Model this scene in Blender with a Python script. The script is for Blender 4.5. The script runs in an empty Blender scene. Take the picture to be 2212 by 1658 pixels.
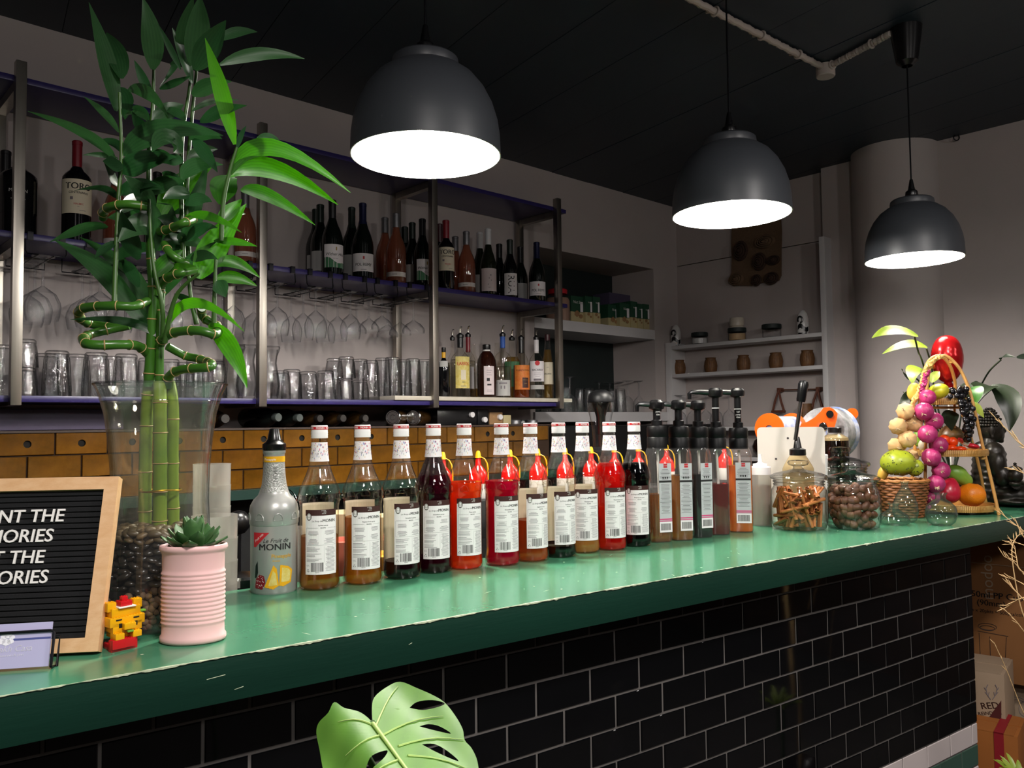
import bpy, bmesh, math, random
import numpy as np
from mathutils import Vector, Matrix
PI = math.pi
R_ = random.Random(7)
scene = bpy.context.scene
COL = scene.collection

# ------------------------------------------------------------------ camera
# world axes: X runs along the bar counter, Y away from the guests towards the back wall, Z up; metres
CAM = Vector((0.0, 0.0, 1.404))
RW = Vector((0.8060, -0.5918, -0.0113)); UW = Vector((-0.0190, -0.0451, 0.9988)); FW = Vector((0.5916, 0.8048, 0.0476))
FPX = 1768.5
cam = bpy.data.cameras.new('camera'); cam_o = bpy.data.objects.new('camera', cam); COL.objects.link(cam_o)
UW = (UW - FW*UW.dot(FW)).normalized(); RW = FW.cross(UW).normalized(); FW = FW.normalized()
cam_o.matrix_world = Matrix(((RW.x, UW.x, -FW.x, CAM.x), (RW.y, UW.y, -FW.y, CAM.y), (RW.z, UW.z, -FW.z, CAM.z), (0, 0, 0, 1)))
cam.sensor_width = 36.0; cam.lens = FPX/2212*36.0; cam.clip_start = 0.02
scene.camera = cam_o

# ------------------------------------------------------------------ view, world, lamps of the room
scene.view_settings.view_transform = 'Standard'; scene.view_settings.look = 'None'
scene.view_settings.gamma = 1.0; scene.view_settings.use_curve_mapping = False
scene.view_settings.exposure = 0.35
cy = scene.cycles
cy.max_bounces = 12; cy.diffuse_bounces = 4; cy.glossy_bounces = 5; cy.transmission_bounces = 6
cy.transparent_max_bounces = 40; cy.caustics_reflective = False; cy.caustics_refractive = False
cy.use_denoising = True; cy.sample_clamp_indirect = 6.0
w = bpy.data.worlds.new('world'); scene.world = w; w.use_nodes = True
w.node_tree.nodes['Background'].inputs[0].default_value = (0.35, 0.33, 0.36, 1)
w.node_tree.nodes['Background'].inputs[1].default_value = 0.02

def lamp(name, loc, power, col=(1, .94, .90), size=.4, target=None, kind='AREA'):
    l = bpy.data.lights.new(name, kind); l.energy = power; l.color = col
    if kind == 'AREA': l.shape = 'DISK'; l.size = size
    else: l.shadow_soft_size = size
    o = bpy.data.objects.new(name, l); COL.objects.link(o); o.location = loc
    if target is not None: o.rotation_euler = (Vector(target) - Vector(loc)).to_track_quat('-Z', 'Y').to_euler()
    return o
PEND_POWER = (38.0, 30.0, 17.0)
# ceiling lamps of the guest side of the room, behind and beside the camera
lamp('room_lamp', (0.25, 0.05, 2.42), 26, size=.30, target=(0.25, 0.06, 0))
lamp('room_lamp', (1.75, 0.05, 2.42), 24, size=.30, target=(1.75, 0.06, 0))
lamp('room_lamp', (-0.6, -1.1, 2.35), 26, size=.11, kind='POINT')
lamp('room_lamp', (1.5, -1.3, 2.35), 22, size=.11, kind='POINT')
lamp('room_lamp', (3.1, -1.2, 2.35), 16, size=.11, kind='POINT')

# ------------------------------------------------------------------ sighting helpers: where a line of sight meets a real plane
A_ = math.radians(6.52)                      # the back wall is turned this much from the counter
WD = Vector((math.cos(A_), math.sin(A_), 0)); WN = Vector((-math.sin(A_), math.cos(A_), 0))
B_ = math.radians(4.80)
TD = Vector((math.cos(B_), math.sin(B_), 0)); TN = Vector((-math.sin(B_), math.cos(B_), 0))
Z3 = Vector((0, 0, 1))
def ray(px, py): return RW*((px-1106)/FPX) - UW*((py-829)/FPX) + FW
def at_z(px, py, z): d = ray(px, py); return CAM + d*((z-CAM.z)/d.z)
def at_pl(px, py, n, c): d = ray(px, py); return CAM + d*((c-n.dot(CAM))/n.dot(d))
def at_y(px, py, y): return at_pl(px, py, Vector((0, 1, 0)), y)
def at_n(px, py, n): return at_pl(px, py, WN, n)
def at_s(px, py, s): return at_pl(px, py, WD, s)
def at_d(px, py, d): return CAM + ray(px, py)*d
def depth(p): return (p-CAM).dot(FW)
def W(s, n, z): return WD*s + WN*n + Z3*z
def SN(p): return p.dot(WD), p.dot(WN)
FH = Vector((FW.x, FW.y, 0)).normalized(); RH = Vector((FH.y, -FH.x, 0))
def on_counter(px, py, r, z=1.10):           # centre of a round foot whose nearest edge is seen at this place
    p = at_z(px, py, z); d = Vector((p.x, p.y, 0)).normalized(); return p + d*r
def facing(p, turn=0.0): return math.atan2(-p.y, -p.x) + PI/2 + math.radians(turn)   # rotation that turns local -Y to the guests

# ------------------------------------------------------------------ materials
def lin(c):
    if isinstance(c, str):
        c = c.lstrip('#'); c = [int(c[i:i+2], 16)/255 for i in (0, 2, 4)]
        c = [x/12.92 if x <= .04045 else ((x+.055)/1.055)**2.4 for x in c]
    return (c[0], c[1], c[2], 1.0)
MATS = {}
def nt(name):
    m = bpy.data.materials.new(name); m.use_nodes = True; t = m.node_tree; t.nodes.clear()
    out = t.nodes.new('ShaderNodeOutputMaterial'); MATS[name] = m; return m, t, out
def N(t, kind, **kw):
    n = t.nodes.new(kind)
    for k, v in kw.items():
        if k.startswith('i_'): n.inputs[k[2:].replace('_', ' ')].default_value = v
        else: setattr(n, k, v)
    return n
def mat(name, color, rough=.5, metal=0.0, spec=.5, var=0.0, vscale=20, bump=0.0, bscale=60, color2=None, rvar=0.0, coat=0, stretch=None, obj_var=0, emit=None):
    m, t, out = nt(name); b = N(t, 'ShaderNodeBsdfPrincipled'); L = t.links.new
    c = lin(color); b.inputs['Base Color'].default_value = c
    b.inputs['Roughness'].default_value = rough; b.inputs['Metallic'].default_value = metal
    b.inputs['Specular IOR Level'].default_value = spec; b.inputs['Coat Weight'].default_value = coat
    if emit: b.inputs['Emission Color'].default_value = lin(emit[0]); b.inputs['Emission Strength'].default_value = emit[1]
    co = N(t, 'ShaderNodeTexCoord'); src = co.outputs['Object']
    if stretch:
        mp = N(t, 'ShaderNodeMapping'); mp.inputs['Scale'].default_value = stretch; L(src, mp.inputs[0]); src = mp.outputs[0]
    if var or color2:
        nz = N(t, 'ShaderNodeTexNoise', i_Scale=vscale, i_Detail=5.0, i_Roughness=.6); L(src, nz.inputs['Vector'])
        rp = N(t, 'ShaderNodeValToRGB'); rp.color_ramp.elements[0].position = .3; rp.color_ramp.elements[1].position = .7
        c2 = lin(color2) if color2 else tuple(min(1, x*(1+var)) for x in c[:3])+(1,)
        c1 = c if color2 else tuple(x*(1-var) for x in c[:3])+(1,)
        rp.color_ramp.elements[0].color = c1; rp.color_ramp.elements[1].color = c2
        L(nz.outputs['Fac'], rp.inputs[0]); col = rp.outputs[0]
        if obj_var:
            oi = N(t, 'ShaderNodeObjectInfo'); hs = N(t, 'ShaderNodeHueSaturation'); mr = N(t, 'ShaderNodeMapRange')
            mr.inputs['To Min'].default_value = 1-obj_var; mr.inputs['To Max'].default_value = 1+obj_var
            L(oi.outputs['Random'], mr.inputs[0]); L(mr.outputs[0], hs.inputs['Value']); L(col, hs.inputs['Color']); col = hs.outputs[0]
        L(col, b.inputs['Base Color'])
        if rvar:
            m2 = N(t, 'ShaderNodeMapRange'); m2.inputs['To Min'].default_value = max(0, rough-rvar); m2.inputs['To Max'].default_value = rough+rvar
            L(nz.outputs['Fac'], m2.inputs[0]); L(m2.outputs[0], b.inputs['Roughness'])
    if bump:
        nb = N(t, 'ShaderNodeTexNoise', i_Scale=bscale, i_Detail=3.0); L(src, nb.inputs['Vector'])
        bp = N(t, 'ShaderNodeBump', i_Strength=bump, i_Distance=.002); L(nb.outputs['Fac'], bp.inputs['Height']); L(bp.outputs[0], b.inputs['Normal'])
    L(b.outputs[0], out.inputs[0]); return m
def glass(name, tint=(.96, .97, .97), edge=(.45, .47, .48), rough=.02, body=0.0, bodycol=(.8, .8, .8), bump=0, bscale=300, refl=1.0, edge_at=.5):
    # thin clear wall: looks through straight on, darkens and mirrors towards grazing angles
    m, t, out = nt(name); L = t.links.new
    lw = N(t, 'ShaderNodeLayerWeight', i_Blend=.5); rp = N(t, 'ShaderNodeValToRGB')
    rp.color_ramp.elements[0].position = edge_at; rp.color_ramp.elements[0].color = tint+(1,)
    rp.color_ramp.elements[1].position = .98; rp.color_ramp.elements[1].color = edge+(1,)
    L(lw.outputs['Facing'], rp.inputs[0]); tr = N(t, 'ShaderNodeBsdfTransparent'); L(rp.outputs[0], tr.inputs[0])
    gl = N(t, 'ShaderNodeBsdfGlossy'); gl.inputs['Roughness'].default_value = rough; gl.inputs['Color'].default_value = (refl, refl, refl, 1)
    fr = N(t, 'ShaderNodeLayerWeight', i_Blend=.5); pw_ = N(t, 'ShaderNodeMath', operation='POWER'); pw_.inputs[1].default_value = 4.0; L(fr.outputs['Facing'], pw_.inputs[0])
    ml = N(t, 'ShaderNodeMath', operation='MULTIPLY_ADD'); ml.inputs[1].default_value = .5; ml.inputs[2].default_value = .05; L(pw_.outputs[0], ml.inputs[0])
    mx = N(t, 'ShaderNodeMixShader'); L(ml.outputs[0], mx.inputs[0])
    base = tr.outputs[0]
    if body:
        df = N(t, 'ShaderNodeBsdfTranslucent'); df.inputs[0].default_value = lin(bodycol)
        d2 = N(t, 'ShaderNodeBsdfDiffuse'); d2.inputs[0].default_value = lin(bodycol)
        ma = N(t, 'ShaderNodeMixShader'); ma.inputs[0].default_value = .45; L(df.outputs[0], ma.inputs[1]); L(d2.outputs[0], ma.inputs[2])
        mb = N(t, 'ShaderNodeMixShader'); mb.inputs[0].default_value = body; L(tr.outputs[0], mb.inputs[1]); L(ma.outputs[0], mb.inputs[2]); base = mb.outputs[0]
    if bump:
        co = N(t, 'ShaderNodeTexCoord'); nb = N(t, 'ShaderNodeTexNoise', i_Scale=bscale, i_Detail=1.0); L(co.outputs['Object'], nb.inputs['Vector'])
        bp = N(t, 'ShaderNodeBump', i_Strength=bump, i_Distance=.002); L(nb.outputs['Fac'], bp.inputs['Height'])
        L(bp.outputs[0], gl.inputs['Normal']); L(bp.outputs[0], fr.inputs['Normal'])
    L(base, mx.inputs[1]); L(gl.outputs[0], mx.inputs[2]); L(mx.outputs[0], out.inputs[0]); return m
def liquid(name, color, body=.35, dens=.5):
    c = lin(color); t3 = tuple(max(.0, x)**dens for x in c[:3])
    return glass(name, tint=t3, edge=tuple(x*.75 for x in t3), rough=.03, body=body, bodycol=c[:3], refl=.5)
def leafmat(name, c1, c2, trans=.3, gloss=.35):
    m, t, out = nt(name); L = t.links.new
    uv = N(t, 'ShaderNodeUVMap'); sp = N(t, 'ShaderNodeSeparateXYZ'); L(uv.outputs[0], sp.inputs[0])
    wv = N(t, 'ShaderNodeMath', operation='MULTIPLY'); wv.inputs[1].default_value = 42.0; L(sp.outputs[0], wv.inputs[0])
    sn = N(t, 'ShaderNodeMath', operation='SINE'); L(wv.outputs[0], sn.inputs[0])
    oi = N(t, 'ShaderNodeObjectInfo'); ad = N(t, 'ShaderNodeMath', operation='MULTIPLY_ADD'); ad.inputs[1].default_value = .18
    L(sn.outputs[0], ad.inputs[0]); L(oi.outputs['Random'], ad.inputs[2])
    mc = N(t, 'ShaderNodeMix', data_type='RGBA'); L(ad.outputs[0], mc.inputs[0]); mc.inputs[6].default_value = lin(c1); mc.inputs[7].default_value = lin(c2)
    b = N(t, 'ShaderNodeBsdfPrincipled'); b.inputs['Roughness'].default_value = gloss; L(mc.outputs[2], b.inputs['Base Color'])
    tl = N(t, 'ShaderNodeBsdfTranslucent'); hs = N(t, 'ShaderNodeHueSaturation'); hs.inputs['Saturation'].default_value = 1.15; hs.inputs['Value'].default_value = 1.35; L(mc.outputs[2], hs.inputs['Color']); L(hs.outputs[0], tl.inputs[0])
    mx = N(t, 'ShaderNodeMixShader'); mx.inputs[0].default_value = trans; L(b.outputs[0], mx.inputs[1]); L(tl.outputs[0], mx.inputs[2]); L(mx.outputs[0], out.inputs[0]); return m
def M(n): return MATS[n]

# ------------------------------------------------------------------ mesh building
class MB:
    def __init__(s): s.v = []; s.f = []; s.m = []; s.uv = {}
    def add(s, v, f, mi=0):
        o = len(s.v); s.v += [tuple(x) for x in v]; s.f += [tuple(i+o for i in q) for q in f]; s.m += [mi]*len(f); return o
    def box(s, x0, x1, y0, y1, z0, z1, mi=0, bev=0.0):
        if bev:
            bm = bmesh.new(); bmesh.ops.create_cube(bm, size=1.0)
            for v in bm.verts: v.co = Vector(((x0+x1)/2+v.co.x*(x1-x0), (y0+y1)/2+v.co.y*(y1-y0), (z0+z1)/2+v.co.z*(z1-z0)))
            bmesh.ops.bevel(bm, geom=bm.edges[:], offset=bev, segments=2, affect='EDGES', profile=.6)
            return s.frombm(bm, mi)
        v = [(x, y, z) for x in (x0, x1) for y in (y0, y1) for z in (z0, z1)]
        s.add(v, [(0, 1, 3, 2), (4, 6, 7, 5), (0, 4, 5, 1), (2, 3, 7, 6), (0, 2, 6, 4), (1, 5, 7, 3)], mi); return s
    def obox(s, o, ax, ay, az, x0, x1, y0, y1, z0, z1, mi=0, bev=0.0):      # box in a turned frame
        t = MB(); t.box(x0, x1, y0, y1, z0, z1, mi, bev)
        s.add([o+ax*v[0]+ay*v[1]+az*v[2] for v in t.v], t.f, mi); return s
    def frombm(s, bm, mi=0):
        bm.verts.index_update(); s.add([v.co[:] for v in bm.verts], [[v.index for v in f.verts] for f in bm.faces], mi); bm.free(); return s
    def lathe(s, prof, seg=24, c=(0, 0, 0), mi=0, flute=0, fd=0.0, fz=(0, 9), ex=1.0, ey=1.0, a0=0.0, a1=2*PI, axis=None, up=None):
        full = abs(a1-a0-2*PI) < 1e-6; k = seg if full else seg+1; v = []; f = []
        for (r, z) in prof:
            for i in range(k):
                a = a0+(a1-a0)*i/seg; rr = r
                if flute and fz[0] <= z <= fz[1]: rr = r*(1+fd*math.cos(flute*a))
                v.append((c[0]+rr*math.sin(a)*ex, c[1]-rr*math.cos(a)*ey, c[2]+z))
        for j in range(len(prof)-1):
            for i in range(seg):
                i2 = (i+1) % k; f.append((j*k+i, j*k+i2, (j+1)*k+i2, (j+1)*k+i))
        if full and prof[0][0] > 1e-6: pass
        s.add(v, f, mi); return s
    def cap(s, r, z, seg=24, c=(0, 0, 0), mi=0, ex=1.0, ey=1.0):
        v = [(c[0]+r*math.sin(2*PI*i/seg)*ex, c[1]-r*math.cos(2*PI*i/seg)*ey, c[2]+z) for i in range(seg)]
        s.add(v, [tuple(range(seg))], mi); return s
    def tube(s, pts, r, seg=8, mi=0, closed=False, caps=True):
        pts = [Vector(p) for p in pts]; n = len(pts); rr = r if isinstance(r, (list, tuple)) else [r]*n
        v = []; f = []; nrm = None
        for i in range(n):
            a = pts[(i-1) % n] if (i > 0 or closed) else pts[i]; b = pts[(i+1) % n] if (i < n-1 or closed) else pts[i]
            t = (b-a).normalized() if (b-a).length > 1e-9 else Vector((0, 0, 1))
            if nrm is None: nrm = t.orthogonal().normalized()
            nrm = (nrm - t*nrm.dot(t)); nrm = nrm.normalized() if nrm.length > 1e-6 else t.orthogonal().normalized()
            bi = t.cross(nrm)
            for j in range(seg):
                an = 2*PI*j/seg; v.append(pts[i]+(nrm*math.cos(an)+bi*math.sin(an))*rr[i])
        m_ = n if closed else n-1
        for i in range(m_):
            i2 = (i+1) % n
            for j in range(seg): f.append((i*seg+j, i*seg+(j+1) % seg, i2*seg+(j+1) % seg, i2*seg+j))
        if caps and not closed: f.append(tuple(range(seg))[::-1]); f.append(tuple((n-1)*seg+j for j in range(seg)))
        s.add(v, f, mi); return s
    def prism(s, poly, o, ax, ay, an, th, mi=0):                            # flat outline given thickness along an
        n = len(poly); v = [o+ax*p[0]+ay*p[1] for p in poly]+[o+ax*p[0]+ay*p[1]+an*th for p in poly]
        f = [tuple(range(n)), tuple(range(2*n-1, n-1, -1))]+[(i, i+n, (i+1) % n+n, (i+1) % n) for i in range(n)]
        s.add(v, f, mi); return s
    def ball(s, c, r, sub=2, mi=0, sc=(1, 1, 1), rot=None):
        bm = bmesh.new(); bmesh.ops.create_icosphere(bm, subdivisions=sub, radius=1.0); c = Vector(c)
        for v in bm.verts:
            p = Vector((v.co.x*sc[0], v.co.y*sc[1], v.co.z*sc[2]))*r
            if rot is not None: p = rot @ p
            v.co = p+c
        return s.frombm(bm, mi)
    def xf(s, fn): s.v = [tuple(fn(Vector(p))) for p in s.v]; return s
    def mesh(s, name, mats, smooth=35):
        me = bpy.data.meshes.new(name); me.from_pydata([tuple(p) for p in s.v], [], s.f)
        for m in (mats if isinstance(mats, (list, tuple)) else [mats]): me.materials.append(M(m) if isinstance(m, str) else m)
        if any(s.m): me.polygons.foreach_set('material_index', s.m)
        if s.uv:
            l = me.uv_layers.new(name='UVMap'); d = []
            for q in me.loops: d += s.uv.get(q.vertex_index, (0, 0))
            l.data.foreach_set('uv', d)
        if smooth:
            me.polygons.foreach_set('use_smooth', [True]*len(me.polygons)); me.set_sharp_from_angle(angle=math.radians(smooth))
        me.update(); return me
def link(name, me, parent=None, loc=None, rot=None):
    o = bpy.data.objects.new(name, me); COL.objects.link(o)
    if parent is not None: o.parent = parent
    if loc is not None: o.location = loc
    if rot is not None: o.rotation_euler = rot
    return o
def tag(o, label=None, cat=None, group=None, kind=None):
    if label: o['label'] = label
    if cat: o['category'] = cat
    if group: o['group'] = group
    if kind: o['kind'] = kind
    return o
def thing(name, label, cat, loc=(0, 0, 0), rz=0.0, group=None):
    o = bpy.data.objects.new(name, None); COL.objects.link(o); o.location = loc; o.rotation_euler = (0, 0, rz); o.empty_display_size = .02
    return tag(o, label, cat, group)
def part(name, mb, mats, root, smooth=35, world=False, label=None):
    if world:
        l = Vector(root.location)
        if root.parent: l = l+Vector(root.parent.location)
        mb.v = [tuple(Vector(p)-l) for p in mb.v]
    o = link(name, mb.mesh(name, mats, smooth), root)
    if label: o['label'] = label
    return o
def solo(name, mb, mats, label, cat, loc=None, rz=0, group=None, smooth=35):
    if loc is None:                                                          # world-space mesh: origin to its foot
        xs = [p[0] for p in mb.v]; ys = [p[1] for p in mb.v]; zs = [p[2] for p in mb.v]
        loc = Vector(((min(xs)+max(xs))/2, (min(ys)+max(ys))/2, min(zs))); mb.v = [tuple(Vector(p)-loc) for p in mb.v]
    o = link(name, mb.mesh(name, mats, smooth), None, loc, (0, 0, rz)); return tag(o, label, cat, group)
def struct(name, mb, mats, smooth=30):
    o = link(name, mb.mesh(name, mats, smooth)); o['kind'] = 'structure'; return o
def dup(root, loc, rz=None, label=None, group=None):
    r = root.copy(); COL.objects.link(r); r.location = loc
    if rz is not None: r.rotation_euler = (0, 0, rz)
    if label: r['label'] = label
    if group: r['group'] = group
    for ch in root.children:
        c = ch.copy(); COL.objects.link(c); c.parent = r
        for g in ch.children:
            d = g.copy(); COL.objects.link(d); d.parent = c
    return r
# ------------------------------------------------------------------ lettering (built-in font) as flat meshes
_TX = {}
def text_geo(s, size=1.0, bold=0.0, shear=0.0, sx=1.0):
    k = (s, bold, shear)
    if k not in _TX:
        cu = bpy.data.curves.new('lettering', 'FONT'); cu.body = s; cu.size = 1.0; cu.offset = bold; cu.shear = shear; cu.resolution_u = 3
        cu.align_x = 'CENTER'; cu.align_y = 'CENTER'
        o = bpy.data.objects.new('lettering', cu); COL.objects.link(o); dg = bpy.context.evaluated_depsgraph_get()
        me = o.evaluated_get(dg).to_mesh(); _TX[k] = ([tuple(v.co) for v in me.vertices], [tuple(p.vertices) for p in me.polygons])
        o.evaluated_get(dg).to_mesh_clear(); bpy.data.objects.remove(o); bpy.data.curves.remove(cu)
    v, f = _TX[k]; return [(x*size*sx, y*size) for x, y, _ in v], f
def put_text(mb, s, x, y, size, place, mi=0, bold=0.0, shear=0.0, sx=1.0, rot=0.0, align=0):
    heavy = bold; v, f = text_geo(s, size, 0.0, shear, sx)
    if align and v:
        w = max(p[0] for p in v); mnx = min(p[0] for p in v); dx = -mnx if align < 0 else -w
        v = [(a+dx, b) for a, b in v]
    c, q = math.cos(rot), math.sin(rot)
    for k in ((-.6, 0, .6) if heavy else (0,)): mb.add([place(x+(a+k*heavy*size)*c-b*q, y+(a+k*heavy*size)*q+b*c) for a, b in v], f, mi)
def put_rect(mb, x0, x1, y0, y1, place, mi=0, n=1):
    v = []
    for i in range(n+1):
        x = x0+(x1-x0)*i/n; v += [place(x, y0), place(x, y1)]
    mb.add(v, [(2*i, 2*i+2, 2*i+3, 2*i+1) for i in range(n)], mi)
def put_fill(mb, poly, place, mi=0, cell=.0012):                            # a printed shape laid on a curved label in small cells
    xs = [p[0] for p in poly]; ys = [p[1] for p in poly]; n = len(poly); y = min(ys)
    while y < max(ys):
        ym = y+cell/2; cr = sorted(poly[i][0]+(ym-poly[i][1])*(poly[(i+1) % n][0]-poly[i][0])/(poly[(i+1) % n][1]-poly[i][1]) for i in range(n) if (poly[i][1] <= ym) != (poly[(i+1) % n][1] <= ym))
        for a, b in zip(cr[::2], cr[1::2]): put_rect(mb, a, b, y, y+cell, place, mi, max(1, int((b-a)/.004)))
        y += cell
def cyl_place(R, e=1.0, z0=0.0): return lambda x, y: (R*math.sin(x/R), -R*math.cos(x/R)*e, z0+y)
def flat_place(o, ax, ay): return lambda x, y: tuple(o+ax*x+ay*y)

# ------------------------------------------------------------------ material list
mat('wall_paint', '#b5aba8', .75, var=.04, vscale=3, bump=.25, bscale=40)
mat('white_board', '#cfcccd', .45, var=.03, vscale=6)
mat('dark_green_wall', '#14201f', .6, var=.1, vscale=5)
mat('ceiling_paint', '#212d38', .5, var=.10, vscale=4, bump=.2, bscale=30, stretch=(1, .2, 1))
mat('ceiling_gap', '#14171a', .9)
mat('floor_stone', '#3a3532', .5, var=.15, vscale=4)
mat('room_dark', '#2c2725', .8, var=.2, vscale=1.5)
mat('grout_dark', '#595552', .85)
mat('grout_mustard', '#2c1a0c', .9)
mat('tile_black', '#07080a', .06, spec=.42, bump=.05, bscale=14)
mat('tile_white', '#cfc4c2', .12, bump=.06, bscale=14)
mat('tile_green', '#3f5c50', .14, bump=.06, bscale=14)
mat('tile_mustard', '#4a2f09', .11, color2='#7a5018', vscale=9, bump=.12, bscale=22, obj_var=.14, spec=.5)
mat('hole_dark', '#0b0704', .9)
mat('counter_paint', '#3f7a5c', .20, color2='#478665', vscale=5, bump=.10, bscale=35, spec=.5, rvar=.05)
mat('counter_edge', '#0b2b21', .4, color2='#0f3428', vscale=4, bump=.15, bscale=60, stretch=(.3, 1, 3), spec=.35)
mat('worn_edge', '#b8c4a6', .5, var=.3, vscale=80)
mat('purple_shelf', '#322a64', .30, var=.08, vscale=3, spec=.4)
mat('brushed_steel', '#a39d94', .34, metal=1, var=.12, vscale=60, stretch=(1, 1, .03))
mat('black_wire', '#15151a', .35, metal=.6)
mat('slab_stone', '#c9c0ad', .4, color2='#d6cfc0', vscale=16)
mat('black_plastic', '#0b0b0d', .28)
mat('matte_black', '#08080a', .45, spec=.25)
mat('shade_black', '#3b3e43', .42, spec=.6)
mat('shade_white', '#f4f4ee', .6)
mat('bulb_glow', '#ffffff', .5, emit=('#fff6e8', 110.0))
mat('conduit_white', '#b9aca4', .5)
mat('chrome', '#d5d5d5', .12, metal=1)
mat('brass_pour', '#b9b3a6', .2, metal=1)
mat('oak', '#d7a878', .5, color2='#e3ba8d', vscale=7, stretch=(.6, 14, 14), bump=.08, bscale=40)
mat('felt_black', '#0d0e11', .95, bump=.3, bscale=400)
mat('letter_white', '#f2f0ec', .4)
mat('card_paper', '#b7b3d8', .6)
mat('card_print', '#f2f0fa', .6)
mat('card_band', '#4a5190', .6)
mat('pink_ceramic', '#ecbfbd', .45, var=.02, vscale=12)
mat('potting_grit', '#a9937f', .9, var=.3, vscale=120, bump=.8, bscale=150)
mat('brick_yellow', '#e6a80a', .3); mat('brick_red', '#c0141c', .3); mat('brick_green', '#6ea53a', .35); mat('brick_black', '#121212', .4); mat('brick_white', '#e9e4dc', .4)
mat('pebble', '#191714', .24, color2='#2d2822', vscale=30, obj_var=.45)
mat('pebble_tan', '#4a3c28', .45, color2='#5d4d34', vscale=40, obj_var=.4)
mat('gravel', '#4a3a2a', .75, color2='#6b5640', vscale=60, obj_var=.3)
mat('bamboo', '#2f5a1a', .3, color2='#3c6d20', vscale=14, stretch=(1, 1, .5))
mat('bamboo_low', '#5d7f22', .35, color2='#8aa03a', vscale=18, stretch=(1, 1, .6))
mat('bamboo_node', '#a98d5c', .6)
mat('gold_tie', '#c39a2a', .3, metal=.9)
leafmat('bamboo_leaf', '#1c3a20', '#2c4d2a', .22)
leafmat('bamboo_leaf_bright', '#2a5a1a', '#427c22', .33)  # lighter copy of the leaf green, lamplight put into the colour
leafmat('monstera_leaf', '#35611a', '#55832c', .12, .52)
leafmat('shrub_leaf', '#6f8420', '#90a038', .25, .4)
leafmat('dark_leaf', '#141d14', '#24301c', .08, .35)
mat('monstera_vein', '#9bb765', .5)
mat('succulent', '#2f5230', .4, color2='#4d7340', vscale=25)
mat('stalk_green', '#34561f', .45)
mat('stalk_dark', '#1d2417', .5)
glass('clear_glass', tint=(.97, .975, .98), edge=(.42, .44, .45), edge_at=.4); glass('vase_glass', tint=(.97, .98, .98), edge=(.46, .48, .49), edge_at=.40, body=.035, bodycol=(.82, .84, .84)); glass('goblet_glass', tint=(.965, .97, .975), edge=(.34, .35, .37), edge_at=.4, bump=.8, bscale=260, rough=.01, body=.035, bodycol=(.85, .86, .88))
glass('tumbler_glass', tint=(.90, .905, .91), edge=(.22, .225, .23), edge_at=.35, rough=.02, bump=.5, bscale=120)
glass('bottle_glass', tint=(.97, .96, .93), edge=(.60, .57, .50), rough=.03)
glass('bottle_frost', tint=(.95, .93, .90), edge=(.60, .57, .50), rough=.10, bump=.9, bscale=900)
glass('green_tint_glass', tint=(.78, .86, .82), edge=(.12, .20, .17), rough=.02, edge_at=.3, body=.04, bodycol=(.55, .68, .6))
glass('smoke_glass', tint=(.45, .47, .47), edge=(.1, .11, .11), rough=.02)
glass('pump_plastic', tint=(.96, .95, .94), edge=(.55, .53, .52), rough=.08, body=.06, bodycol=(.9, .88, .86))
glass('water', tint=(.94, .93, .86), edge=(.70, .68, .56), rough=.02, body=.02, bodycol=(.72, .70, .58))
glass('cloudy_plastic', tint=(.85, .84, .80), edge=(.5, .5, .46), rough=.15, body=.45, bodycol=(.85, .83, .76))
for n_, c_, b_, d_ in (('amber', '#b8741f', .40, .4), ('tea', '#c47c22', .55, .4), ('plum', '#2a0614', .5, .7), ('cherry', '#4a0220', .4, .6), ('orange_red', '#ff4a10', .55, .35),
                       ('crimson', '#d0083a', .55, .4), ('rust', '#c8602a', .5, .4), ('nearblack', '#0d0b06', .6, .7), ('tan', '#d49a52', .65, .4), ('red', '#f01410', .55, .4),
                       ('black_syrup', '#050407', .8, .8), ('cola', '#4a1a08', .4, .55), ('mango', '#f58a10', .8, .4), ('rose', '#d98a6c', .45, .4), ('grape_red', '#8a2018', .55, .5),
                       ('coffee', '#120805', .85, .8), ('caramel', '#a07c60', .95, .5), ('rum', '#c25f24', .45, .5), ('clearish', '#d9d6cc', .04, .5), ('straw', '#c9a24a', .25, .5), ('cream', '#d8c49a', .8, .5), ('brown_jug', '#4a2418', .8, .7)):
    liquid('liq_'+n_, c_, b_, d_)
mat('wine_green', '#0b120e', .06, spec=.6); mat('wine_black', '#0a0a0d', .06, spec=.6); mat('wine_olive', '#1a1f12', .07, spec=.6)
mat('foil_red', '#7c1522', .35); mat('foil_black', '#101014', .35); mat('foil_blue', '#171c40', .3, metal=.4); mat('foil_green', '#12221b', .35); mat('foil_grey', '#77777a', .35, metal=.6); mat('foil_white', '#cfcfd2', .4); mat('foil_plum', '#3a141c', .4)
mat('paper_cream', '#e2d6bd', .7); mat('paper_white', '#f4eef0', .65); mat('paper_grey', '#b9b7b4', .65); mat('paper_yellow', '#cdb23c', .6, color2='#e2d590', vscale=70); mat('paper_orange', '#d0651f', .6, color2='#dd8a3a', vscale=50); mat('paper_pink', '#e2d2d2', .6)
mat('ink', '#1d1a1c', .7); mat('ink_brown', '#3a1512', .6); mat('ink_soft', '#7d757b', .7); mat('ink_red', '#c4242e', .6); mat('ink_green', '#3f7a52', .6); mat('ink_pink', '#d8447e', .6); mat('ink_blue', '#2d57a8', .6); mat('ink_yellow', '#e8b92c', .6); mat('ink_white', '#f4f2ee', .6); mat('ink_gold', '#a98c4a', .5)
mat('cap_white', '#f2eeee', .4); mat('cap_red', '#c4202c', .4)
mat('silver_plastic', '#a9a9a6', .34, metal=.35); mat('silver_grain', '#b0b0ad', .36, metal=.4, bump=1.0, bscale=330)
mat('yellow_band', '#e3a714', .4)
mat('fruit_yellow', '#dca02a', .5, color2='#ecc75c', vscale=40)
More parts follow.
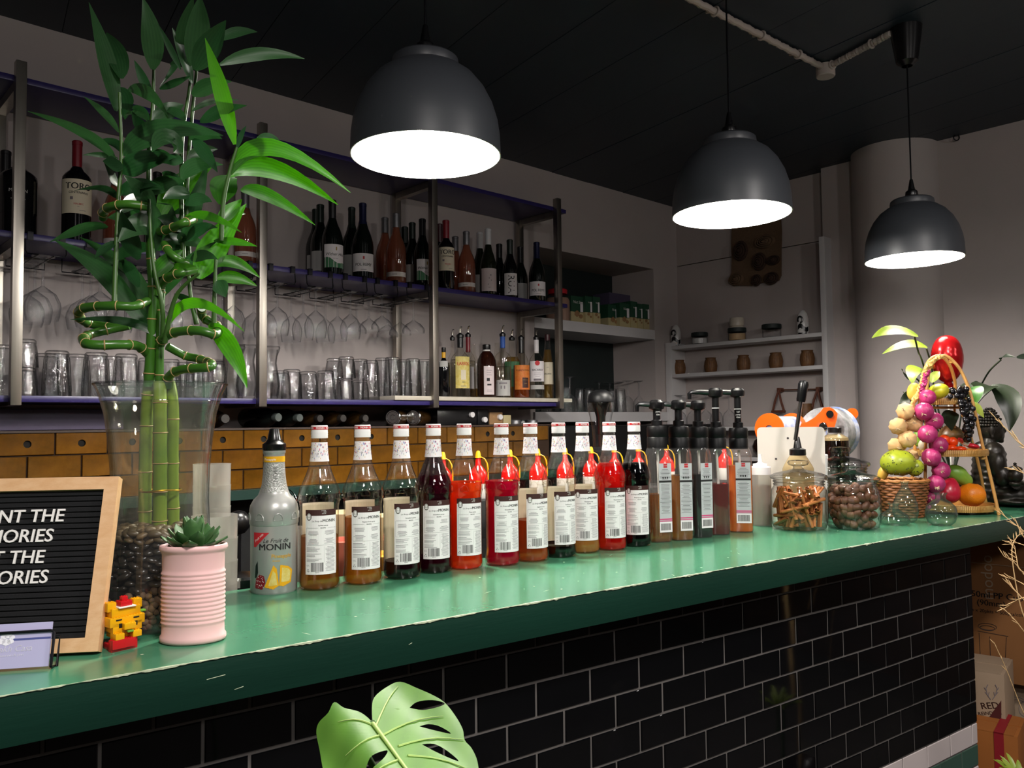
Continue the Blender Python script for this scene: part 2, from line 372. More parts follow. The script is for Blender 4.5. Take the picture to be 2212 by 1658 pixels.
mat('sauce_red', '#cf120c', .25); mat('sauce_yellow', '#e0a612', .35); mat('squeeze_white', '#dedbd4', .45)
mat('pump_label', '#c6c6ca', .35)
mat('bamboo_cane', '#b98544', .45, color2='#cf9c58', vscale=14)
mat('bamboo_trim', '#d3aa66', .5, color2='#a9762f', vscale=30)
mat('garlic', '#cba06a', .7, color2='#d9b682', vscale=10, stretch=(1, 1, .2), bump=.6, bscale=60)
mat('onion', '#9c1f58', .35, color2='#b23a72', vscale=14, stretch=(6, 6, .5), bump=.4, bscale=50)
mat('braid_straw', '#d2ab62', .7); mat('root_straw', '#dcc6a4', .8)
mat('grape_black', '#0e0d10', .18, color2='#1a191c', vscale=30, obj_var=.4)
mat('orange_peel', '#dd7a10', .4, var=.06, vscale=40, bump=.4, bscale=300); mat('mango_green', '#9cb41e', .35, color2='#c9b62a', vscale=8); mat('soursop', '#87931a', .38, color2='#a0aa2c', vscale=18)
mat('pear_green', '#5f8a2a', .4, color2='#86a63c', vscale=14); mat('apple_red', '#a81430', .3, color2='#c2203a', vscale=12); mat('tomato', '#dc3f0c', .3); mat('chili', '#b31a2a', .3); mat('plum_brown', '#5a2f22', .4, color2='#6e5a2c', vscale=8); mat('pepper_white', '#d8cfb4', .4)
mat('wicker', '#6e4020', .55, color2='#8a5328', vscale=30); mat('wicker_light', '#a86e38', .55)
mat('balloon_red', '#b0161a', .2, metal=.55)
mat('bronze_dark', '#1d1a16', .36, color2='#2b251e', vscale=14, metal=.25)
mat('cinnamon', '#a55f2a', .7, color2='#bf7a3e', vscale=30, stretch=(1, 1, .15), obj_var=.2); mat('nutmeg', '#472717', .55, color2='#6b452b', bump=.8, bscale=70, vscale=40, obj_var=.25)
mat('dry_grass', '#c7a473', .7)
mat('cardboard', '#8a5c32', .85, var=.05, vscale=10); mat('cardboard_light', '#a08a72', .85, var=.06, vscale=8); mat('cardboard_orange', '#9a5a20', .85, var=.06, vscale=8); mat('ribbon_red', '#8e1420', .6); mat('cardboard_red', '#4a1512', .8)
mat('burlap', '#6b543f', .95, var=.15, vscale=120, bump=.5, bscale=300); mat('burlap_dark', '#3f2c22', .95, var=.2, vscale=100, bump=.6, bscale=200)
mat('woven_bamboo', '#52341a', .6, color2='#704a24', vscale=60); mat('leather', '#5a2f1e', .55); mat('copper_rod', '#8a5a44', .35, metal=.8)
mat('ceramic_white', '#d8d6d4', .2); mat('ceramic_cream', '#c8beae', .3); mat('ceramic_black', '#0d0d10', .25); mat('ceramic_brown', '#2a1510', .2)
mat('orange_plastic', '#e8570c', .35); mat('film_print', '#d8d6d2', .3, color2='#3f62ae', vscale=26); mat('film_dark', '#171b22', .2, color2='#cfcfd0', vscale=10); mat('white_panel', '#d8d2c8', .4)
mat('carton_green', '#1e4a34', .5); mat('carton_cream', '#c4b588', .6); mat('carton_black', '#0c0c0f', .3); mat('carton_wood', '#9a7650', .7)
mat('sand', '#b79a72', .9); mat('jar_powder', '#a88470', .9); mat('dark_bottle_amber', '#3d2a14', .2); mat('dark_bottle_green', '#121816', .15); mat('cap_grey', '#4a5250', .45); mat('cap_dark', '#26211e', .5)
mat('dark_wood', '#3a2a22', .6, var=.2, vscale=30, stretch=(.2, 1, 6)); mat('trough_purple', '#4e465e', .5)
mat('back_bench', '#12322a', .4); mat('under_dark', '#0a0b0c', .8); mat('steel_dark', '#3c3c3e', .35, metal=.9)
mat('tub_pink', '#d97a66', .4); mat('lid_paper', '#cbbd98', .6)

# ------------------------------------------------------------------ room shell
CEIL = 2.80
mb = MB(); q = [(-4, -3.4), (6, -3.4), (6, 4.6), (-4, 4.6)]
mb.box(-4, 6, -3.4, 4.6, -.1, 0); struct('floor', mb, 'floor_stone')
mb = MB(); mb.box(-4, 6, -3.4, 4.6, CEIL+.012, CEIL+.1); ceiling = struct('ceiling', mb, 'ceiling_gap')
pw = .305
pl = MB(); pl.box(-pw/2+.0012, pw/2-.0012, -3.9, 3.9, 0, .012, bev=.0015); pme = pl.mesh('plank', 'ceiling_paint', 0)
for i in range(-12, 18):
    o = link('plank', pme, ceiling, (i*pw+.11, .6, CEIL+R_.uniform(-.0008, .0008)), (0, 0, -.055))
def wall_boxes(mb, lst):
    for s0, s1, n0, n1, z0, z1 in lst: mb.obox(Vector((0, 0, 0)), WD, WN, Z3, s0, s1, n0, n1, z0, z1)
mb = MB(); wall_boxes(mb, [(-3.6, 3.09, 3.15, 3.26, 0, 2.82), (3.09, 4.15, 3.15, 3.26, 2.365, 2.82), (4.15, 4.5, 3.15, 3.60, 0, 2.82),
                           (2.99, 3.09, 3.26, 3.6, 1.40, 2.5), (3.09, 4.15, 3.26, 3.6, 2.365, 2.5)])
wall_back = struct('wall_back', mb, 'wall_paint')
mb = MB(); wall_boxes(mb, [(3.09, 4.15, 3.49, 3.6, 0, 2.365)]); part('niche_back', mb, 'dark_green_wall', wall_back, label='dark green painted back of the recess')
mb = MB(); wall_boxes(mb, [(3.09, 4.15, 3.148, 3.49, 1.918, 1.977)]); part('niche_shelf', mb, 'white_board', wall_back, label='thick white shelf board in the recess')
mb = MB(); wall_boxes(mb, [(3.07, 4.40, 3.13, 3.49, 1.407, 1.462)]); part('niche_sill', mb, 'white_board', wall_back, label='thick white sill board at the foot of the recess')
mb = MB(); wall_boxes(mb, [(4.40, 4.6, 2.10, 3.16, 0, 2.408), (4.40, 4.6, 2.10, 3.16, 2.413, 2.82), (4.33, 4.6, 1.93, 2.12, 0, 2.82), (4.35, 4.6, -4.5, 1.94, 0, 2.82)])
wall_right = struct('wall_right', mb, 'wall_paint')
mb = MB(); wall_boxes(mb, [(4.335, 4.36, -4.4, 1.0, 0, .80)]); part('added_dark_panel', mb, 'dark_wood', wall_right, label='unseen dark panel added low on the right wall to darken tile reflections')  # unseen dark strip, added so the lower bar tiles mirror darkness
mb = MB(); c = W(4.35, 1.727, 0); mb.lathe([(.212, 0), (.212, 2.82)], 48, c); part('column', mb, 'wall_paint', wall_right)
mb = MB(); wall_boxes(mb, [(-3.7, -3.5, -4.5, 3.3, 0, 2.82)]); struct('wall_left', mb, 'wall_paint')
mb = MB(); mb.box(-4, 6, -3.5, -3.3, 0, 2.82); struct('wall_front', mb, 'room_dark')
# ceiling ring hook above the right wall
mb = MB(); c = at_s(2066, 297, 4.33); mb.tube([c+Vector((0, 0, 0))+RH*.014*math.cos(a)+Z3*.014*math.sin(a) for a in [i*PI/8 for i in range(16)]], .003, 6, closed=True)
solo('ring_hook', mb, 'black_wire', 'small dark metal ring hook at the top of the right wall', 'hook')

# ------------------------------------------------------------------ tiles
def tile_mesh(name, w, h, d, material, hole=0.0, cham=.0016):
    mb = MB(); x, z = w/2, h/2
    bk = [(-x, 0, -z), (x, 0, -z), (x, 0, z), (-x, 0, z)]; md = [(-x, -d*.6, -z), (x, -d*.6, -z), (x, -d*.6, z), (-x, -d*.6, z)]
    fr = [(-x+cham, -d, -z+cham), (x-cham, -d, -z+cham), (x-cham, -d, z-cham), (-x+cham, -d, z-cham)]
    fs = [(i, (i+1) % 4, 4+(i+1) % 4, 4+i) for i in range(4)]+[(4+i, 4+(i+1) % 4, 8+(i+1) % 4, 8+i) for i in range(4)]
    if not hole: mb.add(bk+md+fr, fs+[(8, 9, 10, 11)])
    else:
        n = 16; ring = []
        for i in range(n):
            a = -3*PI/4+2*PI*i/n; ring.append((hole*math.cos(a), -d, hole*math.sin(a)))
        ins = [(p[0], -.0005, p[2]) for p in ring]
        v = bk+md+fr+ring+ins; k = n//4
        for s in range(4):
            a = [12+(s*k+j) % n for j in range(k+1)]; fs.append(tuple([8+s, 8+(s+1) % 4]+a[::-1]))
        fs2 = [(12+i, 12+n+i, 12+n+(i+1) % n, 12+(i+1) % n) for i in range(n)]+[tuple(12+n+i for i in range(n))[::-1]]
        mb.add(v, fs, 0); o = len(mb.v)-len(v); mb.f += [tuple(i+o for i in f) for f in fs2]; mb.m += [1]*len(fs2)
    return mb.mesh(name, [material, 'hole_dark'] if hole else material, 0)
# bar front, faced with tiles
BW = 2.602
mb = MB(); mb.box(-1.4, BW, 1.2012, 1.50, 0, 1.036); wall_bar = struct('wall_bar', mb, 'grout_dark')
TP, RH_ = .1312, .0630
bt = {k: tile_mesh('tile', TP-.004, RH_-.004, .007, m_) for k, m_ in (('k', 'tile_black'), ('w', 'tile_white'), ('g', 'tile_green'))}
top_t = tile_mesh('tile', TP-.004, .0435, .007, 'tile_black')
cut = {}
for r in range(-1, 16):
    zt = .9945-r*RH_; zc = zt-RH_/2 if r >= 0 else .9945+.0225; kind = 'k' if r < 8 else ('w' if r in (8, 10) else 'g')
    x = .470-TP*14+(0 if r % 2 == 0 else TP/2)
    while x < BW-.012:
        x1 = min(x+TP, BW+.002); xc = (x+x1)/2
        if x1 > -.3:
            v = Vector((xc, 1.2, zc+RH_/2)); d = depth(v); q = v-CAM; sx = 1106+FPX*q.dot(RW)/d if d > .1 else -999; sy = 829-FPX*q.dot(UW)/d if d > .1 else 9999
            if -220 < sx < 2300 and sy < 1900:
                me = top_t if r < 0 else bt[kind]
                if x1-x < TP-.01:
                    kk = (r < 0, kind, round(x1-x, 3)); 
                    if kk not in cut: cut[kk] = tile_mesh('tile', x1-x-.004, .0435 if r < 0 else RH_-.004, .007, {'k': 'tile_black', 'w': 'tile_white', 'g': 'tile_green'}[kind])
                    me = cut[kk]
                link('tile', me, wall_bar, (xc, 1.206, zc), (R_.gauss(0, .006), 0, R_.gauss(0, .006)))
        x += TP
# tiled ledge behind the bar
LZ = 1.396
mb = MB(); o0 = Vector((0, 0, 0))
mb.obox(o0, TD, TN, Z3, -.9, 2.80, 2.907, 3.06, 1.176, LZ); wall_ledge = struct('wall_ledge', mb, 'grout_mustard')
mb = MB(); mb.obox(o0, TD, TN, Z3, -.9, 2.80, 2.895, 3.35, LZ-.006, LZ+.001); part('ledge_top', mb, 'dark_wood', wall_ledge)
mw, mh = .1535, .0733
mt = tile_mesh('tile', mw-.004, mh-.004, .007, 'tile_mustard'); mth = tile_mesh('tile', mw-.004, mh-.004, .007, 'tile_mustard', hole=.0115)
for r in range(3):
    for i in range(-7, 16):
        t = .6145-mw*1.0+i*mw+(mw/2 if r != 1 else 0)+(0 if r == 0 else 0)
        if r == 0: t = .615+mw/2+i*mw
        elif r == 1: t = .615+mw+i*mw-.0
        else: t = .615+mw/2+i*mw
        if t > 2.8-mw/2: continue
        p = TD*t+TN*2.907+Z3*(LZ-.004-mh/2-r*mh)
        link('tile', mth if (r == 0 and i not in (8, 9, 10, 13)) else mt, wall_ledge, p, (R_.gauss(0, .004), 0, B_+R_.gauss(0, .004)))
mb = MB(); mb.obox(o0, TD, TN, Z3, -.9, 2.80, 2.86, 3.06, 1.140, 1.174); part('ledge_rail', mb, 'back_bench', wall_ledge, label='dark green painted rail below the mustard tiles')
mb = MB(); mb.obox(o0, TD, TN, Z3, -.9, 2.80, 3.02, 3.10, 0, 1.14); part('ledge_shade_panel', mb, 'under_dark', wall_ledge)  # near-black sheet standing in for shadow in the void below the ledge

# ------------------------------------------------------------------ pendants
PEND = [((.976, 1.662), 2.038, 'large dark pendant lamp hanging nearest, above the left of the counter', .178),
        ((2.010, 1.593), 2.030, 'middle dark pendant lamp of the row, in front of the woven wall hanging', .178),
        ((2.846, 1.467), 1.962, 'farthest dark pendant lamp, hung from a black ceiling rose before the round column', .161)]
sp = [(.178, 0), (.1775, .012), (.176, .05), (.171, .085), (.160, .122), (.142, .158), (.118, .188), (.092, .207), (.076, .215)]
inn = [(r-.003, z+(.0 if i == 0 else -.003)) for i, (r, z) in enumerate(sp)]
m_sh = MB(); m_sh.lathe(sp, 64); m_in = MB(); m_in.lathe([(.178, 0)]+inn, 64); m_in.lathe([(.073, .212), (.0001, .212)], 64)
m_co = MB(); m_co.lathe([(.078, .212), (.080, .222), (.078, .234), (.070, .240), (.026, .246), (.026, .25)], 48)
m_so = MB(); m_so.lathe([(.020, .246), (.024, .256), (.022, .270), (.013, .278), (.009, .300), (.006, .318), (.004, .320)], 20)
m_bu = MB(); m_bu.ball((0, 0, .085), .040, 2); m_bu.lathe([(.018, .12), (.018, .18)], 16)
me_sh = m_sh.mesh('shade', 'shade_black'); me_in = m_in.mesh('lining', 'shade_white'); me_co = m_co.mesh('collar', 'shade_black'); me_so = m_so.mesh('socket', 'black_plastic'); me_bu = m_bu.mesh('bulb', 'bulb_glow')
for i, ((x, y), z, lb, r) in enumerate(PEND):
    t = thing('pendant_lamp', lb, 'lamp', (x, y, z), 0, 'black pendant lamps over the counter'); ps = []
    ps.append(link('shade', me_sh, t)); o = link('lining', me_in, t); o['label'] = 'white inside of the shade'; ps.append(o)
    ps += [link('collar', me_co, t), link('socket', me_so, t)]; o = link('bulb', me_bu, t); o['label'] = 'glowing bulb'; ps.append(o)
    for o in ps: o.scale = (r/.178,)*3
    c = MB(); c.tube([(0, 0, .318*r/.178), (0, 0, CEIL-z-.03)], .0028, 8); part('cord', c, 'black_wire', t)
    c = MB()
    if i == 2: c.lathe([(.018, CEIL-z-.14), (.036, CEIL-z-.125), (.052, CEIL-z-.02), (.054, CEIL-z), (.0, CEIL-z)], 24)
    else: c.lathe([(.01, CEIL-z-.035), (.045, CEIL-z-.03), (.05, CEIL-z), (.0, CEIL-z)], 24)
    part('ceiling_rose', c, 'black_plastic', t)
    l = lamp('pendant_light', (x, y, z+.03), PEND_POWER[i], (1, .96, .90), .035, kind='POINT')
# conduit on the ceiling
cz = CEIL-.016
P0, P1, P2_ = at_z(1380, -60, cz), at_z(1783, 148, cz), at_z(1925, 72, cz)
def conduit(a, b, n, wob):
    d = (b-a); sd = Vector((-d.y, d.x, 0)).normalized(); return [a+d*(i/n)+sd*wob*math.sin(i*1.3) for i in range(n+1)]
t = thing('ceiling_conduit', 'pale flexible cable conduit clipped across the dark ceiling', 'conduit', P1)
for a, b in ((P0, P1), (P1, P2_)):
    n_ = 90; pts = conduit(a, b, n_, .002); mb = MB(); mb.tube(pts, [.0125 if i % 2 else .0110 for i in range(n_+1)], 10); part('hose', mb, 'conduit_white', t, world=True)
mb = MB(); mb.lathe([(.0, -.034), (.033, -.034), (.036, -.030), (.036, .012), (.0, .012)], 28, P1); part('junction_box', mb, 'conduit_white', t, world=True, label='round junction box')
for a, b, f in ((P0, P1, .35), (P0, P1, .60), (P0, P1, .82), (P1, P2_, .12), (P1, P2_, .72)):
    c = a+(b-a)*f; d = (b-a).normalized(); sd = Vector((-d.y, d.x, 0)); mb = MB()
    mb.tube([c+sd*.015*math.sin(k*PI/8)+Z3*.015*math.cos(k*PI/8) for k in range(16)], .004, 6, closed=True); mb.tube([c+sd*.016+Z3*.006, c+sd*.036+Z3*.012], .005, 6)
    part('clip', mb, 'conduit_white', t, world=True)

# ------------------------------------------------------------------ steel shelving on the back wall
NF, NW = 2.85, 3.145
shelf = thing('wall_shelving', 'wall mounted bar shelving of steel posts and purple shelf boards', 'shelf', W(1.77, 2.98, 1.48))
PS = [-.21, .58, 1.372, 2.170, 2.956]
for s in PS:
    for n in (NF-.012, 3.115):
        mb = MB(); mb.obox(W(s, n, 0), WD, WN, Z3, -.015, .015, -.015, .015, 1.474, 2.533 if n < 3 else 2.49, bev=.002); part('post', mb, 'brushed_steel', shelf, world=True)
    for z in (2.443, 1.957, 1.474):
        mb = MB(); mb.obox(W(s, 0, 0), WD, WN, Z3, -.0148, .0148, NF+.003, 3.10, z, z+.029); part('cross_bar', mb, 'brushed_steel', shelf, world=True)
SZ = {'top': 2.493, 'mid': 2.007, 'low': 1.505}
for nm, z, s0, s1 in (('top', 2.493, -.9, 3.035), ('mid', 2.007, -.9, 3.035), ('low', 1.505, -.9, 2.99)):
    mb = MB(); mb.obox(W(0, 0, 0), WD, WN, Z3, s0, s1, NF, NW, z-.02, z, bev=.002); part('shelf_board', mb, 'purple_shelf', shelf, world=True)
mb = MB(); mb.obox(W(0, 0, 0), WD, WN, Z3, 1.965, 3.047, NF-.012, NW, 1.506, 1.524, bev=.002)
solo('stone_slab', mb, 'slab_stone', 'pale stone slab lying on the right end of the lowest purple shelf', 'slab')
# trough and wood block below the left of the shelving
mb = MB(); a0 = at_n(-40, 890, 3.1); mb.obox(W(0, 0, 0), WD, WN, Z3, -.3, .95, 3.02, 3.14, 1.398, 1.467, bev=.004); solo('storage_trough', mb, 'trough_purple', 'long purple grey trough on the tiled ledge under the left shelf', 'trough')
mb = MB(); mb.obox(W(0, 0, 0), WD, WN, Z3, .38, .545, 2.90, 3.0, 1.398, 1.438, bev=.006); solo('wood_block', mb, 'dark_wood', 'dark stacked wooden board at the left end of the tiled ledge', 'board')

def s_at(px, py, n): return SN(at_n(px, py, n))[0]
def z_at(px, py, n): return at_n(px, py, n).z

# ------------------------------------------------------------------ wine bottles
def wine(px, ytop, wpx, n, style, foil, body, label, lab=None, zs=2.007, turn=0.0, group='wine bottles on the middle shelf', foil_h=.26, xturn=None):
    s = s_at(px, 600, n) if zs > 1.9 else s_at(px, 860, n); p = W(s, n, zs); d = depth(p); h = z_at(px, ytop, n)-zs; r = max(.030, wpx*d/FPX/2)
    nr = .0145; H = h
    if style == 'bordeaux': pr = [(0, .003), (r*.9, 0), (r, .006), (r, .60*H), (r*.97, .635*H), (r*.80, .67*H), (r*.55, .70*H), (nr, .745*H), (nr*.95, H*(1-foil_h))]
    elif style == 'hock': pr = [(0, .003), (r*.9, 0), (r, .006), (r, .42*H), (r*.93, .50*H), (r*.72, .60*H), (r*.50, .68*H), (nr, .77*H), (nr*.95, H*(1-foil_h))]
    elif style == 'fizz': pr = [(0, .003), (r*.9, 0), (r, .006), (r, .44*H), (r*.95, .50*H), (r*.78, .585*H), (r*.56, .66*H), (r*.42, .72*H), (nr, .78*H)]
    else: pr = [(0, .003), (r*.9, 0), (r, .006), (r, .46*H), (r*.95, .52*H), (r*.78, .60*H), (r*.52, .68*H), (nr*1.08, .755*H), (nr, H*(1-foil_h))]
    t = thing('wine_bottle', label, 'bottle', p, facing(p, turn), group)
    mb = MB(); mb.lathe(pr, 28); clear = body.startswith('liq') ; part('glass', mb, body, t)
    if clear:
        g = MB(); g.lathe([(rr+.0012, z) for rr, z in pr[1:]], 28); part('clear_shell', g, 'bottle_glass', t)
    fo = MB(); f0 = H*(1-foil_h) if style != 'fizz' else H*.72
    r0 = nr*1.04 if style != 'fizz' else r*.43
    fo.lathe([(r0, f0), (nr*1.06, f0+.02), (nr*1.06, H*.955), (nr*1.12, H*.957), (nr*1.12, H-.003), (nr*.9, H), (0, H)], 20); part('capsule', fo, foil, t)
    if lab:
        z0, z1, ang, paper, prints = lab; R = r+.0006; mb = MB(); k = 14; a = math.radians(ang)
        mb.lathe([(R, z0*H), (R, z1*H)], k, a0=-a, a1=a); part('label', mb, paper, t)
        if prints:
            mb = MB(); ms = []
            for (tx, yy, size, mt_, kw) in prints:
                if mt_ not in ms: ms.append(mt_)
                if tx is None: put_rect(mb, kw['x0'], kw['x1'], yy*H, (yy+size)*H, cyl_place(R+.0004), ms.index(mt_), 5)
                elif tx == '#hill':
                    P_ = cyl_place(R+.0003); w_ = a*R*.98
                    v = []; kk = 8
                    for i in range(kk+1):
                        x = -w_+2*w_*i/kk; v += [P_(x, z0*H), P_(x, (z0+size*(.35+.65*(1-i/kk)+.15*math.sin(i)))*H)]
                    mb.add(v, [(2*i, 2*i+2, 2*i+3, 2*i+1) for i in range(kk)], ms.index(mt_))
                else: put_text(mb, tx, kw.get('x', 0), yy*H, size, cyl_place(R+.0006), ms.index(mt_), kw.get('b', 0), kw.get('sh', 0), kw.get('sx', 1), kw.get('rot', 0))
            part('label_print', mb, ms, t, 0)
    return t
toro = (.27, .60, 78, 'paper_cream', [('TORO', .530, .029, 'ink', {'b': .03, 'sx': 1.0}), ('CENTENARIO', .470, .0098, 'ink', {'b': .02}), ('MALBEC', .36, .008, 'ink_red', {'b': .02}), ('2021', .335, .004, 'ink_soft', {}), (None, .40, .028, 'ink_soft', {'x0': -.026, 'x1': -.017}), (None, .30, .004, 'ink_soft', {'x0': .002, 'x1': .022})])
wither = (.10, .40, 62, 'paper_white', [('Wither Hills', .27, .0165, 'ink', {'sh': .2}), ('#hill', .0, .13, 'ink_green', {}), (None, .32, .045, 'ink_gold', {'x0': .002, 'x1': .007}), ('PINOT NOIR', .215, .004, 'ink_soft', {})])
pol = (.10, .33, 70, 'paper_white', [('POL REMY', .185, .0175, 'ink', {'b': .01, 'sx': .9}), (None, .255, .035, 'ink_red', {'x0': -.003, 'x1': .004}), (None, .12, .006, 'ink_soft', {'x0': -.012, 'x1': .012})])
rose_l = (.10, .165, 72, 'paper_white', [(None, .128, .006, 'ink_soft', {'x0': -.018, 'x1': .004})])
plain = (.10, .36, 60, 'paper_grey', [])
dots = (.07, .40, 62, 'paper_pink', [(None, .29, .02, 'ink_soft', {'x0': .004, 'x1': .009}), (None, .25, .012, 'ink', {'x0': -.003, 'x1': 0}), (None, .22, .012, 'ink', {'x0': .008, 'x1': .011}), (None, .16, .012, 'ink', {'x0': -.008, 'x1': -.005}), ('DRY', .12, .006, 'ink_soft', {})])
rua = (.06, .42, 52, 'paper_white', [('RUA', .24, .046, 'ink', {'rot': -PI/2, 'sx': 1.0})])
mission = (.22, .58, 70, 'wine_black', [('MISSION', .45, .014, 'ink_white', {}), (None, .36, .006, 'ink_white', {'x0': -.02, 'x1': .02})])
F1, F2 = 2.925, 3.035
wine(36, 308, 74, F1, 'bordeaux', 'foil_black', 'wine_black', 'big dark bottle with a black label and round gold seal behind the left steel post', mission, foil_h=.2)
wine(8, 325, 60, F2+.02, 'bordeaux', 'foil_black', 'wine_black', 'dark bottle at the far left edge half hidden by the big black labelled bottle', None)
wine(163, 304, 58, F1, 'bordeaux', 'foil_red', 'wine_black', 'red capped dark wine bottle with cream bull brand label left of the bamboo plant', toro, turn=8)
wine(248, 352, 48, F2, 'burgundy', 'foil_black', 'liq_rose', 'rosé bottle mostly hidden behind the left bamboo shoots', rose_l, foil_h=.24)
wine(338, 372, 52, F2, 'burgundy', 'foil_black', 'wine_olive', 'dark green bottle hidden behind the middle of the bamboo plant', plain)
wine(529, 410, 46, F1, 'burgundy', 'foil_grey', 'liq_rose', 'single rosé bottle just left of the second steel post', rose_l, turn=10)
wine(682, 452, 42, F2+.07, 'burgundy', 'foil_green', 'wine_green', 'rearmost dark green bottle of the first cluster right of the second post', plain)
wine(692, 442, 42, F2-.02, 'burgundy', 'foil_green', 'wine_green', 'dark green bottle between the rearmost and the white hill labelled one', plain)
wine(718, 432, 46, F1, 'burgundy', 'foil_black', 'wine_green', 'tall dark bottle whose white label shows a green hill, right of the second post', wither, turn=16)
wine(760, 448, 48, F2, 'fizz', 'foil_green', 'wine_green', 'sparkling wine bottle half hidden behind the blue necked sparkling bottle', plain)
wine(784, 439, 46, F1, 'fizz', 'foil_blue', 'wine_green', 'blue necked sparkling wine bottle with white crest label, left of the rosé pair', pol, turn=4)
wine(832, 470, 40, F2, 'burgundy', 'foil_grey', 'liq_rose', 'pale rosé bottle at the back of the pair under the nearest lamp', None, foil_h=.22)
wine(856, 461, 42, F1, 'burgundy', 'foil_grey', 'liq_rose', 'front rosé bottle of the pair, silver cap and white bottom band', rose_l, foil_h=.2)
wine(875, 490, 36, F2+.07, 'burgundy', 'foil_green', 'wine_green', 'rear green bottle of the three left of the third steel post', None)
wine(891, 481, 38, F2-.04, 'burgundy', 'foil_green', 'wine_green', 'middle green bottle of the three left of the third steel post', plain)
wine(913, 473, 40, F1, 'burgundy', 'foil_black', 'wine_green', 'front dark bottle with half shown hill label, touching the third steel post', wither, turn=24)
wine(950, 484, 40, F2, 'bordeaux', 'foil_plum', 'wine_black', 'dark plum capped bottle behind the right hand red capped one', None)
wine(964, 476, 35, F1-.01, 'bordeaux', 'foil_red', 'wine_black', 'red capped dark wine bottle with cream label just right of the third post', toro, turn=14)
wine(984, 511, 32, F2, 'burgundy', 'foil_grey', 'liq_rose', 'small rosé bottle behind, between the red cap and the round rosé', None, foil_h=.25)
wine(1008, 500, 38, F1, 'burgundy', 'foil_grey', 'liq_rose', 'round shouldered rosé bottle with white band in the right bay', rose_l, foil_h=.22)
wine(1037, 502, 34, F2, 'hock', 'foil_white', 'wine_olive', 'white capped slim bottle standing behind the other white capped one', plain)
wine(1055, 494, 36, F1, 'hock', 'foil_white', 'wine_olive', 'front white capped slim bottle with speckled pinkish label', dots, turn=8)
wine(1079, 527, 30, F2-.02, 'burgundy', 'foil_black', 'wine_black', 'plain black bottle between the speckled label and the upright lettered one', None)
wine(1102, 518, 34, F1, 'burgundy', 'foil_green', 'wine_black', 'dark bottle whose white label carries upright black letters', rua, turn=6)
wine(1124, 533, 33, F2, 'fizz', 'foil_black', 'wine_green', 'dark sparkling bottle behind, left of the rightmost blue necked one', plain)
wine(1160, 523, 36, F1-.01, 'fizz', 'foil_blue', 'wine_green', 'rightmost blue necked sparkling bottle beside the last steel post', pol, turn=10)

# ------------------------------------------------------------------ spirits on the stone slab
def spirit(px, ytop, wpx, n, prof, name_l, glassm, liq=None, lvl=.5, labels=(), cap=None, pour=False, collar=None, zs=1.525, turn=0, seg=28, ex=1, ey=1):
    s = s_at(px, 858, n); p = W(s, n, zs); d = depth(p); h = z_at(px, ytop, n)-zs; r = wpx*d/FPX/2
    H = h*(.86 if pour else 1.0)
    t = thing('spirit_bottle', name_l, 'bottle', p, facing(p, turn), 'spirit bottles on the stone slab')
    pr = [(rr*r, z*H) for rr, z in prof]; mb = MB(); mb.lathe(pr, seg, ex=ex, ey=ey); part('glass', mb, glassm, t)
    if liq:
        q = [(max(0, rr-.002), z+.003) for rr, z in pr if z <= lvl*H]; rl = q[-1][0]; q += [(rl, lvl*H), (0, lvl*H)]; q = [(0, .003)]+q
        mb = MB(); mb.lathe(q, seg, ex=ex, ey=ey); part('liquor', mb, liq, t)
    for (z0, z1, ang, paper, prints) in labels:
        R = r+.0008; a = math.radians(ang); mb = MB(); mb.lathe([(R, z0*H), (R, z1*H)], 12, a0=-a, a1=a, ex=ex, ey=ey); part('label', mb, paper, t)
        if prints:
            mb = MB(); ms = []
            for (tx, yy, size, mt_, kw) in prints:
                if mt_ not in ms: ms.append(mt_)
                if tx is None: put_rect(mb, kw['x0'], kw['x1'], yy*H, (yy+size)*H, cyl_place(R+.0006), ms.index(mt_), 4)
                elif tx == '#disc': P_ = cyl_place(R+.0007); put_fill(mb, [(size*math.cos(k*PI/12), yy*H+size*math.sin(k*PI/12)) for k in range(24)], P_, ms.index(mt_), .0016)
                else: put_text(mb, tx, kw.get('x', 0), yy*H, size, cyl_place(R+.0009), ms.index(mt_), kw.get('b', 0), kw.get('sh', 0), kw.get('sx', 1), kw.get('rot', 0))
            part('label_print', mb, ms, t, 0)
    nr = pr[-1][0]
    if collar: mb = MB(); mb.lathe([(nr+.001, H*collar[1]), (nr+.0015, H*.985)], 18); part('neck_band', mb, collar[0], t)
    if cap: mb = MB(); mb.lathe([(nr+.002, H*.90), (nr+.0025, H*.91), (nr+.0025, H-.002), (nr, H), (0, H)], 18); part('cap', mb, cap, t)
    if pour:
        mb = MB(); mb.lathe([(nr, H-.006), (nr+.004, H-.004), (nr+.0045, H+.008), (nr*.7, H+.014), (.004, H+.018)], 18); part('pourer_collar', mb, 'black_plastic', t)
        mb = MB(); mb.tube([(0, 0, H+.014), (0, 0, H+.03), (.003, .0, H+.045), (.009, 0, h)], .0034, 8); part('pour_spout', mb, 'brass_pour', t)
    return t
std = [(0, .004), (.92, 0), (1, .015), (1, .58), (.95, .63), (.75, .69), (.45, .74), (.30, .79), (.28, .98)]
tall = [(0, .004), (.92, 0), (1, .015), (.98, .40), (.86, .58), (.62, .75), (.46, .88), (.42, .98)]
jug = [(0, .004), (.85, 0), (.95, .02), (1, .30), (1, .55), (.92, .70), (.68, .80), (.42, .86), (.34, .90), (.34, .98)]
sqr = [(0, .004), (.96, 0), (1, .01), (1, .62), (.97, .66), (.80, .70), (.40, .74), (.30, .78), (.28, .98)]
bump_ = [(0, .004), (.94, 0), (1, .02), (1, .52), (.94, .56), (.86, .60), (.80, .66), (.62, .72), (.34, .78), (.28, .84), (.28, .98)]
S1, S2 = 2.91, 3.03
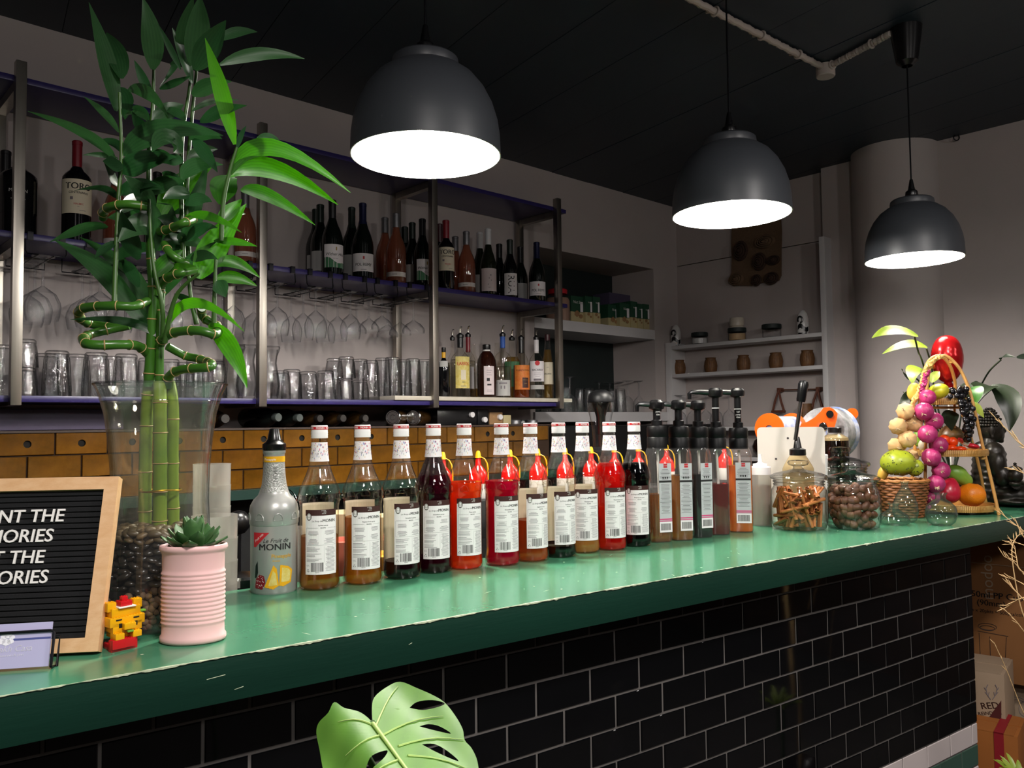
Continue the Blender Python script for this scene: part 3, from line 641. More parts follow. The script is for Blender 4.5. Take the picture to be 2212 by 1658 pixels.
spirit(978, 712, 24, S2, std, 'clear bottle with steel pourer at the back left of the slab', 'bottle_glass', 'liq_clearish', .6, pour=True)
spirit(959, 750, 27, S1, std, 'short dark bottle with yellow neck ring at the left end of the slab', 'wine_black', None, collar=('yellow_band', .66), cap='black_plastic', labels=[(.60, .72, 40, 'paper_grey', [])])
spirit(1012, 704, 32, S2, std, 'red necked bottle with pourer behind the yellow labelled gin', 'bottle_glass', 'liq_clearish', .6, pour=True, collar=('foil_red', .74), labels=[(.15, .5, 50, 'paper_white', [])])
spirit(1024, 740, 28, S2+.065, std, 'slim clear bottle with white red lettered label peeping out behind the gin', 'bottle_glass', 'liq_straw', .6, labels=[(.18, .62, 70, 'paper_white', [('SA', .5, .016, 'ink_red', {'b': .02})])])
spirit(995, 706, 43, S1, std, 'wide clear gin bottle with tall yellow label and black pourer', 'bottle_glass', 'liq_clearish', .62, pour=True, collar=('foil_black', .82), turn=18,
       labels=[(.14, .66, 46, 'paper_yellow', [('LARIOS', .54, .021, 'ink_red', {'b': .02, 'sx': .85}), (None, .28, .16, 'paper_cream', {'x0': -.012, 'x1': .012}), ('GIN', .24, .009, 'ink', {}), (None, .17, .01, 'ink_soft', {'x0': -.014, 'x1': .014})])])
spirit(1052, 744, 44, S1-.005, jug, 'brown jug shaped bottle with white back label and black cap', 'bottle_glass', 'liq_brown_jug', .86, cap='black_plastic', turn=14, collar=('cap_white', .86),
       labels=[(.05, .58, 30, 'paper_pink', [(None, .5, .006, 'ink_soft', {'x0': -.012, 'x1': .012}), (None, .46, .006, 'ink_soft', {'x0': -.012, 'x1': .008}), (None, .41, .006, 'ink_soft', {'x0': -.012, 'x1': .012}), (None, .30, .06, 'ink', {'x0': -.012, 'x1': .002}), (None, .22, .03, 'ink', {'x0': -.01, 'x1': .01}), (None, .13, .006, 'ink_soft', {'x0': -.012, 'x1': .012}), (None, .10, .006, 'ink_soft', {'x0': -.012, 'x1': .012})])])
spirit(1075, 738, 22, S2, tall, 'empty clear slim bottle standing between the brown jug and the blue collared one', 'bottle_glass')
spirit(1107, 712, 36, S2, std, 'green labelled bottle with pourer behind the blue collared one', 'bottle_glass', 'liq_straw', .7, pour=True, labels=[(.2, .62, 60, 'ink_green', [])])
spirit(1087, 703, 36, S1, sqr, 'clear square shouldered bottle with blue neck collar and pourer', 'bottle_glass', 'liq_clearish', .5, pour=True, collar=('ink_blue', .80), labels=[(.03, .28, 55, 'paper_grey', [(None, .22, .02, 'ink_soft', {'x0': -.02, 'x1': .02}), (None, .14, .05, 'ink_soft', {'x0': -.012, 'x1': -.006}), (None, .14, .05, 'ink_soft', {'x0': .004, 'x1': .010})])])
spirit(1127, 711, 35, S1, bump_, 'amber rum bottle with orange label and black neck', 'bottle_glass', 'liq_rum', .55, pour=True, collar=('foil_black', .76), turn=12,
       labels=[(.14, .55, 64, 'paper_orange', [('PLANTATION', .46, .0115, 'ink_brown', {'b': .01}), (None, .17, .17, 'ink_brown', {'x0': -.004, 'x1': .03}), ('ORIGINAL', .30, .006, 'ink_gold', {'x': .013}), ('DARK', .24, .006, 'ink_gold', {'x': .013})])])
spirit(1160, 711, 33, S1, std, 'white rum bottle with round red emblem on its white label', 'bottle_glass', 'liq_clearish', .60, pour=True, collar=('paper_white', .76), turn=6,
       labels=[(.28, .62, 62, 'paper_white', [('#disc', .585, .0125, 'ink_red', {}), ('BACARDI', .47, .0135, 'ink', {'b': .02}), ('CARTA BLANCA', .42, .0045, 'ink_soft', {}), (None, .385, .004, 'ink_soft', {'x0': -.018, 'x1': .018}), (None, .36, .004, 'ink_soft', {'x0': -.012, 'x1': .012}), (None, .29, .035, 'ink_soft', {'x0': -.02, 'x1': .02})]), (.15, .22, 62, 'paper_grey', [])])
spirit(1184, 722, 25, S1+.01, tall, 'slender tapering bottle of yellow liqueur beside the last steel post', 'bottle_glass', 'liq_straw', .75, cap='foil_plum', labels=[(.22, .56, 70, 'paper_cream', [('GALLIANO', .38, .010, 'ink', {'b': .01, 'sx': .8}), ('SAN', .48, .006, 'ink_soft', {})])])

# ------------------------------------------------------------------ stemware racks and hanging glasses under the middle shelf
def goblet_mesh(h, r, bowl, coupe=False, nseg=28):      # hangs foot up: z=0 is the top of the foot, bowl below
    foot = .034
    pr = [(0, 0), (foot, -.0015), (foot, -.003), (.012, -.006), (.0042, -.014), (.0036, -(h-bowl)*.7), (.0045, -(h-bowl)+.004)]
    if coupe: pr += [(r*.25, -(h-bowl)-.004), (r*.65, -h+bowl*.72), (r*.95, -h+bowl*.40), (r, -h+bowl*.2), (r*.98, -h)]
    else: pr += [(r*.35, -(h-bowl)-.006), (r*.72, -h+bowl*.80), (r*.96, -h+bowl*.55), (r, -h+bowl*.40), (r*.93, -h+bowl*.14), (r*.86, -h)]
    mb = MB(); mb.lathe(pr, 60, flute=20, fd=.014, fz=(-h+.004, -(h-bowl)-.008)); return mb.mesh('wine_glass', 'goblet_glass', 25)
RK_N = [2.880, 2.980, 3.080]
racks = [(92, 38, .205, .052, .105), (216, 34, .205, .050, .105), (300, 26, .205, .045, .10), (390, 24, .205, .045, .10), (505, 21, .205, .042, .10), (599, 25, .200, .046, .105), (682, 23, .200, .044, .105),
         (757, 23, .195, .042, .100), (825, 20, .145, .044, .055), (893, 23, .150, .048, .055)]
rl = ['first wire rack, by the left steel post', 'second wire rack from the left post', 'third wire rack, behind the bamboo', 'fourth wire rack, behind the bamboo leaves', 'wire rack just left of the second post', 'wire rack just right of the second post',
      'wire rack under the white hill label bottle', 'wire rack under the sparkling wine bottles', 'wire rack of coupes under the rosé pair', 'last wire rack, of coupes, by the third post']
mesh_g = {}
for i, (px, hw, h, r, bowl) in enumerate(racks):
    s = s_at(px, 640, RK_N[0]); zr = 1.955
    t = thing('glass_rack', 'black wire stemware rack hung under the middle shelf, ' + rl[i].split(', ', 1)[-1] if ',' in rl[i] else 'black '+rl[i]+', hung under the middle shelf', 'rack', W(s, 2.95, zr), A_, 'wire stemware racks')
    t['label'] = 'black '+rl[i]
    mb = MB()
    for sx in (-.022, .022):
        mb.tube([(sx*2.6, -.10, .034), (sx*2.6, -.105, -.002), (sx*2.4, -.108, -.012), (sx, -.108, -.012), (sx, -.10, -.012), (sx, .16, -.012)], .0022, 6)
    mb.tube([(-.022*2.6, .16, .034), (-.022*2.6, .16, -.012), (.022*2.6, .16, -.012), (.022*2.6, .16, .034)], .0022, 6)
    part('wire_frame', mb, 'black_wire', t)
    mb = MB()
    for sx in (-.045, .045): mb.box(sx-.008, sx+.008, -.112, -.098, .03, .056); mb.box(sx-.008, sx+.008, -.112, .02, .052, .056)
    part('shelf_hook', mb, 'black_wire', t)
    k = (h, r, bowl)
    if k not in mesh_g: mesh_g[k] = goblet_mesh(h, r, bowl, bowl < .07)
    pos = ['front', 'middle', 'rear']; kind = 'coupe glass' if bowl < .07 else 'wine glass'
    for j, n in enumerate(RK_N):
        o = link('wine_glass', mesh_g[k], None, W(s, n, zr-.008), (0, 0, A_))
        tag(o, f'{pos[j]} upside down {kind} in the '+rl[i], 'glass', 'glasses hanging from the wire racks')

# ------------------------------------------------------------------ tumblers standing upside down on the lowest shelf
def tumbler_mesh(h, r, flutes, depth_, seg=60, dbl=False):
    mb = MB(); pr = [(0, h), (r*.70, h), (r*.80, h-.004), (r*.82, h-.012), (r*.80, h-.016), (r*.84, h-.022), (r*.93, h*.45), (r*.98, h*.12), (r, .004), (r*.99, 0)]
    mb.lathe(pr, seg, flute=flutes, fd=depth_, fz=(.014, h-.02)); inner = [(r*.74, h-.010), (r*.86, h*.45), (r*.95, .001)]
    mb.lathe([(0, h-.012)]+inner, 24); return mb.mesh('tumbler', 'tumbler_glass', 25)
def hurricane_mesh(h, r):
    mb = MB(); mb.lathe([(0, h), (r*.95, h), (r*1.0, h-.006), (r*.95, h-.012), (r*.72, h*.80), (r*.66, h*.68), (r*.85, h*.45), (r*.98, h*.25), (r*.85, h*.08), (r*.75, 0)], 40, flute=10, fd=.02, fz=(.02, h*.6)); mb.lathe([(r*.80, h-.012), (r*.60, h*.68), (r*.9, h*.25), (r*.7, .01)], 24)
    return mb.mesh('hurricane_glass', 'tumbler_glass', 30)
tm = {'a': tumbler_mesh(.155, .040, 14, .045), 'b': tumbler_mesh(.145, .043, 12, .05), 'c': tumbler_mesh(.115, .041, 16, .04), 'd': tumbler_mesh(.135, .036, 14, .05), 'e': tumbler_mesh(.165, .038, 14, .045), 'h': hurricane_mesh(.20, .040), 'f': tumbler_mesh(.088, .039, 18, .03)}
# (sighted column, distance from the wall line, kind, extra height, words that tell it)
tl = [(4, 2.90, 'a', 0, 'cut at the left edge of the view'), (52, 2.905, 'f', 0, 'lower of the stacked pair behind the left post'), (52, 2.905, 'f', .0885, 'upper of the stacked pair behind the left post'),
      (122, 2.905, 'b', 0, 'first large one right of the left post'), (166, 3.0, 'b', 0, 'rear one between the first two large ones'), (207, 2.905, 'b', 0, 'second large one right of the left post'), (272, 2.905, 'b', 0, 'third large one, left of the vase'),
      (100, 3.03, 'b', 0, 'rear one behind the first large one'), (240, 3.03, 'b', 0, 'rear one between the second and third large ones'), (318, 2.91, 'd', 0, 'left one seen behind the bamboo stalks'), (368, 2.92, 'd', 0, 'right one seen behind the bamboo stalks'),
      (420, 2.91, 'd', 0, 'one just right of the bamboo spiral'), (468, 2.91, 'd', 0, 'one left of the tall waisted glasses'), (445, 3.03, 'd', 0, 'rear one right of the bamboo spiral'), (400, 3.03, 'd', 0, 'rear one hidden by the bamboo spiral'),
      (506, 2.96, 'h', 0, 'left one'), (533, 2.90, 'h', 0, 'middle one, left of the second post'), (582, 2.91, 'h', 0, 'right one, right of the second post'),
      (606, 2.99, 'c', 0, 'rear low one beside the waisted glass'), (630, 2.905, 'c', 0, 'first low one right of the second post'), (666, 2.98, 'c', 0, 'rear low one between the first two low ones'), (703, 2.905, 'c', 0, 'second low one right of the second post'),
      (745, 2.915, 'f', 0, 'lower of the first stacked low pair'), (748, 2.915, 'f', .0885, 'upper of the first stacked low pair'), (720, 3.02, 'f', 0, 'lower of the rear stacked low pair'), (722, 3.02, 'f', .0885, 'upper of the rear stacked low pair'),
      (778, 2.985, 'f', 0, 'lower of the middle stacked low pair'), (778, 2.985, 'f', .0885, 'upper of the middle stacked low pair'), (801, 2.905, 'e', 0, 'tall one next to the stacked low pairs'),
      (826, 2.96, 'e', 0, 'tall one behind, left of the rear steel post'), (848, 2.905, 'e', 0, 'tall one before the rear steel post'), (872, 2.985, 'e', 0, 'rear tall one over the slab end'), (892, 2.92, 'e', 0, 'tall one on the left end of the stone slab'), (918, 2.925, 'e', 0, 'last tall one, left of the third post'), (936, 3.0, 'e', 0, 'rear tall one behind the third post')]
for px, n, k, dz, lb in tl:
    s = s_at(px, 850, n); z0 = 1.525 if s > 1.935 else 1.506
    h_ = k == 'h'; o = link('hurricane_glass' if h_ else 'tumbler', tm[k], None, W(s, n, z0+dz), (0, 0, R_.random()*6))
    tag(o, ('tall waisted upturned glass on lowest shelf, ' if h_ else 'ribbed upturned tumbler on lowest shelf, ')+lb, 'glass', 'waisted glasses on the lowest shelf' if h_ else 'tumblers on the lowest shelf')

# ------------------------------------------------------------------ bottles and cartons lying on the tiled ledge
def lying(px, py, r, L, body, capm, label, cr, yaw=0, caplen=.03):
    # lies with its capped end to the guests; px,py is where the cap's end is seen
    p = at_n(px, py, 2.93); p.z = LZ+.002+r; d = Vector((-p.x, -p.y, 0)).normalized(); d = Matrix.Rotation(math.radians(yaw), 3, 'Z') @ d
    rot = math.atan2(d.y, d.x)+PI/2
    t = thing('lying_bottle', label, 'bottle', (p.x, p.y, p.z), rot, 'bottles lying on the tiled ledge')
    def spun(mb): return mb.xf(lambda v: Vector((v.x, -v.z, v.y)))
    mb = MB(); mb.lathe([(0, -L), (r*.9, -L), (r, -L+.008), (r, -.085), (r*.9, -.065), (r*.55, -.035), (cr*.9, -.022), (cr*.9, -caplen*.5)], 24); part('glass', spun(mb), body, t)
    mb = MB(); mb.lathe([(cr, -caplen), (cr*1.02, -.004), (cr*.9, 0), (0, 0)], 22); part('cap', spun(mb), capm, t)
lying(487, 906, .034, .22, 'dark_bottle_amber', 'cap_dark', 'amber bottle with dark cap lying alone right of the vase', .0175, 24)
lying(602, 902, .038, .27, 'dark_bottle_green', 'cap_grey', 'left dark green bottle with grey cap lying on the tiled ledge', .0165, 34)
lying(648, 897, .036, .27, 'dark_bottle_green', 'cap_grey', 'right dark green bottle with grey cap lying on the tiled ledge', .0160, 34)
lying(692, 902, .033, .23, 'dark_bottle_amber', 'cap_dark', 'first amber bottle lying right of the two green ones', .0155, 32)
lying(742, 901, .033, .23, 'dark_bottle_amber', 'cap_dark', 'second amber bottle lying right of the two green ones', .0155, 32)
lying(790, 901, .033, .23, 'dark_bottle_amber', 'cap_dark', 'third amber bottle, lying left of the two metal lidded jars', .0155, 32)
for px, lb in ((848, 'left lying jar with embossed clear lid on the tiled ledge'), (892, 'right lying jar with embossed clear lid on the tiled ledge')):
    p = at_n(px, 897, 2.93); p.z = LZ+.038; t = thing('lying_jar', lb, 'jar', p, facing(p, -20), 'jars lying on the tiled ledge')
    spun = lambda mb: mb.xf(lambda v: Vector((v.x, -v.z, v.y)))
    mb = MB(); mb.lathe([(0, -.16), (.032, -.16), (.035, -.15), (.035, -.02), (.032, -.004)], 24); part('glass', spun(mb), 'dark_bottle_amber', t)
    mb = MB(); mb.lathe([(.034, -.016), (.0355, -.003), (.031, 0), (.030, .002), (.026, .002), (.024, -.001), (.012, -.001), (.010, .001), (0, .001)], 28); part('lid', spun(mb), 'chrome', t)
# cartons
def carton(px0, px1, py0, n, dpt, m_, label, caps, h=None, name='drink_carton'):
    a, b = at_n(px0, 912, n), at_n(px1, 912, n); s0, s1 = SN(a)[0], SN(b)[0]; zt = z_at((px0+px1)/2, py0, n)
    t = thing(name, label, 'carton', W((s0+s1)/2, n, LZ+.002), A_, 'cartons lying on the tiled ledge'); w_ = (s1-s0)/2; h_ = zt-LZ-.002
    mb = MB(); mb.box(-w_, w_, 0, dpt, 0, h_, bev=.002); part('carton_body', mb, m_, t)
    for cx, czz in caps:
        mb = MB(); mb.lathe([(.0135, -.012), (.0135, .006), (.012, .008), (0, .008)], 20); mb.xf(lambda v: Vector((v.x+cx*w_, -v.z-.006, v.y+czz*h_))); part('screw_cap', mb, 'cap_white', t)
    return t
carton(945, 1030, 884, 2.935, .19, 'carton_black', 'black drinks carton lying left, with one white screw cap', [(.70, .66)])
carton(1032, 1056, 884, 2.94, .19, 'carton_black', 'small black carton end with a low white screw cap', [(.1, .32)])
carton(1058, 1086, 890, 2.945, .18, 'carton_wood', 'pale brown carton lying between the black and the cream one', [(.45, .60)])
carton(1088, 1104, 896, 2.95, .16, 'carton_cream', 'small cream carton at the right of the lying cartons', [])
for i, px in enumerate((1113, 1128, 1150)):
    p = at_n(px, 914, 2.96); p.z = LZ+.002; mb = MB(); mb.lathe([(0, 0), (.028, 0), (.028, .018), (.026, .021), (0, .021)], 24)
    solo('flat_tin', mb, 'foil_grey' if i != 1 else 'black_plastic', ['left silver flat tin on the tiled ledge by the cartons', 'middle black flat tin on the tiled ledge', 'right silver flat tin at the end of the tiled ledge'][i], 'tin', p)

# ------------------------------------------------------------------ the recess: shelf goods and glasses
NB = [(1235, 641, 700, 42, 'tall'), ]
def milk(px0, px1, ytop, n, label, zs=1.979):
    a, b = at_n(px0, 690, n), at_n(px1, 690, n); s0, s1 = SN(a)[0], SN(b)[0]; h = z_at((px0+px1)/2, ytop, n)-zs
    t = thing('milk_carton', label, 'carton', W((s0+s1)/2, n, zs), A_, 'green and cream cartons in the recess'); w_ = (s1-s0)/2
    mb = MB(); mb.box(-w_, w_, -.0, .09, h*.42, h); part('carton_top', mb, 'carton_green', t)
    mb = MB(); mb.box(-w_, w_, 0, .09, 0, h*.42); part('carton_base', mb, 'carton_cream', t)
    mb = MB(); mb.ball((-w_*.2, -.003, h*.36), w_*.42, 1, 0, (1, .15, .8)); mb.ball((w_*.35, -.003, h*.27), w_*.30, 1, 0, (1, .15, .8)); part('printed_nuts', mb, 'carton_wood', t)
    mb = MB(); put_text(mb, 'Nut Star' if px1-px0 > 26 else 'Nut', 0, 0, w_*.42, flat_place(Vector((0, -.0012, h*.78)), Vector((1, 0, 0)), Z3), 0, .02, .2); put_rect(mb, w_*.3, w_*.75, -h*.22, h*.15, flat_place(Vector((0, -.0012, h*.66)), Vector((1, 0, 0)), Z3), 1); part('print', mb, ['ink_white', 'paper_white'], t, 0)
milk(1234, 1264, 640, 3.22, 'large green and cream carton, left group in the recess')
milk(1265, 1281, 640, 3.20, 'first narrow carton end of the left group in the recess'); milk(1282, 1297, 641, 3.19, 'second narrow carton end of the left group in the recess')
milk(1314, 1338, 658, 3.24, 'dark green carton, left in the right group in the recess'); milk(1339, 1362, 655, 3.21, 'large green carton in the middle of the right group in the recess')
milk(1363, 1377, 651, 3.20, 'first narrow carton end of the right group in the recess'); milk(1378, 1389, 656, 3.19, 'second narrow carton end of the right group in the recess'); milk(1390, 1404, 657, 3.19, 'rightmost narrow carton end in the recess')
mb = MB(); a, b = at_n(1312, 690, 3.36), at_n(1378, 690, 3.36); mb.obox(W(0, 0, 0), WD, WN, Z3, SN(a)[0], SN(b)[0], 3.34, 3.48, 1.979, z_at(1340, 636, 3.36), bev=.003); solo('storage_box', mb, 'trough_purple', 'plain grey storage box behind the right group of cartons', 'box')
p = W(s_at(1205, 680, 3.24), 3.24, 1.979); t = thing('plastic_tub', 'big clear tub of pale powder with a red lid in the recess', 'tub', p)
mb = MB(); mb.lathe([(0, 0), (.068, 0), (.072, .01), (.072, .12), (.066, .145), (.050, .158), (.050, .165)], 28); part('tub_wall', mb, 'clear_glass', t)
mb = MB(); mb.lathe([(0, .003), (.069, .003), (.069, .12), (.06, .135), (0, .135)], 24); part('powder', mb, 'jar_powder', t)
mb = MB(); mb.lathe([(.054, .158), (.056, .16), (.056, .183), (.05, .187), (0, .187)], 28); part('lid', mb, 'cap_red', t)
# upturned glasses on the sill
gw = goblet_mesh(.20, .040, .10); gc = goblet_mesh(.19, .046, .075)
def up_glass(px, n, me, h, lb, zs=1.464, grp='upturned glasses on the recess sill'):
    s = s_at(px, 888, n); o = link('wine_glass', me, None, W(s, n, zs+h)); tag(o, lb, 'glass', grp)
for px, n, me, h, lb in ((1232, 3.20, gw, .20, 'upturned stemmed glass just right of the last steel post'), (1212, 3.3, gw, .20, 'upturned stemmed glass partly behind the last steel post'), (1295, 3.36, gc, .19, 'upturned wide footed glass at the dark back of the recess'), (1318, 3.40, gc, .19, 'second upturned wide footed glass at the dark back of the recess'), (1337, 3.42, gw, .20, 'upturned glass at the corner of the recess'),
                         (1357, 3.30, gw, .20, 'left of the upturned glasses before the pale side of the recess'), (1381, 3.28, gw, .20, 'right of the upturned glasses before the pale side of the recess')): up_glass(px, n, me, h, lb)
te = tumbler_mesh(.14, .036, 12, .03)
for i, (px, n) in enumerate(((1252, 3.25), (1272, 3.22), (1302, 3.27), (1322, 3.22), (1341, 3.20), (1222, 3.24), (1180, 3.22))):
    o = link('tumbler', te, None, W(s_at(px, 888, n), n, 1.464)); tag(o, ['tumbler third from the right post side on the recess sill', 'tumbler left of the jug on the recess sill', 'tumbler behind the black lidded jug', 'tumbler right behind the black lidded jug', 'rightmost tumbler on the recess sill, catching the light', 'tumbler beside the last steel post on the recess sill', 'tumbler below the stone slab on the recess sill'][i], 'glass', 'tumblers on the recess sill')
# clear jug with black lid, and a plain black block below the sill
p = at_d(1298, 908, 2.8); t = thing('lidded_jug', 'clear tapering jug with a black domed lid behind the syrup bottles', 'jug', (p.x, p.y, .88))
zt = at_d(1298, 842, 2.8).z-.88; zr = at_d(1298, 868, 2.8).z-.88; zb = at_d(1298, 965, 2.8).z-.88
mb = MB(); mb.lathe([(.046, zr), (.046, zr+.006), (.044, zr+.018), (.036, zr+.032), (.018, zt), (0, zt+.002)], 28); part('lid', mb, 'matte_black', t)
mb = MB(); mb.lathe([(0, zb), (.028, zb), (.031, zb+.06), (.038, zr-.05), (.045, zr-.02), (.046, zr)], 28); part('jug_wall', mb, 'clear_glass', t)
mb = MB(); mb.lathe([(.030, zr-.004), (.022, zr-.03), (.016, zr-.05), (.013, zr-.11), (0, zr-.115)], 16); part('inner_core', mb, 'matte_black', t)
mb = MB(); mb.lathe([(0, 0), (.06, 0), (.06, zb-.012), (.03, zb), (0, zb)], 28); part('jug_base', mb, 'matte_black', t)
mb = MB(); mb.obox(W(0, 0, 0), WD, WN, Z3, 2.86, 4.22, 2.72, 3.13, .0, 1.385, bev=.01)
t = solo('black_block', mb, 'matte_black', 'large black block standing below the white recess sill', 'appliance')

# ------------------------------------------------------------------ white shelf unit on the side wall
SF = 4.25
unit = thing('shelf_unit', 'white wall shelf unit with open shelves in the alcove', 'shelf', W(4.32, 2.6, 1.0))
for nm, a in (('side_panel', (SF-.0, 4.40, 2.075, 2.105, .9, 2.40)), ('side_panel', (SF, 4.40, 3.10, 3.145, .9, 1.90))):
    mb = MB(); mb.obox(W(0, 0, 0), WD, WN, Z3, *a, bev=.002); part(nm, mb, 'white_board', unit, world=True)
for z in (1.878, 1.700, 1.367, 1.19):
    mb = MB(); mb.obox(W(0, 0, 0), WD, WN, Z3, SF+.002, 4.40, 2.105, 3.10, z-.022, z, bev=.002); part('shelf_board', mb, 'white_board', unit, world=True)
def on_shelf(px, py, z, s=4.325): p = at_s(px, py, s); return W(s, SN(p)[1], z)
# upper shelf: wave ornaments, lidded jars
for px, lb in ((1460, 'left'), (1735, 'right')):
    p = on_shelf(px, 720, 1.880); t = thing('wave_ornament', f'white ceramic ornament with a black wave, {lb} end of the top shelf', 'ornament', p, facing(p, 0))
    mb = MB(); mb.lathe([(0, 0), (.026, 0), (.031, .02), (.033, .05), (.031, .09), (.024, .12), (.012, .137), (0, .142)], 24, ey=.8); part('ornament_body', mb, 'ceramic_white', t)
    mb = MB(); P_ = lambda x, y: (.0335*math.sin(x/.033), -.0335*math.cos(x/.033)*.8, y); v = []; k = 12
    for i in range(k+1):
        x = -.032+.064*i/k; c = .038+.012*math.sin(i*.5); v += [P_(x, c-.012), P_(x, c+.014)]
    mb.add(v, [(2*i, 2*i+2, 2*i+3, 2*i+1) for i in range(k)]); mb.tube([(P_(-.016+.014*math.cos(a), .085+.018*math.sin(a))) for a in [i*.35 for i in range(-4, 12)]], .005, 6)
    put_rect(mb, -.03, .022, .004, .012, P_, 0, 8); part('wave', mb, 'ceramic_black', t)
def jar(px, z, r, h, fill, lidm, label, fm):
    p = on_shelf(px, 720, z); t = thing('lidded_jar', label, 'jar', p, 0, 'lidded jars on the top shelf')
    mb = MB(); mb.lathe([(0, 0), (r*.9, 0), (r, .008), (r, h*.62), (r*.95, h*.68)], 28); part('glass', mb, 'clear_glass', t)
    mb = MB(); mb.lathe([(0, .004), (r*.94, .004), (r*.95, h*fill), (0, h*fill)], 24); part('filling', mb, fm, t)
    mb = MB(); mb.lathe([(r*1.0, h*.66), (r*1.05, h*.68), (r*1.05, h*.97), (r, h), (0, h)], 28); part('lid', mb, lidm, t)
    return p
jar(1511, 1.880, .049, .074, .5, 'dark_green_wall', 'clear jar with dark lid, beside the left wave ornament', 'ceramic_white')
p = jar(1592, 1.880, .052, .078, .55, 'dark_green_wall', 'jar of sand with dark lid under the cream cup', 'sand')
mb = MB(); mb.lathe([(0, .0), (.042, 0), (.043, .004), (.036, .008), (.042, .014), (.042, .055), (.040, .060), (.038, .056), (.036, .012), (0, .012)], 28); solo('cream_cup', mb, 'ceramic_cream', 'cream ceramic cup standing on top of the sand jar', 'cup', (p.x, p.y, 1.959))
jar(1667, 1.880, .053, .078, .06, 'dark_green_wall', 'empty clear jar with dark lid, beside the right wave ornament', 'ceramic_white')
for i, px in enumerate((1467, 1535, 1606, 1676, 1744)):
    p = on_shelf(px, 780, 1.702); mb = MB(); mb.lathe([(0, 0), (.032, 0), (.037, .012), (.040, .04), (.036, .066), (.030, .080), (.031, .086), (.034, .090), (.031, .090), (.027, .080), (.032, .06), (.030, .01), (0, .008)], 48, flute=24, fd=.02, fz=(.005, .085))
    solo('woven_pot', mb, 'woven_bamboo', ['first', 'second', 'third', 'fourth', 'fifth'][i]+' small woven bamboo pot from the left on the second shelf', 'pot', p, group='woven pots on the second shelf')
for i, (px, s_, hh) in enumerate(((1450, 4.33, .19), (1470, 4.30, .19), (1497, 4.32, .19), (1525, 4.30, .19), (1548, 4.33, .19), (1575, 4.31, .19), (1440, 4.30, .2))):
    o = link('wine_glass', gw, None, on_shelf(px, 900, 1.369+.20, s_)); tag(o, ['first', 'second', 'third', 'fourth', 'fifth', 'sixth', 'very leftmost'][i]+' upturned glass from the left on the third shelf, behind the pumps', 'glass', 'upturned glasses on the third shelf')
p = on_shelf(1741, 925, 1.369); mb = MB(); mb.lathe([(0, 0), (.034, 0), (.040, .015), (.042, .05), (.036, .10), (.034, .125), (.031, .125), (.033, .1), (.036, .02), (0, .01)], 48, flute=24, fd=.02, fz=(.005, .12)); solo('woven_pot', mb, 'woven_bamboo', 'taller woven bamboo pot on the third shelf behind the long handled pump', 'pot', p)
# leather strap hanger
t = thing('strap_hanger', 'copper rod with brown leather straps hanging on the alcove wall', 'hanger', W(4.385, SN(at_s(1725, 842, 4.385))[1], at_s(1725, 842, 4.385).z))
a, b = at_s(1680, 842, 4.37), at_s(1772, 840, 4.37); mb = MB(); mb.tube([a, b], .004, 8); part('rod', mb, 'copper_rod', t, world=True)
for px, py in ((1684, 842), (1768, 840)):
    c = at_s(px, py, 4.37); mb = MB(); mb.box(-.012, .012, -.012, .03, -.012, .012, bev=.003); mb.xf(lambda v: c+WD*v.y+WN*v.x+Z3*v.z); part('peg', mb, 'leather', t, world=True)
    for sg in (-1, 1):
        mb = MB(); e = c+WN*(.036*sg)-Z3*.125-WD*.02; mb.tube([c-WD*.01, (c+e)/2-WD*.012, e], [.006, .007, .007], 6); part('strap', mb, 'leather', t, world=True)
    mb = MB(); e = c-Z3*.125-WD*.02; mb.tube([e-WN*.042, e+WN*.042], .008, 8); part('crossbar', mb, 'leather', t, world=True)
p = on_shelf(1656, 985, 1.192); mb = MB(); mb.lathe([(0, 0), (.05, 0), (.075, .03), (.080, .06), (.066, .095), (.040, .112), (.036, .118), (.012, .122), (.008, .135), (.012, .142), (0, .146)], 28); solo('brown_jar', mb, 'ceramic_brown', 'glossy dark brown lidded jar on the lowest alcove shelf', 'jar', p)
# woven hanging on the alcove wall
t = thing('wall_hanging', 'brown burlap hanging set with woven baskets on the alcove wall', 'wall hanging', W(4.39, SN(at_s(1635, 560, 4.39))[1], at_s(1635, 560, 4.39).z))
out = [(1583, 478), (1688, 470), (1690, 500), (1689, 540), (1689, 595), (1684, 606), (1664, 612), (1650, 610), (1625, 617), (1600, 617), (1578, 613), (1574, 606), (1581, 590), (1582, 560), (1581, 520)]
pts = [at_s(x, y, 4.392) for x, y in out]; mb = MB(); o_ = Vector(t.location); mb.prism([((q-o_).dot(WN), (q-o_).z) for q in pts], Vector((0, 0, 0)), WN, Z3, -WD, .006); part('cloth', mb, 'burlap', t, 0)
for px, py, rx, rz, m_ in ((1599, 542, 15, 22, 'burlap_dark'), (1652, 522, 20, 15, 'burlap'), (1640, 565, 14, 20, 'burlap_dark'), (1670, 562, 13, 11, 'burlap_dark'), (1590, 603, 15, 14, 'burlap'), (1634, 605, 10, 13, 'burlap_dark'), (1666, 601, 14, 14, 'burlap_dark')):
    c = at_s(px, py, 4.38); k = depth(c)/FPX; mb = MB()
    for q in range(4): mb.lathe([(1.0-q*.25, .0+.006*q), (.86-q*.25, .014+.005*q), (.76-q*.25, .006+.006*(q+1))], 28)
    mb.xf(lambda v: c+WN*(v.x*rx*k*1.25)+Z3*(v.y*rz*k)-WD*v.z); part('woven_basket', mb, m_, t, world=True)

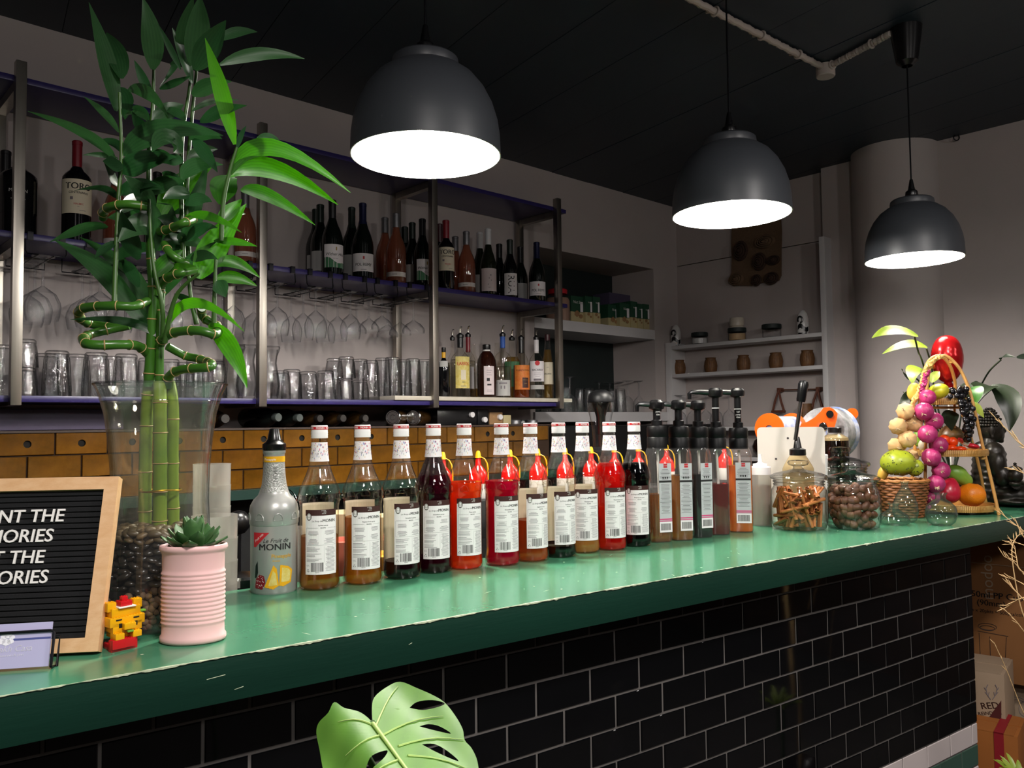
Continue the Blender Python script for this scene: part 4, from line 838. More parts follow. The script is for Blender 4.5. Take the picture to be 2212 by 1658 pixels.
# ------------------------------------------------------------------ the counter top
CT = 1.10
t = thing('counter_top', 'thick green painted wooden bar counter top with worn front edge', 'counter', (1.5, 1.33, 1.04))
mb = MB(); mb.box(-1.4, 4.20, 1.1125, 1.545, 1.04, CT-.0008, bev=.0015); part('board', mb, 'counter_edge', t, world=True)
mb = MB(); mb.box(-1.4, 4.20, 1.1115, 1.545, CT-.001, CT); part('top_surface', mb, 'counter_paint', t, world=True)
mb = MB(); v = []; f = []; k = 700; x0, x1 = -.4, 3.2                 # paint worn off along the front arris, uneven in width
for i in range(k+1):
    x = x0+(x1-x0)*i/k; q = max(0, .0009+.0007*math.sin(x*31)+.0006*math.sin(x*97+1)+R_.uniform(-.0005, .0011)+(.0012 if R_.random() < .03 else 0))
    v += [(x, 1.1108, CT-q*.9), (x, 1.1108, CT+.0004), (x, 1.1108+q*1.4+.0004, CT+.0004)]
for i in range(k): a = 3*i; f += [(a, a+3, a+4, a+1), (a+1, a+4, a+5, a+2)]
mb.add(v, f); part('worn_arris', mb, 'worn_edge', t, 0, world=True, label='pale bare wood along the worn front edge')
mb = MB()
for i in range(44):
    x, y = R_.uniform(.2, 2.4), R_.uniform(1.12, 1.40); a = R_.uniform(0, 6.3); l = R_.choice([.0015, .002, .003, .012]); c_, s_ = math.cos(a), math.sin(a); w_ = .0007 if l > .01 else l*.7
    mb.add([(x+c_*l, y+s_*l, CT+.0003), (x-s_*w_, y+c_*w_, CT+.0003), (x-c_*l, y-s_*l, CT+.0003), (x+s_*w_, y-c_*w_, CT+.0003)], [(0, 1, 2, 3)])
for x, z, l in ((.33, 1.075, .012), (.36, 1.055, .006), (.62, 1.07, .003)): mb.add([(x-l, 1.1120, z-.0007), (x+l, 1.1120, z+.001), (x+l, 1.1120, z+.002), (x-l, 1.1120, z+.0)], [(0, 1, 2, 3)])
part('paint_chips', mb, 'worn_edge', t, 0, world=True).__setitem__('kind', 'stuff')
# dark working ledge behind the counter, bottle rail
mb = MB(); mb.box(-1.2, 2.75, 1.60, 1.985, .84, .88, bev=.003); mb.box(-1.2, 2.75, 1.62, 1.66, 0, .84); mb.box(-1.2, 2.75, 1.9, 1.98, 0, .84)
solo('work_bench', mb, 'under_dark', 'dark lower work bench behind the counter', 'bench')
RZ = 1.195
mb = MB(); mb.box(1.08, 2.52, 1.84, 1.97, RZ-.012, RZ, bev=.002); mb.box(1.08, 2.52, 1.836, 1.842, RZ-.10, RZ, bev=.001)
for x in (1.10, 1.85, 2.50): mb.box(x-.012, x+.012, 1.88, 1.93, .88, RZ-.012)
solo('bottle_rail', mb, 'under_dark', 'black raised rail behind the syrup bottles holding the sauce bottles', 'rail')

# ------------------------------------------------------------------ syrup bottles in a row
sy_out = [(0, .004), (.031, .0), (.0365, .003), (.0385, .010), (.0375, .022), (.0362, .034), (.0362, .150), (.0372, .156), (.0385, .164), (.0385, .176), (.0372, .183), (.0350, .189), (.0305, .199), (.0258, .210), (.0215, .222), (.0185, .232), (.0170, .240), (.0160, .250), (.0148, .268), (.0140, .280)]
def sy_r(z):
    for (r0, z0), (r1, z1) in zip(sy_out[2:], sy_out[3:]):
        if z0 <= z <= z1: return r0+(r1-r0)*(z-z0)/(z1-z0+1e-9)
    return .03
SM = {}
mb = MB(); mb.lathe(sy_out[:15], 40); SM['body'] = mb.mesh('glass_body', 'bottle_glass')
mb = MB(); mb.lathe(sy_out[12:], 32); SM['neck'] = mb.mesh('frosted_neck', 'bottle_frost')
mb = MB()
for k in range(8):                                              # the moulded arches round the shoulder
    a = 2*PI*k/8+.39; P_ = lambda x, y: (.0392*math.sin(a+x/.0385), -.0392*math.cos(a+x/.0385), y)
    arc = [P_(.0085*math.cos(q), .163+.0125*math.sin(q)) for q in [i*PI/8 for i in range(9)]]; mb.tube(arc+[arc[0]], .0011, 5)
SM['arch'] = mb.mesh('moulded_arches', 'bottle_glass')
mb = MB(); c = [(.0155, .2795), (.0160, .281), (.0155, .2835), (.0160, .286), (.0155, .288), (.0160, .290), (.0155, .292), (.0155, .2955)]; mb.lathe(c, 32); mb.lathe([(.0155, .2955), (.0157, .2960), (.0157, .3015), (.0150, .304), (0, .304)], 32, mi=0)
mb.lathe([(.0159, .2958), (.0159, .3012)], 32, mi=1)
for k in range(5): put_text(mb, 'MONIN', k*2*PI*.0158/5, .2985, .0050, cyl_place(.0161), 2, .03, 0, .95)
SM['cap'] = mb.mesh('cap', ['cap_white', 'cap_red', 'ink_white'])
mb = MB(); mb.lathe([(sy_r(.236)+.0005, .236), (sy_r(.25)+.0005, .25), (sy_r(.272)+.0005, .272)], 28); cols = ['ink_red', 'ink_blue', 'ink_yellow', 'ink_pink', 'ink_green', 'ink_soft']
for k in range(240):                                            # neck paper printed with small coloured bottles
    a = R_.uniform(-PI, PI); z = R_.uniform(.238, .270); w_, h_ = R_.uniform(.0003, .0006), R_.uniform(.0006, .0021)
    if z < .245+.004*math.sin(a*2) and R_.random() < .8: continue
    r = sy_r(z)+.0008; P_ = lambda x, y: (r*math.sin(a+x/r), -r*math.cos(a+x/r), z+y); put_rect(mb, -w_, w_, -h_, h_, P_, 1+R_.randrange(6))
SM['neckpaper'] = mb.mesh('neck_label', ['paper_white']+cols)
def sy_label(title):
    R = .0366; w_ = .031; mb = MB(); P_ = cyl_place(R); Q = cyl_place(R+.0003)
    put_rect(mb, -w_, w_, .030, .1375, P_, 0, 14); put_rect(mb, -w_, w_, .1375, .1485, P_, 1, 14)
    c = [Q(-.0235+.0052*math.cos(a), .1360+.0072*math.sin(a)) for a in [i*PI/10 for i in range(20)]]; mb.add(c, [tuple(range(20))], 1)
    Q2 = cyl_place(R+.0005); c = [Q2(-.0235+.0042*math.cos(a), .1360+.0061*math.sin(a)) for a in [i*PI/10 for i in range(20)]]; mb.add(c, [tuple(range(20))], 2)
    c = [Q2(-.0232+.0018*math.cos(a), .1372+.0026*math.sin(a)) for a in [i*PI/6 for i in range(12)]]; Q3 = cyl_place(R+.0007)
    c = [Q3(-.0234+.0019*math.cos(a), .1374+.0027*math.sin(a)) for a in [i*PI/6 for i in range(12)]]; mb.add(c, [tuple(range(12))], 0); c = [Q3(-.0234+.0032*math.cos(a), .1315+.0028*math.sin(a)) for a in [i*PI/6 for i in range(7)]]; mb.add(c, [tuple(range(7))], 0)
    put_text(mb, 'Le Sirop de', -.0085, .1275, .0041, Q, 3, 0, .3); put_text(mb, 'MONIN', .0145, .1280, .0076, Q, 3, .03, 0, 1.0)
    put_text(mb, title, .003, .1198, .0034, Q, 3, .015); put_text(mb, 'RECIPES', .003, .1150, .0028, Q, 3, .02)
    put_text(mb, '14:04', .006, .1440, .0026, Q, 4, .0); put_text(mb, 'LZ 70286', .004, .1466, .0022, Q, 4); put_text(mb, '2027.07.', .005, .1412, .0024, Q, 4)
    for x0, x1, y in ((-.028, -.006, .1150), (.012, .029, .1150), (-.028, .029, .0835)): put_rect(mb, x0, x1, y, y+.0003, Q, 5, 8)
    for x0, x1 in ((-.0285, -.0282), (.0285, .0288)): put_rect(mb, x0, x1, .0835, .115, Q, 5)
    rr = random.Random(len(title))
    for cx, ys in ((-.0155, (.108, .094)), (.0155, (.109, .095))):
        for y0 in ys:
            for j in range(5 if y0 < .1 else 4): l = rr.uniform(.006, .0115); put_rect(mb, cx-l, cx+l, y0-j*.0021, y0-j*.0021+.0006, Q, 5, 4)
    for j in range(12):
        if j in (4, 8): continue
        put_rect(mb, -.0285, -.0285+rr.uniform(.016, .030), .0790-j*.0023, .0790-j*.0023+.0006, Q, 5, 5)
    for j in range(19): put_rect(mb, .0068+rr.uniform(0, .004), .0285-rr.uniform(0, .005), .0795-j*.0024, .0795-j*.0024+.0006, Q, 5, 4)
    for x in (.005, .0125): put_rect(mb, x, x+.0002, .052, .081, Q, 5)
    x = -.0195
    while x < .0035: l = rr.choice([.0003, .0005, .0009]); put_rect(mb, x, x+l, .0355, .0520, Q, 3); x += l+rr.choice([.0004, .0006, .0009])
    put_text(mb, '3052910', -.008, .0340, .0022, Q, 3); put_text(mb, '0.7L', -.0255, .0465, .0036, Q, 5)
    for k in range(3):                                           # recycling mark: three bent arrows
        a = PI/2+k*2*PI/3; q = [(-.0255+.0026*math.cos(a+b)*(1 if m else .62), .0372+.0026*math.sin(a+b)*(1 if m else .62)) for b in (-.7, -.2, .45) for m in (0, 1)]
        mb.add([Q(*p) for p in q], [(0, 1, 3, 2), (2, 3, 5, 4)], 3)
    return mb.mesh('back_label', ['paper_white', 'ink_brown', 'paper_grey', 'ink', 'ink_white', 'ink_soft'], 0)
def sy_front():
    mb = MB(); put_rect(mb, -.034, .034, .030, .156, lambda x, y: (.0364*math.sin(x/.0364+PI), -.0364*math.cos(x/.0364+PI), y), 0, 14); return mb.mesh('front_label', 'paper_cream', 0)
SM['front'] = sy_front()
def sy_liquid(lv, m_):
    q = [(0, .0045)]+[(r-.0022, z+.002) for r, z in sy_out[1:] if z < lv-.004]+[(sy_r(lv)-.0022, lv)]; mb = MB(); mb.lathe(q+[(0, lv)], 36); return mb.mesh('syrup', m_)
SY = [(690, 1277, 'amber', .098, 'Lychee syrup', 6, 'amber lychee syrup bottle, first of the row, with only the lower part full'),
      (784, 1265, 'tea', .127, 'Passion fruit syrup', 14, 'tea brown passion fruit syrup bottle filled to its label top, second in the row'),
      (868, 1253, 'plum', .034, 'Strawberry syrup', 26, 'almost empty strawberry syrup bottle with dark plum rest at its foot'),
      (938, 1240, 'cherry', .236, 'Strawberry syrup', 12, 'dark cherry syrup bottle full up to the neck paper, fourth in the row'),
      (1005, 1232, 'orange_red', .181, 'Rose syrup', 22, 'bright orange red syrup bottle full to the shoulder, fifth in the row'),
      (1086, 1224, 'crimson', .180, 'Grenadine syrup', 22, 'crimson grenadine syrup bottle, sixth in the row'),
      (1149, 1215, 'rust', .090, 'Hazelnut syrup', 32, 'rust brown syrup bottle less than half full, right of the crimson one'),
      (1210, 1206, 'nearblack', .026, 'Vanilla syrup', 30, 'nearly empty clear syrup bottle with a black rest at its foot'),
      (1262, 1196, 'tan', .100, 'Pineapple syrup', 16, 'tan pineapple syrup bottle left of the bright red one'),
      (1320, 1190, 'red', .206, 'Watermelon syrup', 28, 'bright red watermelon syrup bottle, last but one of the row'),
      (1374, 1182, 'black_syrup', .203, 'Butterfly Pea syrup', 12, 'black butterfly pea syrup bottle at the end of the row, beside the pump bottles')]
for px, py, liq, lv, title, turn, lb in SY:
    p = on_counter(px, py, .0385); p.z = CT
    t = thing('syrup_bottle', lb, 'bottle', p, facing(p, turn), 'syrup bottles in a row on the counter')
    for k, nm in (('body', 'glass_body'), ('neck', 'frosted_neck'), ('arch', 'moulded_arches'), ('cap', 'cap'), ('neckpaper', 'neck_label'), ('front', 'front_label')): link(nm, SM[k], t)
    link('back_label', sy_label(title), t); link('syrup', sy_liquid(lv, 'liq_'+liq), t)

# ------------------------------------------------------------------ fruit mix bottle of silver plastic
p = at_z(585, 1276, CT); d = Vector((p.x, p.y, 0)).normalized(); p = Vector((.548, 1.496, CT))
t = thing('fruit_mix_bottle', 'tall silver plastic pineapple fruit mix bottle with black spout cap', 'bottle', p, facing(p, 4))
mb = MB(); mb.lathe([(0, .003), (.040, 0), (.042, .004), (.042, .10), (.0425, .122)], 40); mb.lathe([(.0425, .122), (.0440, .125), (.0440, .150), (.0425, .158), (.037, .168), (.029, .176), (.0265, .182)], 40); part('bottle_body', mb, 'silver_plastic', t)
mb = MB(); mb.lathe([(.0265, .182), (.0225, .195), (.0202, .215), (.0190, .235)], 36); put_text(mb, 'MONIN', .0, .208, .012, lambda x, y: ((.0222-.0011*(y-.195)/.02)*math.sin(x/.021), -(.0222-.0011*(y-.195)/.02)*math.cos(x/.021)-.0004, y), 1, .02, 0, 1, -PI/2); part('grained_neck', mb, ['silver_grain', 'silver_plastic'], t)
mb = MB(); mb.lathe([(.0190, .235), (.0188, .250), (.0192, .252), (.0205, .254), (.0205, .258), (.019, .260)], 32); mb.lathe([(.0194, .237), (.0193, .2475)], 32, mi=1); put_text(mb, 'Pineapple', -.010, .242, .0062, cyl_place(.0196), 2); part('neck_ring', mb, ['silver_plastic', 'yellow_band', 'ink_white'], t)
mb = MB(); mb.lathe([(.0205, .258), (.0215, .260), (.0215, .270), (.016, .274), (.0125, .279), (.0095, .294), (.0088, .298), (.006, .299), (0, .296)], 28); part('spout_cap', mb, 'black_plastic', t)
mb = MB()
for k in range(8):
    a = 2*PI*k/8+.1; P_ = lambda x, y: (.0443*math.sin(a+x/.044), -.0443*math.cos(a+x/.044), y); arc = [P_(.0085*math.cos(q), .133+.012*math.sin(q)) for q in [i*PI/8 for i in range(9)]]; mb.tube(arc+[arc[0]], .0009, 5)
part('moulded_arches', mb, 'silver_plastic', t)
Q = cyl_place(.0424); Q2 = cyl_place(.0426); Q3 = cyl_place(.0428); mb = MB()
put_fill(mb, [(-.044, .1118), (-.0105, .1118), (-.0385, .0850), (-.044, .0850)], Q, 0); put_text(mb, 'Fruit mix', -.0315, .1020, .0062, Q2, 2, 0, .2, 1, .68)
put_text(mb, 'Le Fruit de', 0, .0965, .0105, Q2, 1, 0, .3); put_text(mb, 'MONIN', -.001, .0850, .0162, Q2, 1, .04, 0, 1.1); put_text(mb, 'Pineapple', .011, .0685, .0098, Q2, 3, .01); put_text(mb, 'Ananas', .001, .0605, .0048, Q2, 3)
def blob(pts, m_, q=Q2): put_fill(mb, pts, q, m_)
blob([(-.020, .014), (-.004, .053), (.002, .046), (.006, .016), (-.004, .010)], 3); blob([(.006, .016), (.008, .053), (.024, .049), (.033, .042), (.030, .020), (.014, .014)], 3); blob([(-.013, .016), (-.005, .043), (.0, .038), (.003, .017)], 4, Q3); blob([(.010, .022), (.0115, .048), (.024, .045), (.029, .039), (.027, .022)], 4, Q3)
blob([(-.040, .012), (-.038, .028), (-.030, .036), (-.021, .034), (-.018, .022), (-.024, .010)], 5); blob([(-.041, .030), (-.039, .052), (-.034, .060), (-.033, .040), (-.036, .030)], 6)
for k in range(26): x, y = R_.uniform(-.037, -.021), R_.uniform(.013, .033); blob([(x, y), (x+.001, y), (x+.001, y+.001), (x, y+.001)], 2, Q3)
part('front_print', mb, ['ink_red', 'ink', 'ink_white', 'yellow_band', 'paper_yellow', 'cherry_print' if 'cherry_print' in MATS else 'foil_red', 'foil_green'], t, 0)

# ------------------------------------------------------------------ pump bottles
def pump_bottle(px, py, r, h_sh, liq, lv, label, hgt, turn, lab=True, spout=-90, spl=.055, txt=False):
    p = on_counter(px, py, r); p.z = CT; t = thing('pump_bottle', label, 'bottle', p, facing(p, turn), 'pump bottles on the counter')
    rc = .026; mb = MB()
    def sq(rr, z, n=32, k=4.0):
        o = []
        for i in range(n):
            a = 2*PI*(i+.5)/n; c_, s_ = math.cos(a), math.sin(a); o.append((rr*math.copysign(abs(c_)**(2/k), c_), rr*math.copysign(abs(s_)**(2/k), s_), z))
        return o
    def loft(rings, capb=True, capt=False):
        v = []; f = []; n = len(rings[0])
        for g in rings: v += g
        for j in range(len(rings)-1):
            for i in range(n): f.append((j*n+i, j*n+(i+1) % n, (j+1)*n+(i+1) % n, (j+1)*n+i))
        if capb: f.append(tuple(range(n))[::-1])
        if capt: f.append(tuple(len(v)-n+i for i in range(n)))
        mb.add(v, f)
    H = h_sh; loft([sq(r*.94, 0), sq(r, .006), sq(r, H-.014), sq(r*.93, H-.004), sq(rc*1.02, H+.006, k=2.0), sq(rc*.9, H+.012, k=2.0)]); part('plastic_body', mb, 'pump_plastic', t)
    mb = MB(); loft([sq(r*.92, .003), sq(r*.96, .008), sq(r*.96, lv)], True, True); part('liquid', mb, 'liq_'+liq, t)
    mb = MB(); mb.lathe([(rc, H+.004), (rc, H+.032), (rc*.95, H+.034), (rc*1.0, H+.036), (rc*1.0, H+.058), (rc*.93, H+.062), (.014, H+.063), (.014, H+.076), (.010, H+.078)], 28); part('pump_collar', mb, 'matte_black', t)
    zt = hgt; mb = MB(); mb.lathe([(.0095, H+.07), (.0095, zt-.010)], 18); mb.lathe([(.0097, H+.113), (.0097, H+.115)], 18, mi=1)
    if txt:
        for j, s_ in enumerate(('half', 'pump', '10ml')): put_text(mb, s_, 0, H+.106-j*.0075, .0062, cyl_place(.0099), 1, .02)
    part('pump_stem', mb, ['black_plastic', 'ink_white'], t)
    a = math.radians(spout)-t.rotation_euler.z; dx = Vector((math.cos(a), math.sin(a), 0))
    mb = MB(); mb.lathe([(.0095, zt-.014), (.019, zt-.010), (.0205, zt-.002), (.020, zt+.006), (.014, zt+.012), (0, zt+.0135)], 24); mb.tube([Vector((0, 0, zt-.001)), dx*(spl*.6)+Z3*(zt+.002), dx*(spl-.006)+Z3*(zt+.002), dx*spl+Z3*(zt-.003), dx*spl+Z3*(zt-.017)], [.0085, .007, .006, .006, .005], 10); part('pump_head', mb, 'black_plastic', t)
    mb = MB(); mb.tube([(0, 0, H), (.004, .002, H*.5), (.006, .004, .012)], .0035, 8); part('dip_tube', mb, 'squeeze_white', t)
    if lab:
        F_ = flat_place(Vector((r*.20, -r-.0007, 0)), Vector((1, 0, 0)), Z3); G_ = flat_place(Vector((r*.20, -r-.0011, 0)), Vector((1, 0, 0)), Z3); w_ = r*.60; z0, z1 = .026, H-.032
        mb = MB(); put_rect(mb, -w_, w_, z0+.026, z1, F_, 0); put_rect(mb, -w_, w_, z0, z0+.026, F_, 1); put_rect(mb, -w_, w_, z0+.027, z0+.029, G_, 2); put_rect(mb, -w_, w_, z0+.031, z0+.034, G_, 2)
        put_rect(mb, -.004, .006, z1-.011, z1-.001, G_, 3); put_rect(mb, -w_, w_, z1-.048, z1-.043, G_, 4); put_text(mb, 'SUGAR', .001, z1-.006, .003, flat_place(Vector((r*.20, -r-.0014, 0)), Vector((1, 0, 0)), Z3), 5, .02); rr = random.Random(px)
        for j in range(34):
            y = z1-.016-j*.0034
            if y < z0+.045 or (-.050 < y-z1 < -.040): continue
            l = rr.uniform(.45, .92)*w_; put_rect(mb, -l, l, y, y+.0008, G_, 6 if j % 3 else 4)
        for k in range(3):                                       # three little cup pictures
            x = -.006+k*.006; mb.add([G_(x-.0018, z1-.034), G_(x+.0018, z1-.034), G_(x+.0009, z1-.039), G_(x-.0009, z1-.039)], [(3, 2, 1, 0)], 4)
        x = -w_*.8
        while x < w_*.75: l = rr.choice([.0004, .0007]); put_rect(mb, x, x+l, z0+.005, z0+.022, G_, 4); x += l+rr.choice([.0005, .0008])
        part('label', mb, ['pump_label', 'paper_white', 'ink_pink', 'ink_red', 'ink', 'ink_white', 'ink_soft'], t, 0)
    return t
hp = lambda px, py, yc: (at_y(px, yc, on_counter(px, py, .03).y).z-CT)
LS = math.degrees(math.atan2(-RH.y, -RH.x))           # spouts point left as the guests see it
for px, py, r, liq, lv, yh, lb, turn, lab, txt, spl in ((1424, 1172, .0285, 'amber', .120, 874, 'pump bottle of amber syrup, first of the five, spout turned left', 12, True, True, .050), (1471, 1168, .0275, 'tea', .165, 874, 'pump bottle of golden brown syrup, second of the five', 8, True, False, .048),
                                                  (1513, 1162, .0275, 'black_syrup', .165, 875, 'pump bottle of black syrup, middle of the five', 16, True, False, .046), (1552, 1156, .0285, 'grape_red', .135, 848, 'unlabelled pump bottle of dark red syrup, fourth of the five, tall pump', 0, False, False, .070), (1600, 1150, .0330, 'mango', .180, 848, 'pump bottle of orange mango syrup at the right end, tall pump', -8, True, True, .066)):
    h = hp(px-12, py, yh); pump_bottle(px, py, r, hp(px, py, 972), liq, lv, lb, h, turn+14, lab, LS, spl, txt)
# little drip hanger plus the hinged nozzle cover are part of the heads above

# ------------------------------------------------------------------ sauce bottles with red tops on the rail
SQ = {}
mb = MB(); mb.lathe([(0, .001), (.0255, .001), (.0265, .004), (.0265, .042), (.0255, .046)], 28); SQ['b'] = mb.mesh('bottle_body', 'squeeze_white')
mb = MB(); mb.lathe([(.0262, .040), (.0268, .046), (.0262, .062), (.022, .076), (.013, .088), (.0082, .094), (.0068, .112), (.0055, .118), (0, .118)], 28); SQ['r'] = mb.mesh('cone_top', 'sauce_red')
mb = MB(); mb.lathe([(.0088, .113), (.0080, .116), (.0068, .126), (.0045, .132), (0, .1335)], 20); mb.tube([(.007, 0, .116), (.018, 0, .110), (.0245, 0, .098), (.0275, 0, .080), (.0275, 0, .052)], [.0012, .0018, .0022, .0022, .0018], 6); SQ['y'] = mb.mesh('tip_cap', 'sauce_yellow')
for i, px in enumerate((957, 1033, 1102, 1162, 1221, 1277, 1327, 1379, 1440, 1565)):
    p = at_y(px, 1000, 1.905); p.z = RZ; o = thing('sauce_bottle', ['first', 'second', 'third', 'fourth', 'fifth', 'sixth', 'seventh', 'eighth', 'ninth', 'tenth'][i]+' red topped squeeze bottle from the left, seen between the syrups', 'bottle', p, math.atan2(RH.y, RH.x)+R_.uniform(-.5, .2), 'red topped sauce bottles on the rail')
    link('bottle_body', SQ['b'], o); link('cone_top', SQ['r'], o); link('tip_cap', SQ['y'], o)
# ------------------------------------------------------------------ things on the lower bench, glimpsed between the bottles
def cup_stack(px, ytop, r, y, zb, nb, label, m_):
    p = at_y(px, ytop, y); zt = p.z; p.z = zb; t = thing('cup_stack', label, 'cups', p); hh = zt-zb; n = nb
    for i in range(n):
        z1 = hh-i*hh/n*.86; mb = MB(); mb.lathe([(r, z1), (r*.985, z1-.003), (r*.965, z1-hh/n*.86-.004)], 26); part('cup_rim', mb, m_, t)
    mb = MB(); mb.lathe([(r*.96, hh*.16), (r*.70, 0), (0, 0)], 26); part('lowest_cup', mb, m_, t)
    return t
cup_stack(458, 1001, .037, 1.70, .88, 9, 'taller rear stack of clear plastic cups behind the vase', 'cloudy_plastic')
cup_stack(464, 1112, .043, 1.62, .88, 7, 'shorter front stack of milky cups beside the pink pot', 'cloudy_plastic')
p = at_y(522, 1300, 1.68); p.z = .88; mb = MB(); mb.lathe([(0, 0), (.038, 0), (.042, .01), (.042, .10), (.036, .112)], 24); t = thing('storage_jar', 'dark jar with a steel lid behind the fruit mix bottle', 'jar', (p.x, p.y, .97)); part('jar_wall', mb, 'smoke_glass', t)
mb = MB(); mb.lathe([(.040, .112), (.044, .114), (.044, .128), (.040, .133), (0, .133)], 24); part('lid', mb, 'chrome', t); mb = MB(); mb.lathe([(0, -.09), (.035, -.09), (.035, -.001), (0, -.001)], 16); part('jar_foot', mb, 'under_dark', t)
p = at_y(610, 1085, 2.0); t = thing('bar_strainer', 'coiled steel bar strainer behind the silver fruit mix bottle', 'strainer', (p.x, p.y, .88))
c = p; mb = MB()
for k in range(5): rr = .012+.006*k; mb.tube([c+RH*rr*math.cos(a)+Z3*rr*math.sin(a) for a in [i*PI/12 for i in range(24)]], .0014, 5, closed=True)
part('coil', mb, 'chrome', t, world=True); mb = MB(); mb.tube([Vector((p.x, p.y, .88)), c-Z3*.036], .005, 8); part('handle', mb, 'chrome', t, world=True)
p = at_y(515, 1128, 2.0); t = thing('black_ladle', 'round black ladle head standing behind the fruit mix bottle', 'ladle', (p.x, p.y, .88)); mb = MB(); mb.ball(p, .030, 2, 0, (1, .8, 1)); part('bowl', mb, 'black_plastic', t, world=True); mb = MB(); mb.tube([Vector((p.x, p.y, .88)), p-Z3*.02], .007, 8); part('handle', mb, 'black_plastic', t, world=True)
p = at_y(633, 1150, 1.75); mb = MB(); mb.lathe([(0, 0), (.028, 0), (.032, .20), (.033, .30)], 22); solo('measuring_beaker', mb, 'cloudy_plastic', 'cloudy plastic beaker behind the first syrup bottle', 'beaker', (p.x, p.y, .88))
for i, (px, yt, r, m_, lb) in enumerate(((738, 1165, .05, 'tub_pink', 'salmon pink tub glimpsed between the first two syrup bottles'), (742, 1105, .055, 'lid_paper', 'pile of cream paper lids above the pink tub'), (838, 1112, .05, 'lid_paper', 'cream paper lid pile glimpsed between second and third syrup'), (835, 1195, .05, 'fruit_yellow', 'yellow tub glimpsed between second and third syrup'))):
    y = 1.72 if i in (0, 3) else 1.86; p = at_y(px, yt, y); mb = MB(); h = p.z-.88; mb.lathe([(0, 0), (r*.85, 0), (r, h-.01), (r*1.03, h), (r*.9, h), (r*.85, h-.01), (0, h-.012)], 26)
    solo('bench_tub', mb, m_, lb, 'tub', (p.x, p.y, .88))

# ------------------------------------------------------------------ letter board
a_ = math.radians(-28.2); tau = math.radians(18.7)
RB = Vector((math.cos(a_), math.sin(a_), 0)); BB = Vector((-math.sin(a_), math.cos(a_), 0)); VB = Z3*math.cos(tau)+BB*math.sin(tau); NB_ = -BB*math.cos(tau)+Z3*math.sin(tau)
PB = Vector((.208, 1.2251, 1.1055)); LB = .241; WB_ = .245; FWD = .0185; TH = .017
t = thing('letter_board', 'black felt letter board in an oak frame with white letters, leaning at the left', 'sign', PB-RB*WB_/2+BB*.01-Z3*.0055)
def bbox(mb, x0, x1, y0, y1, z0, z1, bev=.0008): mb.obox(PB, RB, VB, NB_, x0, x1, y0, y1, z0, z1, 0, bev)
def mitre(mb, poly): mb.prism(poly, PB-NB_*TH, RB, VB, NB_, TH)
w0, f0 = WB_, FWD
for poly in ([(0, 0), (0, LB), (-f0, LB-f0), (-f0, f0)], [(-w0, 0), (-w0, LB), (-w0+f0, LB-f0), (-w0+f0, f0)], [(0, 0), (-w0, 0), (-w0+f0, f0), (-f0, f0)], [(0, LB), (-w0, LB), (-w0+f0, LB-f0), (-f0, LB-f0)]):
    mb = MB(); mitre(mb, poly); part('frame_bar', mb, 'oak', t, 0, world=True)
mb = MB(); nrow = 26; ph = (LB-2*f0)/nrow
for k in range(nrow):
    y = f0+k*ph; q = [(y, -.0085), (y+ph*.15, -.0058), (y+ph*.8, -.0058), (y+ph, -.0085)]; v = []
    for yy, zz in q: v += [PB+RB*(-w0+f0)+VB*yy+NB_*zz, PB+RB*(-f0)+VB*yy+NB_*zz]
    mb.add(v, [(2*i, 2*i+1, 2*i+3, 2*i+2) for i in range(3)])
bbox(mb, -w0+f0*.6, -f0*.6, f0*.6, LB-f0*.6, -.014, -.0086, 0); part('felt', mb, 'felt_black', t, 0, world=True, label='ribbed black felt')
for s_, px, py in (('I WANT THE', 140, 1114), ('THE MEMORIES', 115, 1157), ('NOT THE', 97, 1203), ('CALORIES', 104, 1246)):
    p = at_pl(px, py, NB_, NB_.dot(PB-NB_*.005)); u, v_ = (p-PB).dot(RB), (p-PB).dot(VB); mb = MB()
    vv, ff = text_geo(s_, .0255, .008, .06, .98); wmax = max(q[0] for q in vv)
    x = u-wmax; base = [PB+RB*(x+q[0])+VB*(v_+q[1])-NB_*.0054 for q in vv]; n = len(vv)
    mb.add(base+[q+NB_*.0022 for q in base], [tuple(n+i for i in f) for f in ff])
    ed = {}
    for f in ff:
        for i in range(len(f)): e = (f[i], f[(i+1) % len(f)]); ed[e] = 1
    mb.add(base+[q+NB_*.0022 for q in base], [(i, j, j+n, i+n) for (i, j) in ed if (j, i) not in ed]); part('letters', mb, 'letter_white', t, 0, world=True)
# business card holder and cards
a2, t2 = math.radians(-24), math.radians(17); RC = Vector((math.cos(a2), math.sin(a2), 0)); BC = Vector((-math.sin(a2), math.cos(a2), 0)); VC = Z3*math.cos(t2)+BC*math.sin(t2); NC = -BC*math.cos(t2)+Z3*math.sin(t2)
PC = at_z(105, 1438, 1.104); cw, chh = .088, .0545
t = thing('card_holder', 'black wire holder for business cards before the letter board', 'holder', PC-RC*cw/2-Z3*.004)
P_ = lambda x, y, z=0: PC+RC*x+VC*y+NC*z
mb = MB(); pts = [P_(.003, -.0005, .0015), P_(.003, .040, .0015), P_(.0015, .0425, .0015), P_(-.002, .0435, .0015), P_(-.080, .0435, .0015), P_(-.088, .0425, .0015), P_(-.090, .040, .0015), P_(-.090, -.0005, .0015)]; mb.tube(pts, .0018, 8)
for x in (.003, -.090): mb.tube([P_(x, -.0005, .0015), P_(x, -.001, -.004), P_(x, .002, -.03), Vector(P_(x, 0, -.04))+Z3*.0], .0018, 8)
mb.tube([P_(.003, 0, -.04), P_(-.09, 0, -.04)], .0018, 8); part('wire_frame', mb, 'black_wire', t, world=True)
mb = MB(); mb.tube([P_(.006, .0, -.012), P_(.006, .036, -.012), P_(-.093, .036, -.012), P_(-.093, .0, -.012)], .0018, 8); part('rear_wire', mb, 'black_wire', t, world=True)
